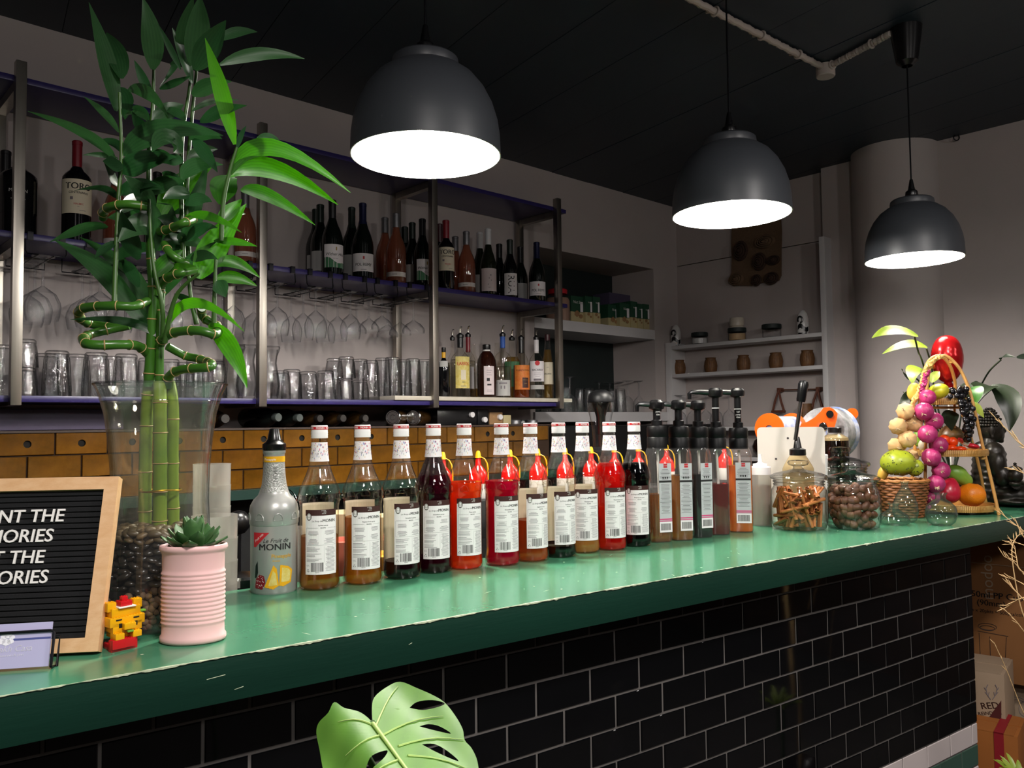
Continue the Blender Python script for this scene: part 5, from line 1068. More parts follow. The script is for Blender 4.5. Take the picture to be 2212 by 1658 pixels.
for i in range(3):
    t = thing('business_card', ['front lavender business card with white printed crest in the wire holder', 'second lavender card just behind the front one', 'rearmost lavender card of the holder'][i], 'card', PC-RC*cw/2-NC*.0012*i, 0, 'lavender business cards')
    mb = MB(); mb.obox(PC-NC*(.0006+.0012*i), RC, VC, NC, -cw-.001, -.001, 0, chh, -.0004, .0004); part('card_sheet', mb, 'card_paper', t, 0, world=True)
    if i == 0:
        mb = MB(); F_ = flat_place(PC-NC*.00005, RC, VC); G_ = flat_place(PC+NC*.0001, RC, VC); put_rect(mb, -cw-.001, -.001, .0335, .0360, F_, 0)
        put_text(mb, 'arakh Casa', -.045, .0235, .0105, G_, 1, .01, .25); put_text(mb, 'restaurants & pints', -.046, .0160, .0042, G_, 1, .02)
        for x, y, r in ((-.0555, .0385, .0040), (-.0505, .0400, .0042), (-.0460, .0380, .0034), (-.0575, .0335, .0045), (-.0520, .0320, .0050), (-.0475, .0330, .0040)): mb.add([G_(x+r*math.cos(k*PI/6)*(1+.15*math.sin(3*k)), y+r*.8*math.sin(k*PI/6)) for k in range(12)], [tuple(range(12))], 1)
        part('card_print', mb, ['card_band', 'card_print'], t, 0, world=True)
# small toy of bricks
p = Vector((.245, 1.245, CT)); t = thing('toy_brick_figure', 'small yellow and red toy brick figure beside the pink pot', 'toy', p, facing(p, 26))
u = .0040
def bricks(name, lst, m_, studs=True):
    mb = MB()
    for x0, x1, y0, y1, z0, z1 in lst:
        mb.box(x0*u, x1*u, y0*u, y1*u, z0*u, z1*u, bev=.0003)
        if studs:
            for i in range(int(x1-x0)):
                for j in range(int(y1-y0)): mb.lathe([(.0012, 0), (.0012, .0008), (0, .0008)], 8, ((x0+i+.5)*u, (y0+j+.5)*u, z1*u))
    part(name, mb, m_, t, 30)
bricks('base', [(-6, 3, -3, -1, 0, 4), (-5, 3, -1, 5, 0, 2), (-6, 2, -4, -3, 1, 4), (0, 5, 1, 7, 0, 4), (3, 6, 4, 8, 1, 6)], 'brick_red')
bricks('body', [(-4, 4, -1, 5, 4, 6), (-5, -2, -4, 0, 4, 6), (1, 4, -4, 0, 4, 6), (3, 6, 3, 6, 2, 5)], 'brick_yellow')
bricks('head', [(-5, 5, -2, 5, 6, 9), (-6, 6, -2, 4, 8, 11), (-5, 5, -1, 5, 11, 14), (-6, -3, 0, 3, 13, 16), (3, 6, 0, 3, 13, 16), (-2, 2, -4, -2, 7, 9)], 'brick_yellow')
bricks('berry_top', [(-2, 2, -1, 3, 14.4, 16), (-1, 1, 0, 2, 16, 17.5)], 'brick_red'); bricks('cream_layer', [(-3, 3, -2, 4, 14, 14.4)], 'brick_white', False)
bricks('green_leaf', [(5, 8, 1, 3, 11, 11.6), (-1, 1, -4.4, -3, 6, 6.6)], 'brick_green', False)
bricks('dark_bits', [(-4, -2, -2.15, -1.9, 10, 10.5), (2, 4, -2.15, -1.9, 10, 10.5), (-3, -2, -2.15, -1.9, 7.5, 9), (2.4, 3.4, -2.15, -1.9, 7.5, 9)], 'brick_black', False)

# ------------------------------------------------------------------ pink ribbed pot with succulent
p = on_counter(417, 1396, .036); p.z = CT; t = thing('flower_pot', 'pink ribbed oval ceramic pot standing near the counter edge', 'pot', p, facing(p, -14))
pr = [(0, .002), (.041, 0), (.0445, .002), (.0455, .005), (.0450, .009), (.0430, .012), (.0425, .024)]
for k in range(12): z = .026+k*.0062; pr += [(.0425, z), (.0440, z+.0022), (.0440, z+.0036), (.0425, z+.0058)]
pr += [(.0425, .104), (.0428, .124), (.0440, .127), (.0462, .129), (.0470, .132), (.0462, .1355), (.0440, .1365), (.0415, .135), (.0405, .130), (.0400, .118), (0, .118)]
mb = MB(); mb.lathe(pr, 64, ey=.74); part('pot_wall', mb, 'pink_ceramic', t, 50); hp_ = p.copy()
mb = MB(); mb.lathe([(.0402, .121), (.03, .124), (0, .125)], 32, ey=.74); part('grit', mb, 'potting_grit', t)
s0 = p+Z3*.122; t = thing('succulent', 'dark green rosette succulent growing in the pink pot', 'plant', s0, t.rotation_euler.z)
def fleshy(L, w_, th):
    mb = MB(); n = 9; v = []; f = []; m_ = 8
    for i in range(n):
        q = i/(n-1); ww = w_*(.35+.65*math.sin(PI*min(1, q*.62+.18)))*(1 if q < .75 else max(.04, 1-((q-.75)/.25)**2)); tt = th*(1-.55*q); x = L*q; zc = .18*L*q*q
        for j in range(m_): a = 2*PI*j/m_; v.append((ww*math.cos(a), -x, zc+tt*math.sin(a)*(1 if math.sin(a) < 0 else .45)))
    for i in range(n-1):
        for j in range(m_): f.append((i*m_+j, i*m_+(j+1) % m_, (i+1)*m_+(j+1) % m_, (i+1)*m_+j))
    mb.add(v, f); return mb.mesh('leaf', 'succulent', 50)
fl = fleshy(.043, .0112, .005); rr = random.Random(3)
for n, el, L, off in ((4, 80, .85, .3), (6, 60, 1.05, 0), (8, 38, 1.12, .4), (8, 16, 1.15, .1)):
    for k in range(n): o = link('leaf', fl, t, (0, 0, .004+.006*(el > 50)), (math.radians(-el+rr.uniform(-6, 6)), 0, off+2*PI*k/n)); o.scale = (1, L, 1)

# ------------------------------------------------------------------ glass vase with pebbles, water and lucky bamboo
VC_ = Vector((.3205, 1.3745, CT)); DV = depth(VC_+Z3*.2)
t = thing('glass_vase', 'tall waisted clear glass vase holding bamboo, pebbles and water', 'vase', VC_)
vp = [(0, .004), (.082, 0), (.088, .004), (.0885, .03), (.0850, .07), (.0785, .11), (.0735, .145), (.0715, .19), (.0730, .24), (.0770, .285), (.0825, .325), (.0900, .352), (.0985, .371)]
def vr(z):
    for (r0, z0), (r1, z1) in zip(vp[2:], vp[3:]):
        if z0 <= z <= z1: return r0+(r1-r0)*(z-z0)/(z1-z0)
    return .09
mb = MB(); mb.lathe(vp, 72); mb.lathe([(.0985, .371), (.0975, .3725), (.0960, .371), (.0875, .350)], 72); part('vase_wall', mb, 'vase_glass', t)
mb = MB(); mb.tube([(.0982*math.cos(a), .0982*math.sin(a), .3715) for a in [i*PI/48 for i in range(96)]], .0017, 8, closed=True); mb.tube([((vr(.3445)-.002)*math.cos(a), (vr(.3445)-.002)*math.sin(a), .3445) for a in [i*PI/48 for i in range(96)]], .0009, 6, closed=True); part('rim', mb, 'tumbler_glass', t)
mb = MB(); mb.lathe([(.084, .006), (0, .006)], 40); mb.lathe([(.0872, .002), (.0872, .014), (0, .014)], 40); part('thick_foot', mb, 'vase_glass', t)
mb = MB(); mb.lathe([(vr(z)-.0025, z) for z in (.150, .19, .24, .285, .325, .344)]+[(0, .344)], 48); solo('vase_water', mb, 'water', 'clear water standing almost to the brim of the glass vase', 'water', VC_)
PT = .148
pb = thing('pebble_bed', 'bed of dark polished pebbles inside the glass vase', 'pebbles', VC_+Z3*.06); rr = random.Random(11)
def stone(seed, sc):
    mb = MB(); mb.ball((0, 0, 0), 1, 2); r2 = random.Random(seed); ph = [r2.uniform(0, 6) for _ in range(3)]
    mb.xf(lambda v: Vector((v.x*sc[0]*(1+.08*math.sin(2*v.y+ph[0])), v.y*sc[1]*(1+.08*math.sin(3*v.x+ph[1])), v.z*sc[2]*(1+.1*math.sin(2*v.x+ph[2]))))); return mb
pm = [stone(i, (.0098, .0068, .0048)).mesh('pebble', 'pebble', 180) for i in range(3)]; pmt = [stone(i+5, (.0098, .0070, .0046)).mesh('pebble', 'pebble_tan', 180) for i in range(2)]
gm = [stone(i+9, (.0052, .0044, .0040)).mesh('gravel_piece', 'gravel', 180) for i in range(3)]
fa = math.atan2(-VC_.y, -VC_.x)
def gtop(a): return .058+.018*math.sin(a*1.3+.6)                     # gravel surface climbs on one side
cnt = 0; z = .064
while z < PT and cnt < 292:
    n = 15
    for k in range(n):
        a = (k+.5*(int(z/.0088) % 2))/n*PI*1.15-PI*.575+rr.uniform(-.06, .06)
        if z < gtop(a)+.004: continue
        r = vr(z)-.0085-rr.uniform(0, .004); an = fa+a; tan = z > PT-.016-.006*rr.random()
        o = link('pebble', rr.choice(pmt if tan else pm), pb, (r*math.cos(an), r*math.sin(an), z-.06+rr.uniform(-.002, .002)), (rr.uniform(-.5, .5), rr.uniform(-.5, .5), an+PI/2+rr.uniform(-.5, .5))); o.scale = [rr.uniform(.85, 1.3)]*3; cnt += 1
    z += .0088
for k in range(100):
    if cnt >= 298: break
    a = rr.uniform(0, 2*PI); r = math.sqrt(rr.random())*(vr(PT)-.012); link('pebble', rr.choice(pmt), pb, (r*math.cos(a), r*math.sin(a), PT-.06+rr.uniform(-.002, .003)), (rr.uniform(-.3, .3), rr.uniform(-.3, .3), rr.uniform(0, 6))); cnt += 1
mb = MB(); mb.lathe([(0, -.054)]+[(vr(z)-.014, z-.06) for z in (.008, .03, .07, .11, .142)]+[(0, .084)], 32); o = part('packed_core', mb, 'pebble', pb)
gb = thing('gravel_bed', 'layer of small brown gravel at the bottom of the glass vase', 'gravel', VC_+Z3*.006); cnt = 0; z = .012; mb = MB()
while z < .08:
    n = 26
    for k in range(n):
        a = k/n*PI*1.15-PI*.575+rr.uniform(-.06, .06)
        if z > gtop(a): continue
        an = fa+a; r = vr(z)-.006-rr.uniform(0, .003); loc = (r*math.cos(an), r*math.sin(an), z-.006+rr.uniform(-.001, .001))
        if cnt < 250: o = link('gravel_piece', rr.choice(gm), gb, loc, (rr.uniform(0, 6), rr.uniform(0, 6), rr.uniform(0, 6))); o.scale = [rr.uniform(.8, 1.35)]*3; cnt += 1
    z += .0062
# bamboo
bam = thing('lucky_bamboo', 'lucky bamboo with spiralling canes and long dark green leaves in the vase', 'plant', VC_+Z3*.14)
def vpt(px, py, dd=0.0): return at_d(px, py, DV+dd)
def smooth_path(P, n=8):
    P = [Vector(p) for p in P]; o = []
    for i in range(len(P)-1):
        a, b, c, d = P[max(0, i-1)], P[i], P[i+1], P[min(len(P)-1, i+2)]
        for k in range(n):
            u_ = k/n; o.append(.5*((2*b)+(c-a)*u_+(2*a-5*b+4*c-d)*u_**2+(3*b-a-3*c+d)*u_**3))
    return o+[P[-1]]
def cane(pts, r0, r1, m_='bamboo', step=.042, cut=False):
    P = smooth_path([vpt(*q) for q in pts]); n = len(P); mb = MB(); L = [0]
    for i in range(1, n): L.append(L[-1]+(P[i]-P[i-1]).length)
    nodes = []; x = step*.5
    while x < L[-1]-.006: nodes.append(x); x += step*R_.uniform(.8, 1.2)
    rad = []
    for i in range(n):
        r = r0+(r1-r0)*L[i]/L[-1]; dn = min([abs(L[i]-k) for k in nodes] or [1]); rad.append(r*(1+.10*max(0, 1-dn/.004)))
    mb.tube(P, rad, 14); o = part('cane', mb, m_, bam, 60, world=True)
    lc = Vector(bam.location)
    for k in nodes:
        i = min(range(1, n-1), key=lambda j: abs(L[j]-k)); d = (P[i+1]-P[i-1]).normalized(); g = MB()
        g.tube([P[i]-d*.0010, P[i], P[i]+d*.0010], [rad[i]*1.02, rad[i]*1.12, rad[i]*1.02], 14, caps=False); g.v = [tuple(Vector(q)-lc) for q in g.v]; link('node_ring', g.mesh('node_ring', 'bamboo_node', 60), o)
    return o
cane([(313, 1150, .01), (314, 1000, .01), (318, 880, .01), (324, 820, .005)], .0098, .0094, 'bamboo_low', .062); cane([(345, 1152, -.012), (346, 1000, -.012), (346, 880, -.01), (345, 824, -.006)], .0108, .0098, 'bamboo_low', .05); cane([(375, 1140, .008), (373, 1000, .008), (374, 880, .01), (366, 824, .01)], .0090, .0086, 'bamboo_low', .06)
cane([(322, 835, 0), (327, 740, 0), (331, 640, 0), (326, 560, .0), (322, 470, .01), (325, 400, .01)], .0088, .0055); cane([(344, 835, -.004), (346, 700, 0), (350, 600, .01), (345, 560, 0)], .0066, .005)
cane([(362, 835, .0), (366, 812, -.01), (392, 798, -.03), (450, 793, -.05), (456, 785, -.02), (430, 775, .03), (400, 768, .04), (362, 748, .02)], .0068, .0064, 'bamboo', .03)
cane([(345, 745, 0), (356, 728, -.02), (385, 716, -.04), (430, 714, -.06), (466, 722, -.05), (470, 705, .0), (448, 692, .03), (436, 680, .03), (436, 664, .0)], .0070, .0066, 'bamboo', .034)
cane([(320, 765, 0), (300, 748, -.02), (270, 744, -.05), (220, 745, -.07), (188, 742, -.07), (180, 732, -.04), (195, 722, .0), (235, 712, .02), (278, 703, .03)], .0072, .0068, 'bamboo', .032)
cane([(278, 703, .03), (240, 706, .05), (200, 700, .06), (176, 690, .03), (170, 674, -.01), (186, 664, -.04), (240, 660, -.06), (288, 661, -.05), (318, 650, -.01)], .0072, .0066, 'bamboo', .036)
cane([(342, 640, 0), (346, 618, .0), (362, 600, -.02), (390, 590, -.04), (422, 584, -.02)], .0068, .0064, 'bamboo', .03); cane([(356, 527, .0), (366, 545, -.02), (385, 560, -.02), (402, 568, .0)], .0062, .006, 'bamboo', .04)
cane([(222, 470, .02), (224, 456, .0), (240, 446, -.03), (275, 441, -.04), (318, 446, -.03)], .0068, .0066, 'bamboo', .03); cane([(345, 500, .0), (372, 492, -.02), (395, 482, -.04), (412, 476, -.02), (420, 470, .02)], .0064, .0062, 'bamboo', .03)
c = vpt(437, 661, 0); mb = MB(); mb.lathe([(.0072, 0), (.0070, .003), (0, .003)], 16, c); part('cut_end', mb, 'bamboo_node', bam, world=True, label='pale cut end of a cane')
mb = MB(); c0 = VC_+Z3*.205; mb.tube([c0+Vector((.030*math.cos(a)*1.0, .030*math.sin(a), .001*math.sin(3*a))) for a in [i*PI/16 for i in range(32)]], .0016, 6, closed=True); part('gold_tie', mb, 'gold_tie', bam, world=True, label='gold wire tie round the canes')
def shoot(pts, r=.0042): mb = MB(); P = smooth_path([vpt(*q) for q in pts]); n = len(P); mb.tube(P, [r*(1-.5*i/n) for i in range(n)], 8); part('shoot', mb, 'stalk_green', bam, 60, world=True)
shoot([(247, 660, -.058), (250, 560, -.04), (256, 430, -.03), (262, 330, -.02), (258, 200, -.02)]); shoot([(322, 470, .01), (322, 330, .02), (330, 230, .03), (332, 150, .03)]); shoot([(398, 590, .0), (392, 440, .02), (394, 300, .03), (408, 200, .04), (415, 140, .04)]); shoot([(408, 560, .03), (404, 400, .04), (415, 250, .05), (425, 150, .05)])
shoot([(478, 520, -.02), (482, 440, -.02), (496, 370, -.02), (512, 318, -.02)]); shoot([(352, 735, -.02), (350, 660, -.03), (330, 560, -.03), (322, 430, -.02)]); shoot([(356, 740, -.03), (380, 640, -.04), (430, 590, -.05)]); shoot([(462, 700, -.02), (464, 620, -.02), (466, 560, -.02)]); shoot([(425, 700, 0), (412, 640, 0), (405, 560, 0)])
def leaf_mesh(b, m, tp, w_, face, curl=.25, n=11):
    mb = MB(); v = []; f = []
    for i in range(n):
        q = i/(n-1); c = b*(1-q)**2+m*(2*q*(1-q))+tp*q*q; tg = (m-b)*(2*(1-q))+(tp-m)*(2*q); tg = tg.normalized() if tg.length > 1e-9 else Z3
        sd = tg.cross(face); sd = sd.normalized() if sd.length > 1e-6 else RH; up = sd.cross(tg)
        ww = w_*.5*(max(.10, math.sin(PI*min(1, q*.95+.03)**.80))**1.0 if q < .97 else .03); wav = math.sin(q*7+b.x*40)*.10
        for j, x in enumerate((-1, -.55, 0, .55, 1)): k = len(v); v.append(c+sd*(ww*x)+up*(abs(x)*ww*(curl+wav*x))); mb.uv[k] = ((x+1)/2, q)
    for i in range(n-1):
        for j in range(4): f.append((i*5+j, i*5+j+1, (i+1)*5+j+1, (i+1)*5+j))
    mb.add(v, f); return mb
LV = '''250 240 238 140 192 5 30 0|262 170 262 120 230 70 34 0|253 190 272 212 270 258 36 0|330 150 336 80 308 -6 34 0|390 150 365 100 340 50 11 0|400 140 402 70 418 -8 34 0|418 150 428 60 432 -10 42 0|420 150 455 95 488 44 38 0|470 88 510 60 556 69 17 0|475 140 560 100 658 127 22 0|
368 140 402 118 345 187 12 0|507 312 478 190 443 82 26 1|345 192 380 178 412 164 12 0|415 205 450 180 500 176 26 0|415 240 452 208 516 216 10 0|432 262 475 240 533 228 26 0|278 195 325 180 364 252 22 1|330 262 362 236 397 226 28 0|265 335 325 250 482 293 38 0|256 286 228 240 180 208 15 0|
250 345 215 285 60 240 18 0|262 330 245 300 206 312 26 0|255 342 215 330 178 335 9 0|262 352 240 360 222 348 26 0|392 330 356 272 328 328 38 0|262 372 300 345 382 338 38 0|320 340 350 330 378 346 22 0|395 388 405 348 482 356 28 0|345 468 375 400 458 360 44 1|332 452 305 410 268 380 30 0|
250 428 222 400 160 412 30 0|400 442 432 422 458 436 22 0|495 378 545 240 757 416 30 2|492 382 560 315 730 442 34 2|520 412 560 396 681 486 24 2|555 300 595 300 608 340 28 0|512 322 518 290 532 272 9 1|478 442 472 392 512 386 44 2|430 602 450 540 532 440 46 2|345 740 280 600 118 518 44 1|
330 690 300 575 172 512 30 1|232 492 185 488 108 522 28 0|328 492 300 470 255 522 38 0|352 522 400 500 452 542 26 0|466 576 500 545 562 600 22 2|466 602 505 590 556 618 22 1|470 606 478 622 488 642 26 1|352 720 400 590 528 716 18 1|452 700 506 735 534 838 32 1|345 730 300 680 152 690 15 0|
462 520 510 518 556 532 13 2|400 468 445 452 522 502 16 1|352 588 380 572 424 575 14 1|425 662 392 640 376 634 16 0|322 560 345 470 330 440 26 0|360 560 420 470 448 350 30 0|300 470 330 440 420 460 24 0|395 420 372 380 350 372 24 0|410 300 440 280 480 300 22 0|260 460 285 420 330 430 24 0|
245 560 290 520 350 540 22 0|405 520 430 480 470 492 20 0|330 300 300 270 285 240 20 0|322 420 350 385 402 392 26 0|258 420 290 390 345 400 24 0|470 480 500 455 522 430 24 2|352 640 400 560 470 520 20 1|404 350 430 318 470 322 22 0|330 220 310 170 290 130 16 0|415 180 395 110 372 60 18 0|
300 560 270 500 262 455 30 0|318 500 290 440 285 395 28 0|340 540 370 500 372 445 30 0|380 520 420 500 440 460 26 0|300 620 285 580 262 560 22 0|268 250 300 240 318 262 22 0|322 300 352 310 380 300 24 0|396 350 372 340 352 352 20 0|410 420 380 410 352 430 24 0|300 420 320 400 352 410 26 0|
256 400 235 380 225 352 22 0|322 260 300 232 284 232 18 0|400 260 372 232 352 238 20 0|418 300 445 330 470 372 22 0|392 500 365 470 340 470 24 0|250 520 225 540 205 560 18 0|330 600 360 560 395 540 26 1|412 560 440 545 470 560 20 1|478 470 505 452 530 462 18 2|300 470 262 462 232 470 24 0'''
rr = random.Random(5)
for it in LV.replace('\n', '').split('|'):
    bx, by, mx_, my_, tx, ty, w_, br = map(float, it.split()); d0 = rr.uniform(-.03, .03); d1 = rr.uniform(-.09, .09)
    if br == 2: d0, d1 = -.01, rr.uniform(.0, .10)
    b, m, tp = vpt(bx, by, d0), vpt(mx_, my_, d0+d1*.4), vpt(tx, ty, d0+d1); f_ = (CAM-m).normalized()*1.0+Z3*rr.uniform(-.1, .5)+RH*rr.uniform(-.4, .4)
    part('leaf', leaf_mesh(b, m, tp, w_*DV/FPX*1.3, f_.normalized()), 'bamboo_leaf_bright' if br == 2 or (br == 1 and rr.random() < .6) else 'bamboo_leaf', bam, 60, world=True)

# ------------------------------------------------------------------ spice jars
def spice_jar(c, k, label, lidlabel=None):
    t = thing('glass_jar', label, 'jar', c, 0, 'glass spice jars'); r = .0775*k
    pr = [(0, .006), (r*.80, .0), (r*.90, .004), (r*.97, .02), (r, .05), (r*.995, .085), (r*.95, .108), (r*.87, .120), (r*.855, .128), (r*.88, .136)]
    mb = MB(); mb.lathe([(a, z*k) for a, z in pr], 56); part('jar_wall', mb, 'clear_glass', t)
    mb = MB(); mb.lathe([(r*.855, .121*k), (r*.90, .124*k), (r*.855, .127*k)], 56); mb.lathe([(r*.86, .129*k), (r*.91, .132*k), (r*.86, .135*k)], 56); part('neck_ring', mb, 'tumbler_glass', t)
    mb = MB(); mb.lathe([(r*.84, .137*k), (r*.96, .139*k), (r*1.0, .144*k), (r*.97, .149*k), (r*.80, .155*k), (r*.40, .162*k), (.016*k, .166*k), (.013*k, .170*k), (.014*k, .174*k), (.026*k, .178*k), (.029*k, .184*k), (.026*k, .190*k), (.0, .192*k)], 48); part('lid', mb, 'tumbler_glass', t)
    return r
J1 = on_counter(1728, 1149, .0775); J1.z = CT; J2 = on_counter(1844, 1147, .0730); J2.z = CT; J3 = Vector((J2.x*1.115-.03, J2.y*1.115+.02, CT))
r1 = spice_jar(J1, 1.0, 'squat lidded glass jar of cinnamon sticks beside the caramel bottle'); r2 = spice_jar(J2, .955, 'squat lidded glass jar full of brown nutmegs'); spice_jar(J3, 1.14, 'larger lidded glass jar standing behind the nutmeg jar')
rr = random.Random(21)
mb = MB(); sec = []
for i in range(22): a = i/21*4.2*PI; q = .0022+.0030*abs(a-2.1*PI)/(2.1*PI); sec.append((q*math.cos(a)+(.0032 if a > 2.1*PI else -.0032)*.75, q*math.sin(a)))
n = len(sec); L = .072; v = [(x, y, -L/2) for x, y in sec]+[(x, y, L/2) for x, y in sec]+[(x*.86, y*.86, -L/2) for x, y in sec]+[(x*.86, y*.86, L/2) for x, y in sec]
mb.add(v, [(i, i+1, n+i+1, n+i) for i in range(n-1)]+[(2*n+i, 3*n+i, 3*n+i+1, 2*n+i+1) for i in range(n-1)]+[(i, 2*n+i, 2*n+i+1, i+1) for i in range(n-1)]+[(n+i, n+i+1, 3*n+i+1, 3*n+i) for i in range(n-1)]); cin = mb.mesh('cinnamon_stick', 'cinnamon', 60)
fJ = math.atan2(-J1.y, -J1.x)
for k in range(66):
    hi = k >= 40; ang = rr.uniform(-PI, PI) if k < 20 else rr.uniform(-1.4, 1.4); rad = rr.uniform(.015, .060); z = rr.uniform(.014, .060) if not hi else rr.uniform(.060, .104)
    tilt = rr.choice([rr.uniform(.1, .6), rr.uniform(.3, .9), rr.uniform(1.1, 1.5)]); az = fJ+ang+PI/2*rr.choice([-1, 1])+rr.uniform(-.5, .5); c = Vector((rad*math.cos(fJ+ang), rad*math.sin(fJ+ang), z)); d = Vector((math.sin(tilt)*math.cos(az), math.sin(tilt)*math.sin(az), math.cos(tilt)))
    sc = rr.uniform(.8, 1.1); ok = True
    for e in (-1, 1):
        p = c+d*(e*L/2*sc); p_r = math.hypot(p.x, p.y)
        if p_r > .066: c -= Vector((p.x, p.y, 0)).normalized()*(p_r-.066)
        if p.z < .009: c.z += .009-p.z
        if p.z > .118: c.z -= p.z-.118
    o = link('cinnamon_stick', cin, None, J1+c, d.to_track_quat('Z', 'Y').to_euler()); o.scale = (sc*1.15, sc*1.15, sc)
    tag(o, 'curled brown cinnamon stick inside the squat glass jar', 'cinnamon', 'cinnamon sticks in the jar')
nm = []
for s_ in range(3):
    mb = MB(); mb.ball((0, 0, 0), 1, 2); mb.xf(lambda v: Vector((v.x*.0125*(1+.06*math.sin(5*math.atan2(v.y, v.x)+s_)), v.y*.0118, v.z*.0180*(1-.12*v.z)))); nm.append(mb.mesh('nutmeg', 'nutmeg', 180))
fJ = math.atan2(-J2.y, -J2.x); cnt = 0
for row in range(5):
    for k in range(11):
        a = fJ+(k+.5*(row % 2)-5)*.31+rr.uniform(-.13, .13); rad = .0735*.955*min(1, (.86, .97, 1, .99, .93)[row])-.019; z = .018+row*.0225
        o = link('nutmeg', rr.choice(nm), None, J2+Vector((rad*math.cos(a), rad*math.sin(a), z+rr.uniform(-.007, .007))), (rr.uniform(0, 6), rr.uniform(0, 6), rr.uniform(0, 6))); tag(o, 'whole brown nutmeg inside the second glass jar', 'nutmeg', 'nutmegs in the jar')
for k in range(22):
    a = rr.uniform(0, 6.3); rad = rr.uniform(0, .040); o = link('nutmeg', rr.choice(nm), None, J2+Vector((rad*math.cos(a), rad*math.sin(a), rr.uniform(.095, .112))), (rr.uniform(0, 6), rr.uniform(0, 6), 0)); tag(o, 'whole brown nutmeg inside the second glass jar', 'nutmeg', 'nutmegs in the jar')
# caramel squeeze bottle
p = on_counter(1645, 1136, .030); p.z = CT; hz = lambda y: at_y(1645, y, p.y).z-CT
t = thing('caramel_bottle', 'clear squeeze bottle half filled with brown caramel, white cap, left of the cinnamon jar', 'bottle', p)
mb = MB(); mb.lathe([(0, .002), (.029, 0), (.0305, .004), (.0305, hz(1027)), (.029, hz(1021))], 32); part('bottle_body', mb, 'cloudy_plastic', t)
mb = MB(); mb.lathe([(0, .004), (.0285, .004), (.0285, hz(1047)), (0, hz(1047))], 28); part('caramel', mb, 'liq_caramel', t)
mb = MB(); mb.lathe([(.030, hz(1024)), (.0305, hz(1020)), (.0305, hz(1008)), (.020, hz(1006)), (.020, hz(1001)), (.012, hz(1000)), (.006, hz(998)), (.0045, hz(980)), (0, hz(980))], 28); part('cap', mb, 'cap_white', t)
# white panel, dispenser, coffee bottle, cup, sealing film
c = at_d(1709, 1000, 2.46); t = thing('white_stand_panel', 'white rounded panel with two screws standing behind the cinnamon jar', 'panel', (c.x, c.y, CT), facing(c, 0)); d_ = depth(c); wv = 138*d_/FPX/2; ht = at_d(1709, 922, 2.46).z-CT
q = []; rad = .012
for cx, cz, a0 in ((wv-rad, ht-rad, 0), (-wv+rad, ht-rad, PI/2), (-wv+rad, rad, PI), (wv-rad, rad, 1.5*PI)): q += [(cx+rad*math.cos(a0+k*PI/8), cz+rad*math.sin(a0+k*PI/8)) for k in range(5)]
mb = MB(); mb.prism(q, Vector((0, -.005, 0)), Vector((1, 0, 0)), Z3, Vector((0, 1, 0)), .010); part('panel_sheet', mb, 'white_panel', t, 30)
for x, y in ((1703, 946), (1678, 991)):
    mb = MB(); e = at_d(x, y, 2.46); mb.lathe([(.0035, 0), (.0030, .0012), (0, .0012)], 12); mb.xf(lambda v: Vector(((e-c).dot(RH)+v.x, -.005-v.z, e.z-CT+v.y))); part('screw', mb, 'chrome', t)
c = at_d(1724, 1010, 2.40); t = thing('pump_dispenser', 'squat cream bottle with black cap and long chrome handled pump', 'dispenser', (c.x, c.y, CT)); zz = lambda y: at_d(1724, y, 2.40).z-CT; kpx = 2.40/FPX
mb = MB(); mb.lathe([(0, .002), (.042, 0), (.044, .01), (.044, zz(1012)), (29*kpx, zz(1004)), (17*kpx, zz(984))], 28); part('bottle_body', mb, 'liq_cream', t)
mb = MB(); mb.lathe([(17*kpx, zz(983)), (17.5*kpx, zz(980)), (17*kpx, zz(970)), (9*kpx, zz(967)), (5*kpx, zz(945)), (4*kpx, zz(943)), (0, zz(943))], 24); part('cap', mb, 'black_plastic', t)
a, b, e = at_d(1718, 950, 2.40), at_d(1730, 866, 2.40), at_d(1737, 821, 2.40); mb = MB(); mb.tube([a, b], .0062, 12); part('chrome_rod', mb, 'chrome', t, world=True)
d0 = (e-b).normalized(); mb = MB(); mb.tube([b-d0*.002, b+d0*.004, b+d0*.03, e-d0*.012, e-d0*.003, e], [.012, .0135, .0140, .0155, .012, .004], 16); part('grip', mb, 'black_plastic', t, world=True)
c = at_d(1804, 960, 2.76); t = thing('coffee_bottle', 'dark coffee filled bottle with black cap behind the nutmeg jar', 'bottle', (c.x, c.y, CT)); zz = lambda y: at_d(1804, y, 2.76).z-CT; k_ = 2.76/FPX
mb = MB(); mb.lathe([(0, .002), (28*k_, 0), (29*k_, .01), (29*k_, zz(952)), (27*k_, zz(945)), (15*k_, zz(937)), (13*k_, zz(934))], 28); part('glass', mb, 'bottle_glass', t)
mb = MB(); mb.lathe([(0, .005), (27.5*k_, .005), (27.5*k_, zz(951)), (0, zz(951))], 26); part('coffee', mb, 'liq_coffee', t); mb = MB(); mb.lathe([(27.5*k_, zz(951)), (27*k_, zz(945)), (16*k_, zz(938)), (0, zz(938))], 26); part('foam', mb, 'liq_cream', t)
mb = MB(); mb.lathe([(14*k_, zz(934)), (14*k_, zz(924)), (13*k_, zz(923)), (0, zz(923))], 24); part('cap', mb, 'black_plastic', t)
c = at_d(1768, 1000, 2.52); zz = lambda y: at_d(1768, y, 2.52).z-CT; mb = MB(); mb.lathe([(0, 0), (.022, 0), (.027, zz(990)), (.028, zz(990)), (.028, zz(982)), (.026, zz(981)), (0, zz(982))], 24); solo('white_cup', mb, 'cap_white', 'white cup standing between the pump dispenser and the coffee bottle', 'cup', (c.x, c.y, CT))
c = at_d(1663, 926, 2.85); t = thing('film_sealer', 'cup sealing machine with orange flanged rolls of printed film', 'machine', (c.x, c.y, .88)); ax = (RH*.72+FH*.69).normalized(); sd = Vector((-ax.y, ax.x, 0)); k_ = 2.85/FPX
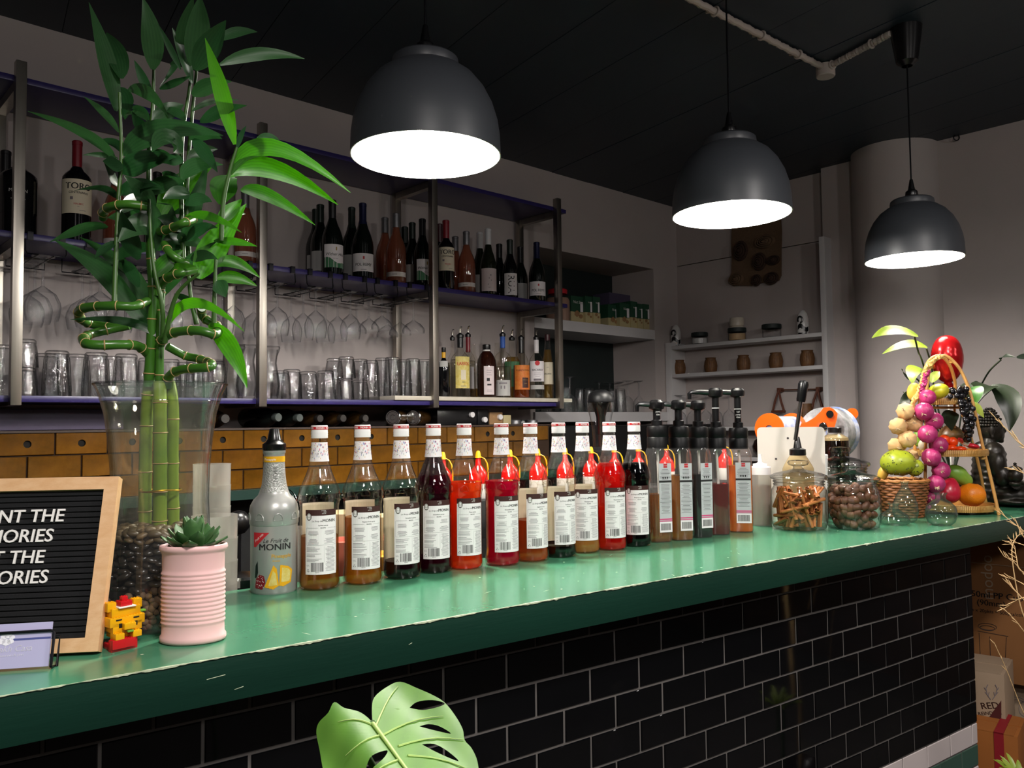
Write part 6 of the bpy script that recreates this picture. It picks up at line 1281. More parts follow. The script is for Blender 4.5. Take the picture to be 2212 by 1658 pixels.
def roll(nm, c, r, l, m_, flm, fr):
    mb = MB(); mb.lathe([(0, 0), (r, 0), (r, l), (0, l)], 36); mb.xf(lambda v: c+sd*v.x+Z3*v.y+ax*v.z); part(nm, mb, m_, t, world=True)
    for z in (-.004, l):
        mb = MB(); mb.lathe([(.014, z-.002), (fr, z-.002), (fr, z+.004), (.014, z+.004), (.014, z-.002)], 40); mb.xf(lambda v: c+sd*v.x+Z3*v.y+ax*v.z); part('flange', mb, flm, t, world=True)
roll('film_roll', c, 27*k_, .16, 'film_print', 'orange_plastic', 34*k_)
c2 = at_d(1778, 935, 2.88); roll('film_roll', c2, 56*k_, .085, 'film_dark', 'film_print', 10*k_)
mb = MB(); mb.lathe([(.03, .087), (57*k_, .060), (58*k_, .086), (.055, .098), (.03, .098)], 40); mb.xf(lambda v: c2+sd*v.x+Z3*v.y+ax*v.z); part('printed_film', mb, 'film_print', t, world=True)
pts = [(1728, 922), (1732, 914), (1745, 911), (1760, 902), (1775, 888), (1781, 880), (1793, 879), (1803, 884), (1810, 893), (1808, 905), (1803, 922)]; e0 = at_d(1728, 922, 2.80)
q = [((at_d(x, y, 2.80)-e0).dot(RH), (at_d(x, y, 2.80)-e0).z) for x, y in pts]; mb = MB(); mb.prism(q, e0, RH, Z3, FH, .006); part('bracket', mb, 'orange_plastic', t, 30, world=True)
e1 = at_d(1793, 894, 2.795); mb = MB(); mb.lathe([(.0, 0), (.0125, 0), (.0125, .002)], 24); mb.xf(lambda v: e1+RH*v.x+Z3*v.y+FH*v.z); part('bracket_hole', mb, 'matte_black', t, world=True)
e1 = at_d(1842, 893, 2.96); mb = MB(); mb.lathe([(0, 0), (.020, 0), (.020, .008), (0, .008)], 24); mb.xf(lambda v: e1+RH*v.x+Z3*v.y+FH*v.z); part('flange', mb, 'orange_plastic', t, world=True)
e1 = at_d(1778, 922, 2.79); mb = MB(); mb.lathe([(.0, -.012), (.010, -.012), (.016, -.004), (.016, .01), (0, .01)], 20); mb.xf(lambda v: e1+RH*v.x+Z3*v.y+FH*v.z); part('spindle', mb, 'chrome', t, world=True)
mb = MB(); b0 = at_d(1740, 960, 3.0); mb.obox(Vector((b0.x, b0.y, 0)), RH, FH, Z3, -.13, .16, -.06, .16, .88, b0.z-.09, bev=.006); mb.obox(Vector((b0.x, b0.y, 0)), RH, FH, Z3, -.12, -.08, .0, .10, .9, c.z+.0); mb.obox(Vector((b0.x, b0.y, 0)), RH, FH, Z3, .05, .10, .0, .08, .9, c2.z); part('machine_body', mb, 'steel_dark', t, world=True)
mb = MB(); mb.box(1.70, 3.85, 2.0, 2.5, .80, .88, bev=.004); mb.box(2.78, 3.85, 1.78, 2.0, .80, .88); mb.box(1.8, 1.9, 2.02, 2.4, 0, .8); mb.box(3.7, 3.8, 1.8, 2.4, 0, .8); solo('side_bench', mb, 'under_dark', 'dark bench under the film sealing machine beyond the counter', 'bench')

# ------------------------------------------------------------------ little bottle vases
def bud(px, py, pr, label, rot=0):
    r = max(a for a, z in pr); p = on_counter(px, py, r*.8); p.z = CT; mb = MB(); mb.lathe(pr, 32); solo('bud_vase', mb, 'green_tint_glass', label, 'vase', p, group='greenish glass bud vases')
bud(1957, 1129, [(0, .004), (.022, 0), (.030, .006), (.036, .030), (.034, .055), (.024, .080), (.012, .098), (.009, .106), (.0095, .114), (.013, .119)], 'tall drop shaped greenish bud vase before the wicker basket')
bud(1932, 1136, [(0, .004), (.030, 0), (.040, .006), (.043, .016), (.036, .030), (.020, .040), (.013, .046), (.012, .056), (.016, .062)], 'low flat greenish bud vase, leftmost of the three')
bud(2034, 1137, [(0, .004), (.024, 0), (.036, .010), (.043, .032), (.038, .054), (.024, .068), (.014, .074), (.013, .084), (.018, .092)], 'round bellied bud vase standing before the bamboo fruit stand')

# ------------------------------------------------------------------ wicker basket with soursop
p = Vector((2.500, 1.352, CT)); d_ = depth(p); k_ = d_/FPX; t = thing('wicker_basket', 'brown wicker basket holding green soursop fruit', 'basket', p); rb, rt, hb = .058, .076, .112
mb = MB()
for row in range(13):
    z = .004+row*.0083; r = rb+(rt-rb)*z/hb; n = 72; pts = []
    for i in range(n): a = 2*PI*i/n; q = r+.0022*math.cos(a*12+PI*(row % 2)); pts.append((q*math.cos(a), q*math.sin(a), z))
    mb.tube(pts, .0042, 6, closed=True)
part('weave', mb, 'wicker', t, 60); mb = MB()
for k in range(24): a = 2*PI*k/24; mb.tube([(rb*math.cos(a), rb*math.sin(a), 0), (rt*math.cos(a), rt*math.sin(a), hb)], .0022, 5)
part('stakes', mb, 'wicker', t, 60); mb = MB(); 
for j in range(2): mb.tube([((rt+.002*math.sin(a*9+j*PI))*math.cos(a), (rt+.002*math.sin(a*9+j*PI))*math.sin(a), hb+.002*math.cos(a*9+j*PI)) for a in [2*PI*i/120 for i in range(120)]], .0045, 6, closed=True)
part('rim', mb, 'wicker_light', t, 60); mb = MB(); mb.lathe([(0, .002), (rb, .002)], 32); mb.lathe([(rb-.003, .0), (rt-.006, hb-.01)], 32); part('lining', mb, 'wicker', t)
def fruit(name, px, py, d, rx, ry, m_, label, cat='fruit', tilt=0.0, rz_=None, shape=None, sub=3, group=None, spikes=0, stem=None):
    c = at_d(px, py, d); k_ = d/FPX; R = Matrix.Rotation(math.radians(tilt), 3, FH); mb = MB(); mb.ball((0, 0, 0), 1, sub)
    def fn(v):
        x, y, z = v
        if shape == 'pear': x *= (1-.30*z)*1.0; y *= (1-.30*z)
        if shape == 'lobed': q = 1+.05*math.cos(6*math.atan2(y, x)); x *= q; y *= q; z *= 1-.06*math.cos(6*math.atan2(y, x))
        if shape == 'waist': q = 1-.16*math.exp(-((z+.35)/.3)**2); x *= q; y *= q
        v3 = RH*(x*rx*k_)+FH*(y*rx*k_*(.95))+Z3*(z*ry*k_); return R @ v3
    mb.xf(fn); zmin = min(v[2] for v in mb.v); t = thing(name, label, cat, c, 0, group); part('flesh', mb, m_, t, 180)
    if spikes:
        mb = MB(); r3 = random.Random(4)
        for i in range(spikes):
            z = r3.uniform(-.9, .9); a = r3.uniform(PI, 2*PI); u_ = Vector((math.sqrt(1-z*z)*math.cos(a), math.sqrt(1-z*z)*math.sin(a), z)); b = fn(u_); b2 = fn(u_*1.06)+Vector((0, 0, -.0015)); mb.tube([b*.99, b2], [.0016, .0003], 5)
        part('spikes', mb, 'stalk_dark', t, 60)
    if stem: mb = MB(); e = fn(Vector((0, 0, 1))); mb.tube([e*.96, e*1.05+RH*.004, e*1.1+RH*.012], [.0028, .0022, .0016], 6); part('stem', mb, 'stalk_dark', t)
    return t
fruit('soursop', 1940, 999, 2.54, 37, 28, 'soursop', 'big knobbly yellow green soursop on top of the wicker basket', tilt=0, shape='lobed', spikes=34, stem=True)
fruit('soursop', 1977, 1010, 2.53, 17, 19, 'soursop', 'small spiky soursop leaning at the right of the basket', tilt=40, spikes=40)
fruit('mango', 1908, 1021, 2.56, 11, 17, 'fruit_yellow', 'yellow mango tucked in the left of the wicker basket', tilt=25)

# ------------------------------------------------------------------ three tier bamboo fruit stand
DR = 2.66; KR = DR/FPX; bse = at_z(2075, 1104, CT+.0)
st = thing('fruit_stand', 'three tier bamboo fruit stand with arched cane handles', 'stand', bse)
TRAY = [(2064, 1093, 76, 'lower'), (2048, 977, 75, 'middle'), (2040, 868, 44, 'upper')]
for px, py, rw, nm_ in TRAY:
    c = at_d(px, py, DR); r = rw*KR; mb = MB(); mb.lathe([(0, -.006), (r*.97, -.006), (r*.97, .0)], 40, c); mb.lathe([(r*.97, -.008), (r*1.0, -.008), (r*1.0, .010), (r*.965, .010), (r*.965, -.004)], 60, c); part('tray_base', mb, 'bamboo_cane', st, world=True)
    mb = MB(); n = int(2*PI*r/.0052)
    for i in range(n):
        a = 2*PI*i/n; e = Vector((math.cos(a), math.sin(a), 0)); tn_ = Vector((-e.y, e.x, 0))*.0016; q = c+e*(r*1.012)
        mb.add([q-tn_-Z3*.009, q+tn_-Z3*.009, q+tn_+e*.0018, q-tn_+e*.0018, q+tn_+Z3*.0115, q-tn_+Z3*.0115], [(0, 1, 2, 3), (3, 2, 4, 5)])
    part('rim_binding', mb, 'bamboo_trim', st, 0, world=True)
def hoop(pts, r=.0052): mb = MB(); mb.tube(smooth_path(pts, 6), r, 8); part('cane_hoop', mb, 'bamboo_cane', st, 60, world=True)
fF = at_z(2158, 1112, CT); fL = at_z(1985, 1112, CT)
hoop([fF, at_d(2142, 1040, 2.575), at_d(2122, 960, 2.58), at_d(2104, 880, 2.59), at_d(2092, 836, 2.60), at_d(2070, 792, 2.61), at_d(2040, 768, 2.62), at_d(2012, 788, 2.62), at_d(2003, 830, 2.62), at_d(2001, 900, 2.61), at_d(1999, 1000, 2.60), at_d(1998, 1105, 2.58)])
hoop([at_d(2130, 1086, 2.79), at_d(2108, 980, 2.76), at_d(2068, 860, 2.74), at_d(2062, 820, 2.72), at_d(2050, 786, 2.70), at_d(2030, 768, 2.69), at_d(2006, 780, 2.69), at_d(1992, 820, 2.69), at_d(1985, 880, 2.70), at_d(1975, 980, 2.72), at_d(1966, 1086, 2.74)])
for a, b, r in (((2136, 1096, 2.60), (1995, 1101, 2.60), .003), ((2140, 1101, 2.57), (2120, 1092, 2.78), .003), ((2008, 880, 2.64), (2080, 880, 2.64), .004), ((2120, 984, 2.6), (1980, 984, 2.66), .003), ((2011, 870, 2.66), (2011, 980, 2.66), .004), ((2062, 870, 2.66), (2062, 980, 2.66), .004)):
    mb = MB(); mb.tube([at_d(*a), at_d(*b)], r, 8); part('cane_bar', mb, 'bamboo_cane', st, world=True)
for px, py, d in ((2124, 988, 2.58), (2153, 1098, 2.565), (2038, 770, 2.65), (2056, 780, 2.64)):
    c = at_d(px, py, d); mb = MB(); mb.tube([c+RH*.008*math.cos(q)+FH*.008*math.sin(q)+Z3*(.0016*q/6.28*1.5-.006) for q in [i*.4 for i in range(60)]], .0011, 5); part('cane_binding', mb, 'bamboo_trim', st, 60, world=True)
# fruit on the stand
fruit('mango', 2027, 845, 2.62, 22, 17, 'mango_green', 'yellow green mango on the upper tray beside the grapes', tilt=-18)
fruit('mango', 1974, 846, 2.70, 14, 20, 'fruit_yellow', 'orange yellow mango behind the straw braid on the upper tray', tilt=8)
fruit('plum_fruit', 2054, 936, 2.68, 26, 20, 'plum_brown', 'large brown green fruit under a dark leaf on the middle tray', shape='pear')
fruit('pear', 1984, 943, 2.66, 10, 22, 'pear_green', 'slim green pear between garlic and onion braids', shape='pear'); fruit('garlic_clove', 1993, 962, 2.63, 9, 13, 'pepper_white', 'pale garlic clove bulb at the left of the middle tray')
for i, (px, py, rx, ry) in enumerate(((2040, 950, 12, 12), (2058, 954, 11, 11), (2042, 967, 12, 8), (2056, 967, 11, 7), (2074, 969, 13, 6))):
    fruit('cherry_tomato', px, py, 2.60-.004*i, rx, ry, 'tomato', ['rear left', 'rear right', 'front left', 'front middle', 'front right'][i]+' orange red tomato on the middle tray', 'tomato', sub=2, group='tomatoes on the middle tray')
fruit('chili_pepper', 2101, 963, 2.59, 14, 6, 'chili', 'red chili pepper at the right of the middle tray', 'vegetable', tilt=14); fruit('chili_pepper', 2080, 953, 2.64, 12, 5, 'chili', 'darker red chili lying behind the tomatoes', 'vegetable', tilt=38); fruit('garlic_clove', 2087, 959, 2.59, 7, 5, 'pepper_white', 'small white clove beside the red chili', 'vegetable')
fruit('green_papaya', 2073, 1027, 2.62, 19, 31, 'pear_green', 'long green papaya leaning on the lower tray', tilt=-52, shape='waist', stem=True)
fruit('red_apple', 2050, 1058, 2.60, 24, 28, 'apple_red', 'glossy red fruit with green tip on the lower tray', tilt=20, shape='pear'); fruit('orange_fruit', 2099, 1068, 2.60, 29, 25, 'orange_peel', 'bright lobed orange on the right of the lower tray', shape='lobed')
c = at_d(2052, 912, 2.60); t = solo('loose_leaf', leaf_mesh(at_d(2054, 886, 2.64), at_d(2050, 900, 2.60), at_d(2056, 930, 2.56), .050, (CAM-c).normalized(), .15), 'dark_leaf', 'dark leaf lying over the brown fruit on the middle tray', 'leaf')
# garlic and onion strings
def bulb_mesh(seed, kind):
    mb = MB(); n = 24; prof = [(0, -1), (.18, -.98), (.62, -.80), (.93, -.42), (1, -.02), (.92, .36), (.68, .68), (.34, .88), (.14, 1.0), (.08, 1.25)]
    lob = 8 if kind == 'g' else 14; am = .07 if kind == 'g' else .03
    for (r, z) in prof:
        pass
    v = []; f = []
    for (r, z) in prof:
        for i in range(n): a = 2*PI*i/n; q = r*(1+am*math.cos(lob*a+seed)); v.append((q*math.cos(a), q*math.sin(a), z))
    for j in range(len(prof)-1):
        for i in range(n): f.append((j*n+i, j*n+(i+1) % n, (j+1)*n+(i+1) % n, (j+1)*n+i))
    mb.add(v, f); return mb
def string(name, label, items, kind, m_, cord, cm):
    base = at_d(*cord[-1]); t = thing(name, label, 'braid', base); rr = random.Random(8)
    for k, (px, py, r, d) in enumerate(items):
        c = at_d(px, py, d); s_ = r*d/FPX; face = ((CAM-c).normalized()+RH*rr.uniform(-.5, .5)+Z3*rr.uniform(-.45, .35)).normalized(); R = (-face).to_track_quat('Z', 'Y').to_matrix(); mb = bulb_mesh(k, kind); mb.xf(lambda v: c+R @ Vector((v.x*s_, v.y*s_, v.z*s_*.86))); o = part('bulb', mb, m_, t, 180, world=True)
        mb = MB(); tipp = c+face*s_*.84
        for q in range(9): e = (face*.5+RH*rr.uniform(-1, 1)+Z3*rr.uniform(-1, .6)).normalized(); mb.tube([tipp-face*.001, tipp+e*s_*.16, tipp+e*s_*.34+face*.001], [.0009, .0007, .0003], 4)
        lc = Vector(t.location); mb.v = [tuple(Vector(x)-lc) for x in mb.v]; link('roots', mb.mesh('roots', 'root_straw', 0), o)
    P = smooth_path([at_d(*q) for q in cord], 10); n = len(P)
    for j in range(3):
        mb = MB(); mb.tube([P[i]+RH*.0062*math.sin(i*.75+j*2*PI/3)+FH*.005*math.cos(i*1.5+j*2*PI/3) for i in range(n)], .0042, 6); part('braid_strand', mb, cm, t, 60, world=True)
string('garlic_braid', 'braid of cream garlic bulbs hanging from the fruit stand handle', [(1956, 888, 18.5, 2.56), (1940, 920, 18.5, 2.55), (1974, 915, 18, 2.57), (1960, 948, 19, 2.54), (1936, 962, 17.5, 2.56), (1969, 985, 15, 2.60)], 'g', 'garlic', [(2034, 768, 2.60), (2010, 785, 2.60), (1996, 812, 2.60), (1986, 845, 2.59), (1972, 872, 2.58), (1960, 930, 2.59), (1950, 970, 2.60)], 'braid_straw')
string('onion_braid', 'braid of purple red onions hanging down before the bamboo stand', [(2004, 858, 17, 2.56), (1996, 888, 20, 2.54), (2018, 909, 19, 2.55), (2004, 937, 20, 2.53), (2029, 961, 18, 2.55), (2012, 987, 20, 2.53), (2033, 1016, 19, 2.54), (2021, 1045, 20, 2.53), (2013, 1073, 17, 2.55)], 'o', 'onion', [(2003, 800, 2.60), (1996, 826, 2.59), (1992, 850, 2.58), (1998, 880, 2.57), (2010, 925, 2.57), (2012, 975, 2.57), (2020, 1030, 2.57), (2010, 1068, 2.56), (2003, 1098, 2.55)], 'onion')
# grapes
t = thing('grape_bunch', 'bunch of black grapes spilling off the upper tray', 'grapes', at_d(2092, 900, 2.60)); rr = random.Random(31); gme = MB().ball((0, 0, 0), 1.0, 2).mesh('grape', 'grape_black', 180); lc = Vector(t.location)
gl = [(2042+rr.uniform(0, 46), 838+rr.uniform(0, 24), rr.uniform(2.58, 2.64)) for _ in range(22)]
for k in range(46): q = k/45; gl.append((2083+22*q*(1-q)*1.2+rr.uniform(-14, 14)*(1-.45*q)+8*q, 862+88*q+rr.uniform(-4, 4), 2.58+rr.uniform(-.02, .02)))
for px, py, d in gl: s_ = rr.uniform(5.6, 7.2)*d/FPX; o = link('grape', gme, t, at_d(px, py, d)-lc); o.scale = (s_, s_, s_*1.06)
mb = MB(); mb.tube(smooth_path([at_d(2060, 846, 2.61), at_d(2085, 862, 2.60), at_d(2094, 900, 2.60), at_d(2098, 950, 2.60), at_d(2104, 962, 2.58)], 5), .0016, 6); part('stalk', mb, 'stalk_green', t, world=True)
# balloon
c = at_d(2046, 775, 2.84); k_ = 2.84/FPX; t = thing('red_balloon', 'shiny red foil balloon behind the arched cane handles', 'balloon', (c.x, c.y, CT)); mb = MB(); n = 40; v = []; f = []
for j in range(25):
    th = PI*j/24; rr_ = math.sin(th)**.8; z = math.cos(th)
    for i in range(n):
        a = 2*PI*i/n; wr = 1+.035*math.sin(18*z+4*a)*max(0, -math.cos(2*a))*.9+.02*math.sin(23*th); q = RH*(math.cos(a)*33*k_*rr_*(1-.10*(z < 0)*abs(z)))*(1) + FH*(math.sin(a)*28*k_*rr_*wr)+Z3*(z*51*k_); v.append(c+q)
for j in range(24):
    for i in range(n): f.append((j*n+i, j*n+(i+1) % n, (j+1)*n+(i+1) % n, (j+1)*n+i))
mb.add(v, f); part('foil', mb, 'balloon_red', t, 60, world=True); mb = MB(); mb.tube([c-Z3*50*k_, c-Z3*(62*k_)], [.012, .022], 12); part('neck', mb, 'balloon_red', t, world=True); mb = MB(); mb.tube([c-Z3*50*k_, Vector((c.x, c.y, CT))], .003, 6); part('stick', mb, 'squeeze_white', t, world=True)
# ------------------------------------------------------------------ statue
def remeshed(name, mb, m_, vox, smooth=6):
    me = mb.mesh(name, m_, 0); o = bpy.data.objects.new('work', me); COL.objects.link(o); md = o.modifiers.new('r', 'REMESH'); md.mode = 'VOXEL'; md.voxel_size = vox; sm = o.modifiers.new('s', 'SMOOTH'); sm.iterations = smooth; sm.factor = .5
    dg = bpy.context.evaluated_depsgraph_get(); me2 = bpy.data.meshes.new_from_object(o.evaluated_get(dg)); bpy.data.objects.remove(o); me2.name = name; me2.materials.clear(); me2.materials.append(M(m_)); me2.polygons.foreach_set('use_smooth', [True]*len(me2.polygons)); return me2
DS = 2.88; KS = DS/FPX; hd = at_d(2140, 924, DS); fwd = (RH*.97-FH*.25).normalized(); sde = Vector((-fwd.y, fwd.x, 0))       # looks to the right
st = thing('seated_statue', 'dark bronze seated meditation statue with curled hair, facing right', 'statue', Vector((hd.x, hd.y, CT))); lc = Vector(st.location)
S_ = lambda x, y, z: fwd*x+sde*y+Z3*z
mb = MB(); hz_ = hd.z-CT
def el(x, y, z, a, b, c_, sub=3): q = MB(); q.ball((0, 0, 0), 1, sub); mb.add([S_(x+v[0]*a, y+v[1]*b, z+v[2]*c_) for v in q.v], q.f)
el(0, 0, hz_, .038, .033, .046); el(.010, 0, hz_-.020, .032, .027, .030); el(-.006, 0, hz_+.048, .020, .019, .018)        # skull, jaw, top knot
el(.036, 0, hz_-.004, .009, .007, .013); el(.043, 0, hz_-.011, .008, .007, .007); el(.036, 0, hz_-.0245, .008, .011, .005); el(.035, 0, hz_-.0325, .008, .010, .005); el(.031, 0, hz_-.045, .010, .011, .009)    # nose, lips, chin
el(.030, .014, hz_+.003, .006, .009, .004); el(.030, -.014, hz_+.003, .006, .009, .004); el(.028, 0, hz_+.013, .010, .024, .006)
for s in (-1, 1): el(-.006, s*.034, hz_-.010, .008, .005, .022); el(-.005, s*.035, hz_-.030, .006, .004, .010)
el(-.008, 0, hz_-.055, .024, .024, .030)
for k in range(8): z = .03+k*.021; el(-.016+.004*k*.3, 0, z, .060-.001*k, .078-.0015*abs(k-5), .030, 2)
for s in (-1, 1):
    el(-.012, s*.066, .185, .034, .034, .036); el(-.008, s*.088, .145, .028, .027, .045); el(.005, s*.094, .105, .027, .025, .036); el(.040, s*.080, .075, .040, .022, .022)
    el(.045, s*.075, .040, .075, .048, .036); el(.105, s*.085, .032, .050, .046, .032); el(.085, s*.030, .026, .060, .050, .026)
el(.045, 0, .020, .095, .14, .020); el(.088, -.028, .072, .028, .022, .014); el(.115, -.045, .070, .026, .020, .014); el(.14, -.06, .072, .022, .02, .010)
mb.xf(lambda v: v+Vector((0, 0, 0))); o = link('figure', remeshed('figure', mb, 'bronze_dark', .0038, 3), st)
mb = MB()
for j, (z, r) in enumerate(((.010, .038), (.020, .0375), (.030, .034), (.040, .028), (.052, .0215), (.060, .016), (.066, .008))):
    n = max(4, int(2*PI*r/.0088))
    for i in range(n):
        a = 2*PI*(i+.5*(j % 2))/n
        if j < 2 and abs(((a+PI) % (2*PI))-PI) < 1.0: continue
        q = MB(); q.ball((0, 0, 0), .0061, 1); c_ = S_(-.004+r*math.cos(a), r*.9*math.sin(a), hz_+z); mb.add([Vector(v)+c_ for v in q.v], q.f)
part('hair_curls', mb, 'bronze_dark', st, 60)
pc = at_d(2194, 1040, 2.68); mb = MB(); mb.lathe([(0, 0), (.012, 0), (.020, .008), (.023, .018), (.021, .030), (.017, .036), (.020, .038), (.023, .041), (.018, .047), (.006, .052), (.004, .056), (.006, .060), (0, .064)], 24)
solo('lidded_pot', mb, 'bronze_dark', 'tiny black lidded pot resting on the hand of the statue', 'pot', pc)
hb_ = MB(); q = pc-lc-Vector((0, 0, .006)); hb_.ball(q, 1, 2, 0, (.024, .020, .008)); hb_.tube([q-Z3*.004, q+(S_(.06, -.06, .070)-q)*.5, S_(.06, -.06, .075)], [.014, .017, .020], 10)
for k in range(4): hb_.tube([q+RH*.012+FH*(.008*(k-1.5)), q+RH*.028+FH*(.008*(k-1.5))-Z3*.001, q+RH*.036+FH*(.007*(k-1.5))+Z3*.006], [.005, .0045, .003], 6)
hb_.tube([q-FH*.014, q-FH*.022+RH*.008+Z3*.008], [.005, .0035], 6); part('hand', hb_, 'bronze_dark', st, 60)

# ------------------------------------------------------------------ leafy plant behind the stand
t = thing('potted_plant', 'leafy house plant with yellow green and dark leaves behind the fruit stand', 'plant', at_z(2060, 1085, CT)); lb_ = Vector(t.location)
mb = MB(); mb.lathe([(0, 0), (.05, 0), (.06, .10), (.056, .10), (.05, .09), (0, .09)], 28); part('pot', mb, 'ceramic_brown', t)
DP = 2.95
def pst(pts, m_='stalk_dark', r=.003): mb = MB(); P = smooth_path(pts, 6); mb.tube(P, r, 6); part('leaf_stalk', mb, m_, t, 60, world=True)
root = lb_+Z3*.09
for pts in ([at_d(1976, 728, 2.75), at_d(1984, 760, 2.80), at_d(1998, 800, DP), root], [at_d(2001, 752, 2.85), at_d(2012, 790, DP), at_d(2020, 850, DP), root], [at_d(1972, 812, DP), at_d(2000, 850, DP), root], [at_d(2120, 830, DP), at_d(2138, 800, DP-.1), at_d(2162, 777, DP-.15)], [root, at_d(2090, 900, DP), at_d(2120, 830, DP)], [root, at_d(2080, 880, DP), at_d(2105, 850, DP-.1)], [root, at_d(2100, 890, DP), at_d(2146, 836, DP)], [root, at_d(1990, 900, DP), at_d(1962, 858, DP)]): pst(pts)
for b, m, tp, w_, mt_ in (((1983, 726, 2.76), (1925, 700, 2.74), (1883, 730, 2.76), 30, 'shrub_leaf'), ((2003, 750, 2.84), (1962, 732, 2.80), (1906, 764, 2.82), 26, 'shrub_leaf'), ((2000, 800, DP), (1965, 786, 2.88), (1972, 830, 2.85), 34, 'shrub_leaf'), ((2012, 826, 2.80), (2020, 808, 2.80), (2030, 802, 2.80), 20, 'shrub_leaf'), ((2096, 838, 2.74), (2112, 838, 2.70), (2108, 872, 2.68), 30, 'bamboo_leaf_bright'), ((2104, 868, 2.66), (2112, 884, 2.64), (2126, 902, 2.62), 14, 'shrub_leaf'),
                          ((2142, 834, DP), (2118, 826, 2.8), (2108, 868, 2.78), 46, 'dark_leaf'), ((2140, 834, DP), (2200, 850, 2.88), (2180, 932, 2.86), 46, 'dark_leaf'), ((2162, 776, 2.8), (2162, 764, 2.78), (2196, 772, 2.72), 12, 'dark_leaf'), ((2196, 772, 2.72), (2230, 768, 2.7), (2270, 780, 2.7), 20, 'dark_leaf'), ((1990, 838, DP), (1952, 850, 2.9), (1943, 896, 2.88), 20, 'dark_leaf'), ((1962, 820, DP), (1953, 805, 2.9), (1947, 796, 2.9), 10, 'dark_leaf'), ((2070, 850, 2.8), (2090, 832, 2.78), (2096, 860, 2.76), 34, 'dark_leaf'), ((2120, 834, DP), (2106, 826, DP), (2104, 836, DP), 18, 'dark_leaf'), ((1968, 858, DP), (1955, 850, 2.9), (1950, 846, 2.9), 12, 'dark_leaf')):
    B0, B1, B2 = at_d(*b), at_d(*m), at_d(*tp); f_ = ((CAM-B1).normalized()*.7+Z3*.7).normalized(); part('leaf', leaf_mesh(B0, B1, B2, w_*2.8/FPX*1.1, f_, .2), mt_, t, 60, world=True)

# ------------------------------------------------------------------ boxes beyond the end of the tiled front
an = math.radians(105.7); FD = Vector((math.cos(an), math.sin(an), 0)); FN_ = Vector((-math.sin(an), math.cos(an), 0))*-1.0
if FN_.dot(CAM-at_d(2105, 1285, 3.0)) < 0: FN_ = -FN_
LFT = FD                                                    # towards the left as seen; the right-hand way is -FD
def crate(name, px, py, d, w_l, w_r, dp, z0, z1, m_, label, flap=True):
    o = at_d(px, py, d); o = Vector((o.x, o.y, 0)); t = thing(name, label, 'box', o-FN_*dp/2+Z3*z0); mb = MB(); mb.obox(o, -FD, Z3, FN_, -w_l, w_r, z0, z1, -dp, 0, 0, .003); part('box_shell', mb, m_, t, world=True)
    if flap:
        mb = MB(); mb.obox(o, -FD, Z3, FN_, -w_l, w_r, z1, z1+.003, -dp*.52, -dp*.48); mb.obox(o, -FD, Z3, FN_, -w_l+.01, w_r-.01, z1-.001, z1+.0012, -dp, 0); part('top_flap', mb, m_, t, world=True)
    return t, o
t, o = crate('cardboard_box', 2105, 1285, 3.0, .12, .50, .38, .455, 1.02, 'cardboard', 'large brown cardboard carton for cups, printed with a lidded cup, below the counter end')
def printed(o, items, t, extra=None):
    mb = MB(); ms = []
    for s_, px, py, size, m_, rot, b in items:
        if m_ not in ms: ms.append(m_)
        q = at_pl(px, py, FN_, FN_.dot(o+FN_*.001)); F_ = flat_place(q, -FD, Z3); put_text(mb, s_, 0, 0, size, F_, ms.index(m_), b, 0, 1, rot)
    if extra: extra(mb, ms)
    part('print', mb, ms, t, 0, world=True)
def cup(mb, ms):
    ms.append('ink'); k = len(ms)-1; F_ = lambda px, py: at_pl(px, py, FN_, FN_.dot(o+FN_*.001))
    for ln in ([(2115, 1366), (2120, 1460)], [(2174, 1376), (2170, 1460)], [(2138, 1374), (2141, 1458)], [(2112, 1362), (2178, 1374)]): mb.tube([F_(*q) for q in ln], .0009, 4, k)
    for cx, cy, rx, ry in ((2133, 1353, 20, 7), (2133, 1356, 16, 5), (2145, 1460, 25, 8)): mb.tube([F_(cx+rx*math.cos(a), cy+ry*math.sin(a)+(cx+rx*math.cos(a)-cx)*.10) for a in [i*PI/10 for i in range(20)]], .0009, 4, k, closed=True)
    ms.append('cardboard_light'); mb.tube([F_(2098, 1214), F_(2150, 1219), F_(2215, 1226)], .0012, 4, len(ms)-1)
printed(o, [('50ml PP Cup', 2153, 1287, .031, 'ink', 0, .02), ('(90mm)', 2141, 1303, .029, 'ink', 0, .02), ('25pcs x 20pkts = 500pcs/ctn', 2143, 1321, .0165, 'ink', 0, .01), ('modoo', 2133, 1246, .055, 'cardboard_light', PI/2, 0)], t, cup)
t, o2 = crate('cardboard_box', 2150, 1520, 3.02, .06, .48, .36, 0, .452, 'cardboard_light', 'brown carton with round line drawings, under the cup carton')
mb = MB(); F2_ = lambda px, py: at_pl(px, py, FN_, FN_.dot(o2+FN_*.001))
for cx, cy, rx, ry in ((2195, 1560, 40, 55), (2195, 1560, 36, 50), (2195, 1600, 12, 16), (2215, 1530, 14, 16)): mb.tube([F2_(cx+rx*math.cos(a), cy+ry*math.sin(a)) for a in [i*PI/14 for i in range(28)]], .0009, 4, closed=True)
part('print', mb, 'ink_soft', t, 0, world=True)
t, o3 = crate('cardboard_box', 2108, 1500, 2.76, .06, .085, .22, 0, .553, 'cardboard_light', 'pale box printed with a stag and red base, half hidden by the tile wall')
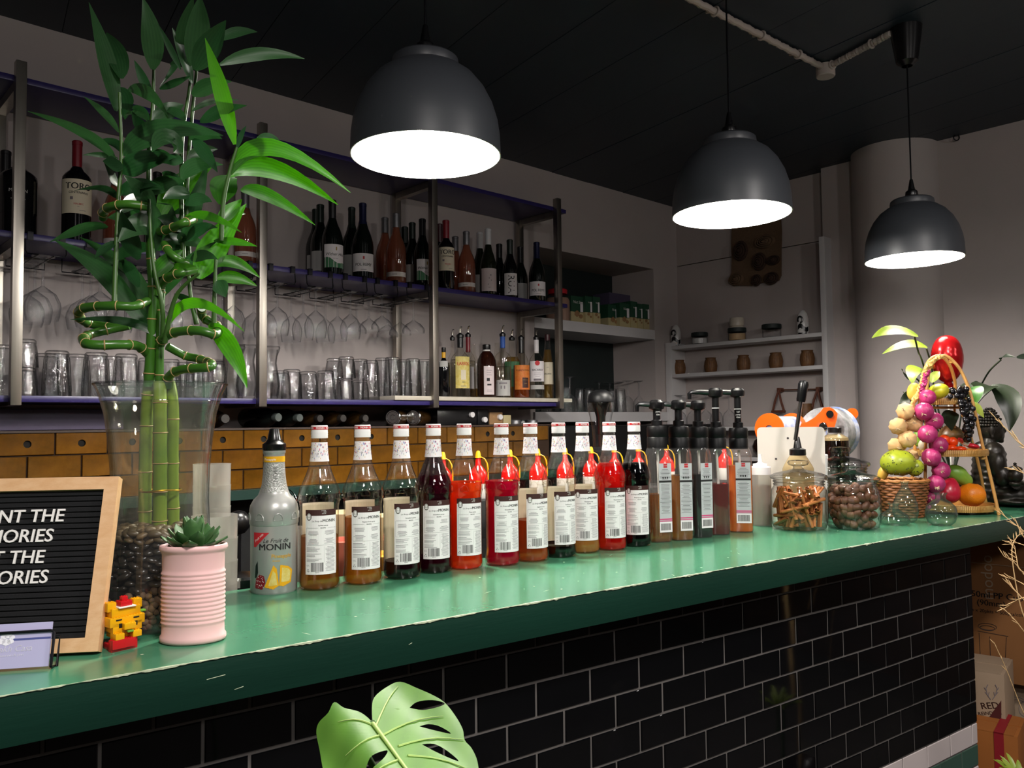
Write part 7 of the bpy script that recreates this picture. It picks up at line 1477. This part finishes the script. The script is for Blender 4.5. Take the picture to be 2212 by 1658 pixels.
def stag(mb, ms):
    ms.append('ink_soft'); F_ = lambda px, py: at_pl(px, py, FN_, FN_.dot(o3+FN_*.0012))
    for sx in (-1, 1):
        mb.tube([F_(2142+sx*2, 1510), F_(2142+sx*9, 1500), F_(2142+sx*12, 1486), F_(2142+sx*8, 1478)], .0012, 4, len(ms)-1)
        for q in ((9, 1500, 14, 1494), (12, 1490, 16, 1484), (7, 1503, 5, 1494)): mb.tube([F_(2142+sx*q[0], q[1]), F_(2142+sx*q[2], q[3])], .001, 4, len(ms)-1)
    ms.append('cardboard_red'); q = [F_(2112, 1582), F_(2163, 1512), F_(2163, 1600), F_(2112, 1640)]; mb.add(q, [(0, 1, 2, 3)], len(ms)-1)
printed(o3, [('RED', 2138, 1524, .030, 'ink_brown', .25, .01), ('REINDEER', 2138, 1540, .016, 'ink_brown', .25, .01)], t, stag)
t, o4 = crate('cardboard_box', 2122, 1640, 2.62, .05, .10, .20, 0, .405, 'cardboard_orange', 'small orange brown parcel tied with a dark red ribbon at the bottom right')
mb = MB(); mb.obox(o4, -FD, Z3, FN_, .035, .062, 0, .408, -.2, .003); mb.obox(o4, -FD, Z3, FN_, .035, .062, .404, .4085, -.2, .003); part('ribbon', mb, 'ribbon_red', t, world=True)

# ------------------------------------------------------------------ monstera leaf before the bar
def flat_shape(outer, holes, cuts=5):
    cu = bpy.data.curves.new('shape', 'CURVE'); cu.dimensions = '2D'; cu.fill_mode = 'BOTH'
    for loop in [outer]+holes:
        sp_ = cu.splines.new('POLY'); sp_.points.add(len(loop)-1); sp_.use_cyclic_u = True
        for i, (x, y) in enumerate(loop): sp_.points[i].co = (x, y, 0, 1)
    o = bpy.data.objects.new('shape', cu); COL.objects.link(o); dg = bpy.context.evaluated_depsgraph_get(); me = o.evaluated_get(dg).to_mesh(); bm = bmesh.new(); bm.from_mesh(me); o.evaluated_get(dg).to_mesh_clear(); bpy.data.objects.remove(o)
    bmesh.ops.remove_doubles(bm, verts=bm.verts, dist=.01); bmesh.ops.triangulate(bm, faces=bm.faces[:])
    for _ in range(cuts):
        bmesh.ops.subdivide_edges(bm, edges=[e for e in bm.edges if e.calc_length() > 18], cuts=1); bmesh.ops.triangulate(bm, faces=bm.faces[:])
    bm.verts.index_update(); v = [tuple(x.co) for x in bm.verts]; f = [tuple(x.index for x in q.verts) for q in bm.faces]; bm.free(); return v, f
def sm2(P, n=5): return [(p.x, p.y) for p in smooth_path([Vector((x, y, 0)) for x, y in P], n)]
outer = [(505, 890), (500, 820), (512, 752), (580, 695), (650, 668), (740, 702), (830, 742), (890, 782), (945, 852), (982, 920), (993, 978), (1030, 1022), (1060, 1090), (1066, 1180), (1040, 1290), (960, 1400), (860, 1500), (800, 1560), (720, 1500), (600, 1420), (470, 1360), (360, 1330), (290, 1260), (245, 1150), (222, 1030), (205, 940), (218, 885), (268, 832), (300, 776), (352, 806), (430, 826), (480, 860)]
slot = lambda P: sm2(P+[P[0]], 4)[:-1]
holes = [slot([(700, 806), (740, 775), (820, 765), (886, 782), (850, 802), (770, 818)]), slot([(752, 905), (800, 893), (860, 905), (920, 943), (850, 930)]), slot([(765, 1000), (830, 998), (900, 1035), (960, 1090), (850, 1045)]), slot([(470, 1120), (500, 1060), (580, 1032), (565, 1070), (510, 1120), (480, 1160)]), slot([(470, 1240), (520, 1200), (600, 1170), (560, 1230), (500, 1270)]), slot([(800, 1130), (860, 1150), (940, 1220), (900, 1220), (830, 1180)])]
v, f = flat_shape(sm2(outer+[outer[0]], 4)[:-1], holes)
def mon(x, y, lift=0):
    ex, ey = x-505, y-890; al = (ex*.62+ey*.78); ac = (ex*.78-ey*.62)         # along and across the midrib
    rib = abs(math.sin(al*.026+abs(ac)*.010))
    d = .815+(1126-y)*.00034 - .030*(1-math.exp(-(ac/210)**2))*-1.0 + .0*rib + .012*math.sin(ac*.012)+lift
    return at_d(600+x/2.4578, 1200+y/2.4578, d)
mt_ = thing('monstera_plant', 'monstera plant with one big split green leaf rising before the tiled bar front', 'plant', (.50, .62, 0))
mb = MB(); mb.add([mon(x, y) for x, y, z in v], f)
for i, (x, y, z) in enumerate(v): mb.uv[i] = ((x*.6+y*.2)/600 % 1, y/600)
part('leaf', mb, 'monstera_leaf', mt_, 60, world=True)
mb = MB(); mb.tube([mon(505+q*.62*700, 890+q*.78*760, -.003) for q in [i/12 for i in range(13)]], [.0026*(1-.06*i) for i in range(13)], 6)
for (a, b) in (((520, 905), (640, 690)), ((560, 950), (880, 850)), ((640, 1010), (985, 975)), ((690, 1060), (1050, 1150)), ((560, 950), (360, 1060)), ((520, 905), (320, 880)), ((650, 1080), (420, 1230))): mb.tube([mon(a[0]+(b[0]-a[0])*q, a[1]+(b[1]-a[1])*q-24*math.sin(PI*q), -.0015) for q in (0, .2, .4, .6, .8, 1)], [.0014, .0012, .0010, .0008, .0006, .0003], 5)
part('veins', mb, 'monstera_vein', mt_, 60, world=True, label='pale raised veins')
a = mon(505, 890, .002); mb = MB(); mb.tube(smooth_path([a, a+Vector((.01, .03, -.05)), Vector((.52, .66, .75)), Vector((.50, .62, .32))], 8), .004, 8); part('petiole', mb, 'stalk_green', mt_, 60, world=True)
mb = MB(); mb.lathe([(0, 0), (.12, 0), (.15, .30), (.14, .30), (.135, .27), (0, .27)], 32, (.50, .62, 0)); part('pot', mb, 'ceramic_brown', mt_, world=True)
# ------------------------------------------------------------------ dry grass and a small plant at the right edge
gt = thing('dry_grass_bunch', 'bunch of thin dry straw stalks reaching in from the right edge', 'dried grass', at_d(2300, 1500, 2.0)); gt.location.z = 0; rr = random.Random(2)
GD = 1.95
for P in ([(2240, 985), (2200, 955), (2176, 928), (2153, 905)], [(2240, 985), (2210, 962), (2190, 940)], [(2250, 1180), (2215, 1150), (2190, 1130), (2166, 1111)], [(2260, 1200), (2212, 1160), (2198, 1130)], [(2250, 1190), (2212, 1177), (2195, 1172), (2180, 1175)], [(2250, 1290), (2212, 1240), (2191, 1215), (2169, 1201)], [(2250, 1290), (2212, 1262), (2194, 1253), (2169, 1245)], [(2250, 1330), (2212, 1295), (2196, 1278), (2181, 1262)], [(2250, 1285), (2212, 1290), (2194, 1297), (2174, 1311)], [(2250, 1410), (2212, 1363), (2194, 1340), (2172, 1318)], [(2250, 1600), (2212, 1540), (2175, 1448), (2149, 1391)], [(2250, 1040), (2212, 1022), (2188, 1012)], [(2250, 1400), (2208, 1320), (2186, 1200), (2196, 1160), (2215, 1150)], [(2250, 1250), (2205, 1232), (2196, 1205), (2192, 1180)]):
    d = GD+rr.uniform(-.15, .15); pts = smooth_path([at_d(x, y, d+i*.01) for i, (x, y) in enumerate(P)], 6); n = len(pts); mb = MB(); mb.tube(pts, [.0016*(1-.6*i/n) for i in range(n)], 6)
    for k in range(5): q = pts[-1-2*k] if 2*k+1 < n else pts[-1]; e = (pts[-1]-pts[0]).normalized()+Z3*rr.uniform(-.4, .5)+RH*rr.uniform(-.3, .3); mb.tube([q, q+e*.012, q+e*.020], [.0006, .0014, .0002], 5)
    part('straw_stalk', mb, 'dry_grass', gt, 60, world=True)
mb = MB(); P = [at_d(2262, 1100+60*k, GD) for k in range(10)]; mb.tube(P+[Vector((P[-1].x, P[-1].y, .3))], .006, 8); part('main_stems', mb, 'dry_grass', gt, world=True)
mb = MB(); mb.lathe([(0, 0), (.07, 0), (.09, .15), (.05, .34), (.055, .36), (.045, .34), (0, .3)], 28, (P[-1].x, P[-1].y, 0)); part('floor_vase', mb, 'ceramic_brown', gt, world=True)
sh = thing('small_shrub', 'small plant with narrow yellow green leaves at the bottom right corner', 'plant', at_d(2205, 1700, 1.9)); sh.location.z = 0; c0 = at_d(2205, 1690, 1.9)
mb = MB(); mb.lathe([(0, 0), (.08, 0), (.10, .26), (.09, .26), (0, .24)], 28, (c0.x, c0.y, 0)); part('pot', mb, 'ceramic_brown', sh, world=True); mb = MB(); mb.tube([Vector((c0.x, c0.y, .24)), c0], .005, 8); part('stem', mb, 'stalk_green', sh, world=True)
for k in range(34):
    a = rr.uniform(0, 2*PI); e = (RH*math.cos(a)*1.0+FH*math.sin(a)*.8+Z3*rr.uniform(.2, 1.1)).normalized(); b = c0+e*rr.uniform(0, .02); L = rr.uniform(.035, .065); part('leaf', leaf_mesh(b, b+e*L*.6+Z3*.01, b+e*L, .012, (Z3-e*e.z+FH*-.3).normalized(), .2, 6), 'shrub_leaf', sh, 60, world=True)
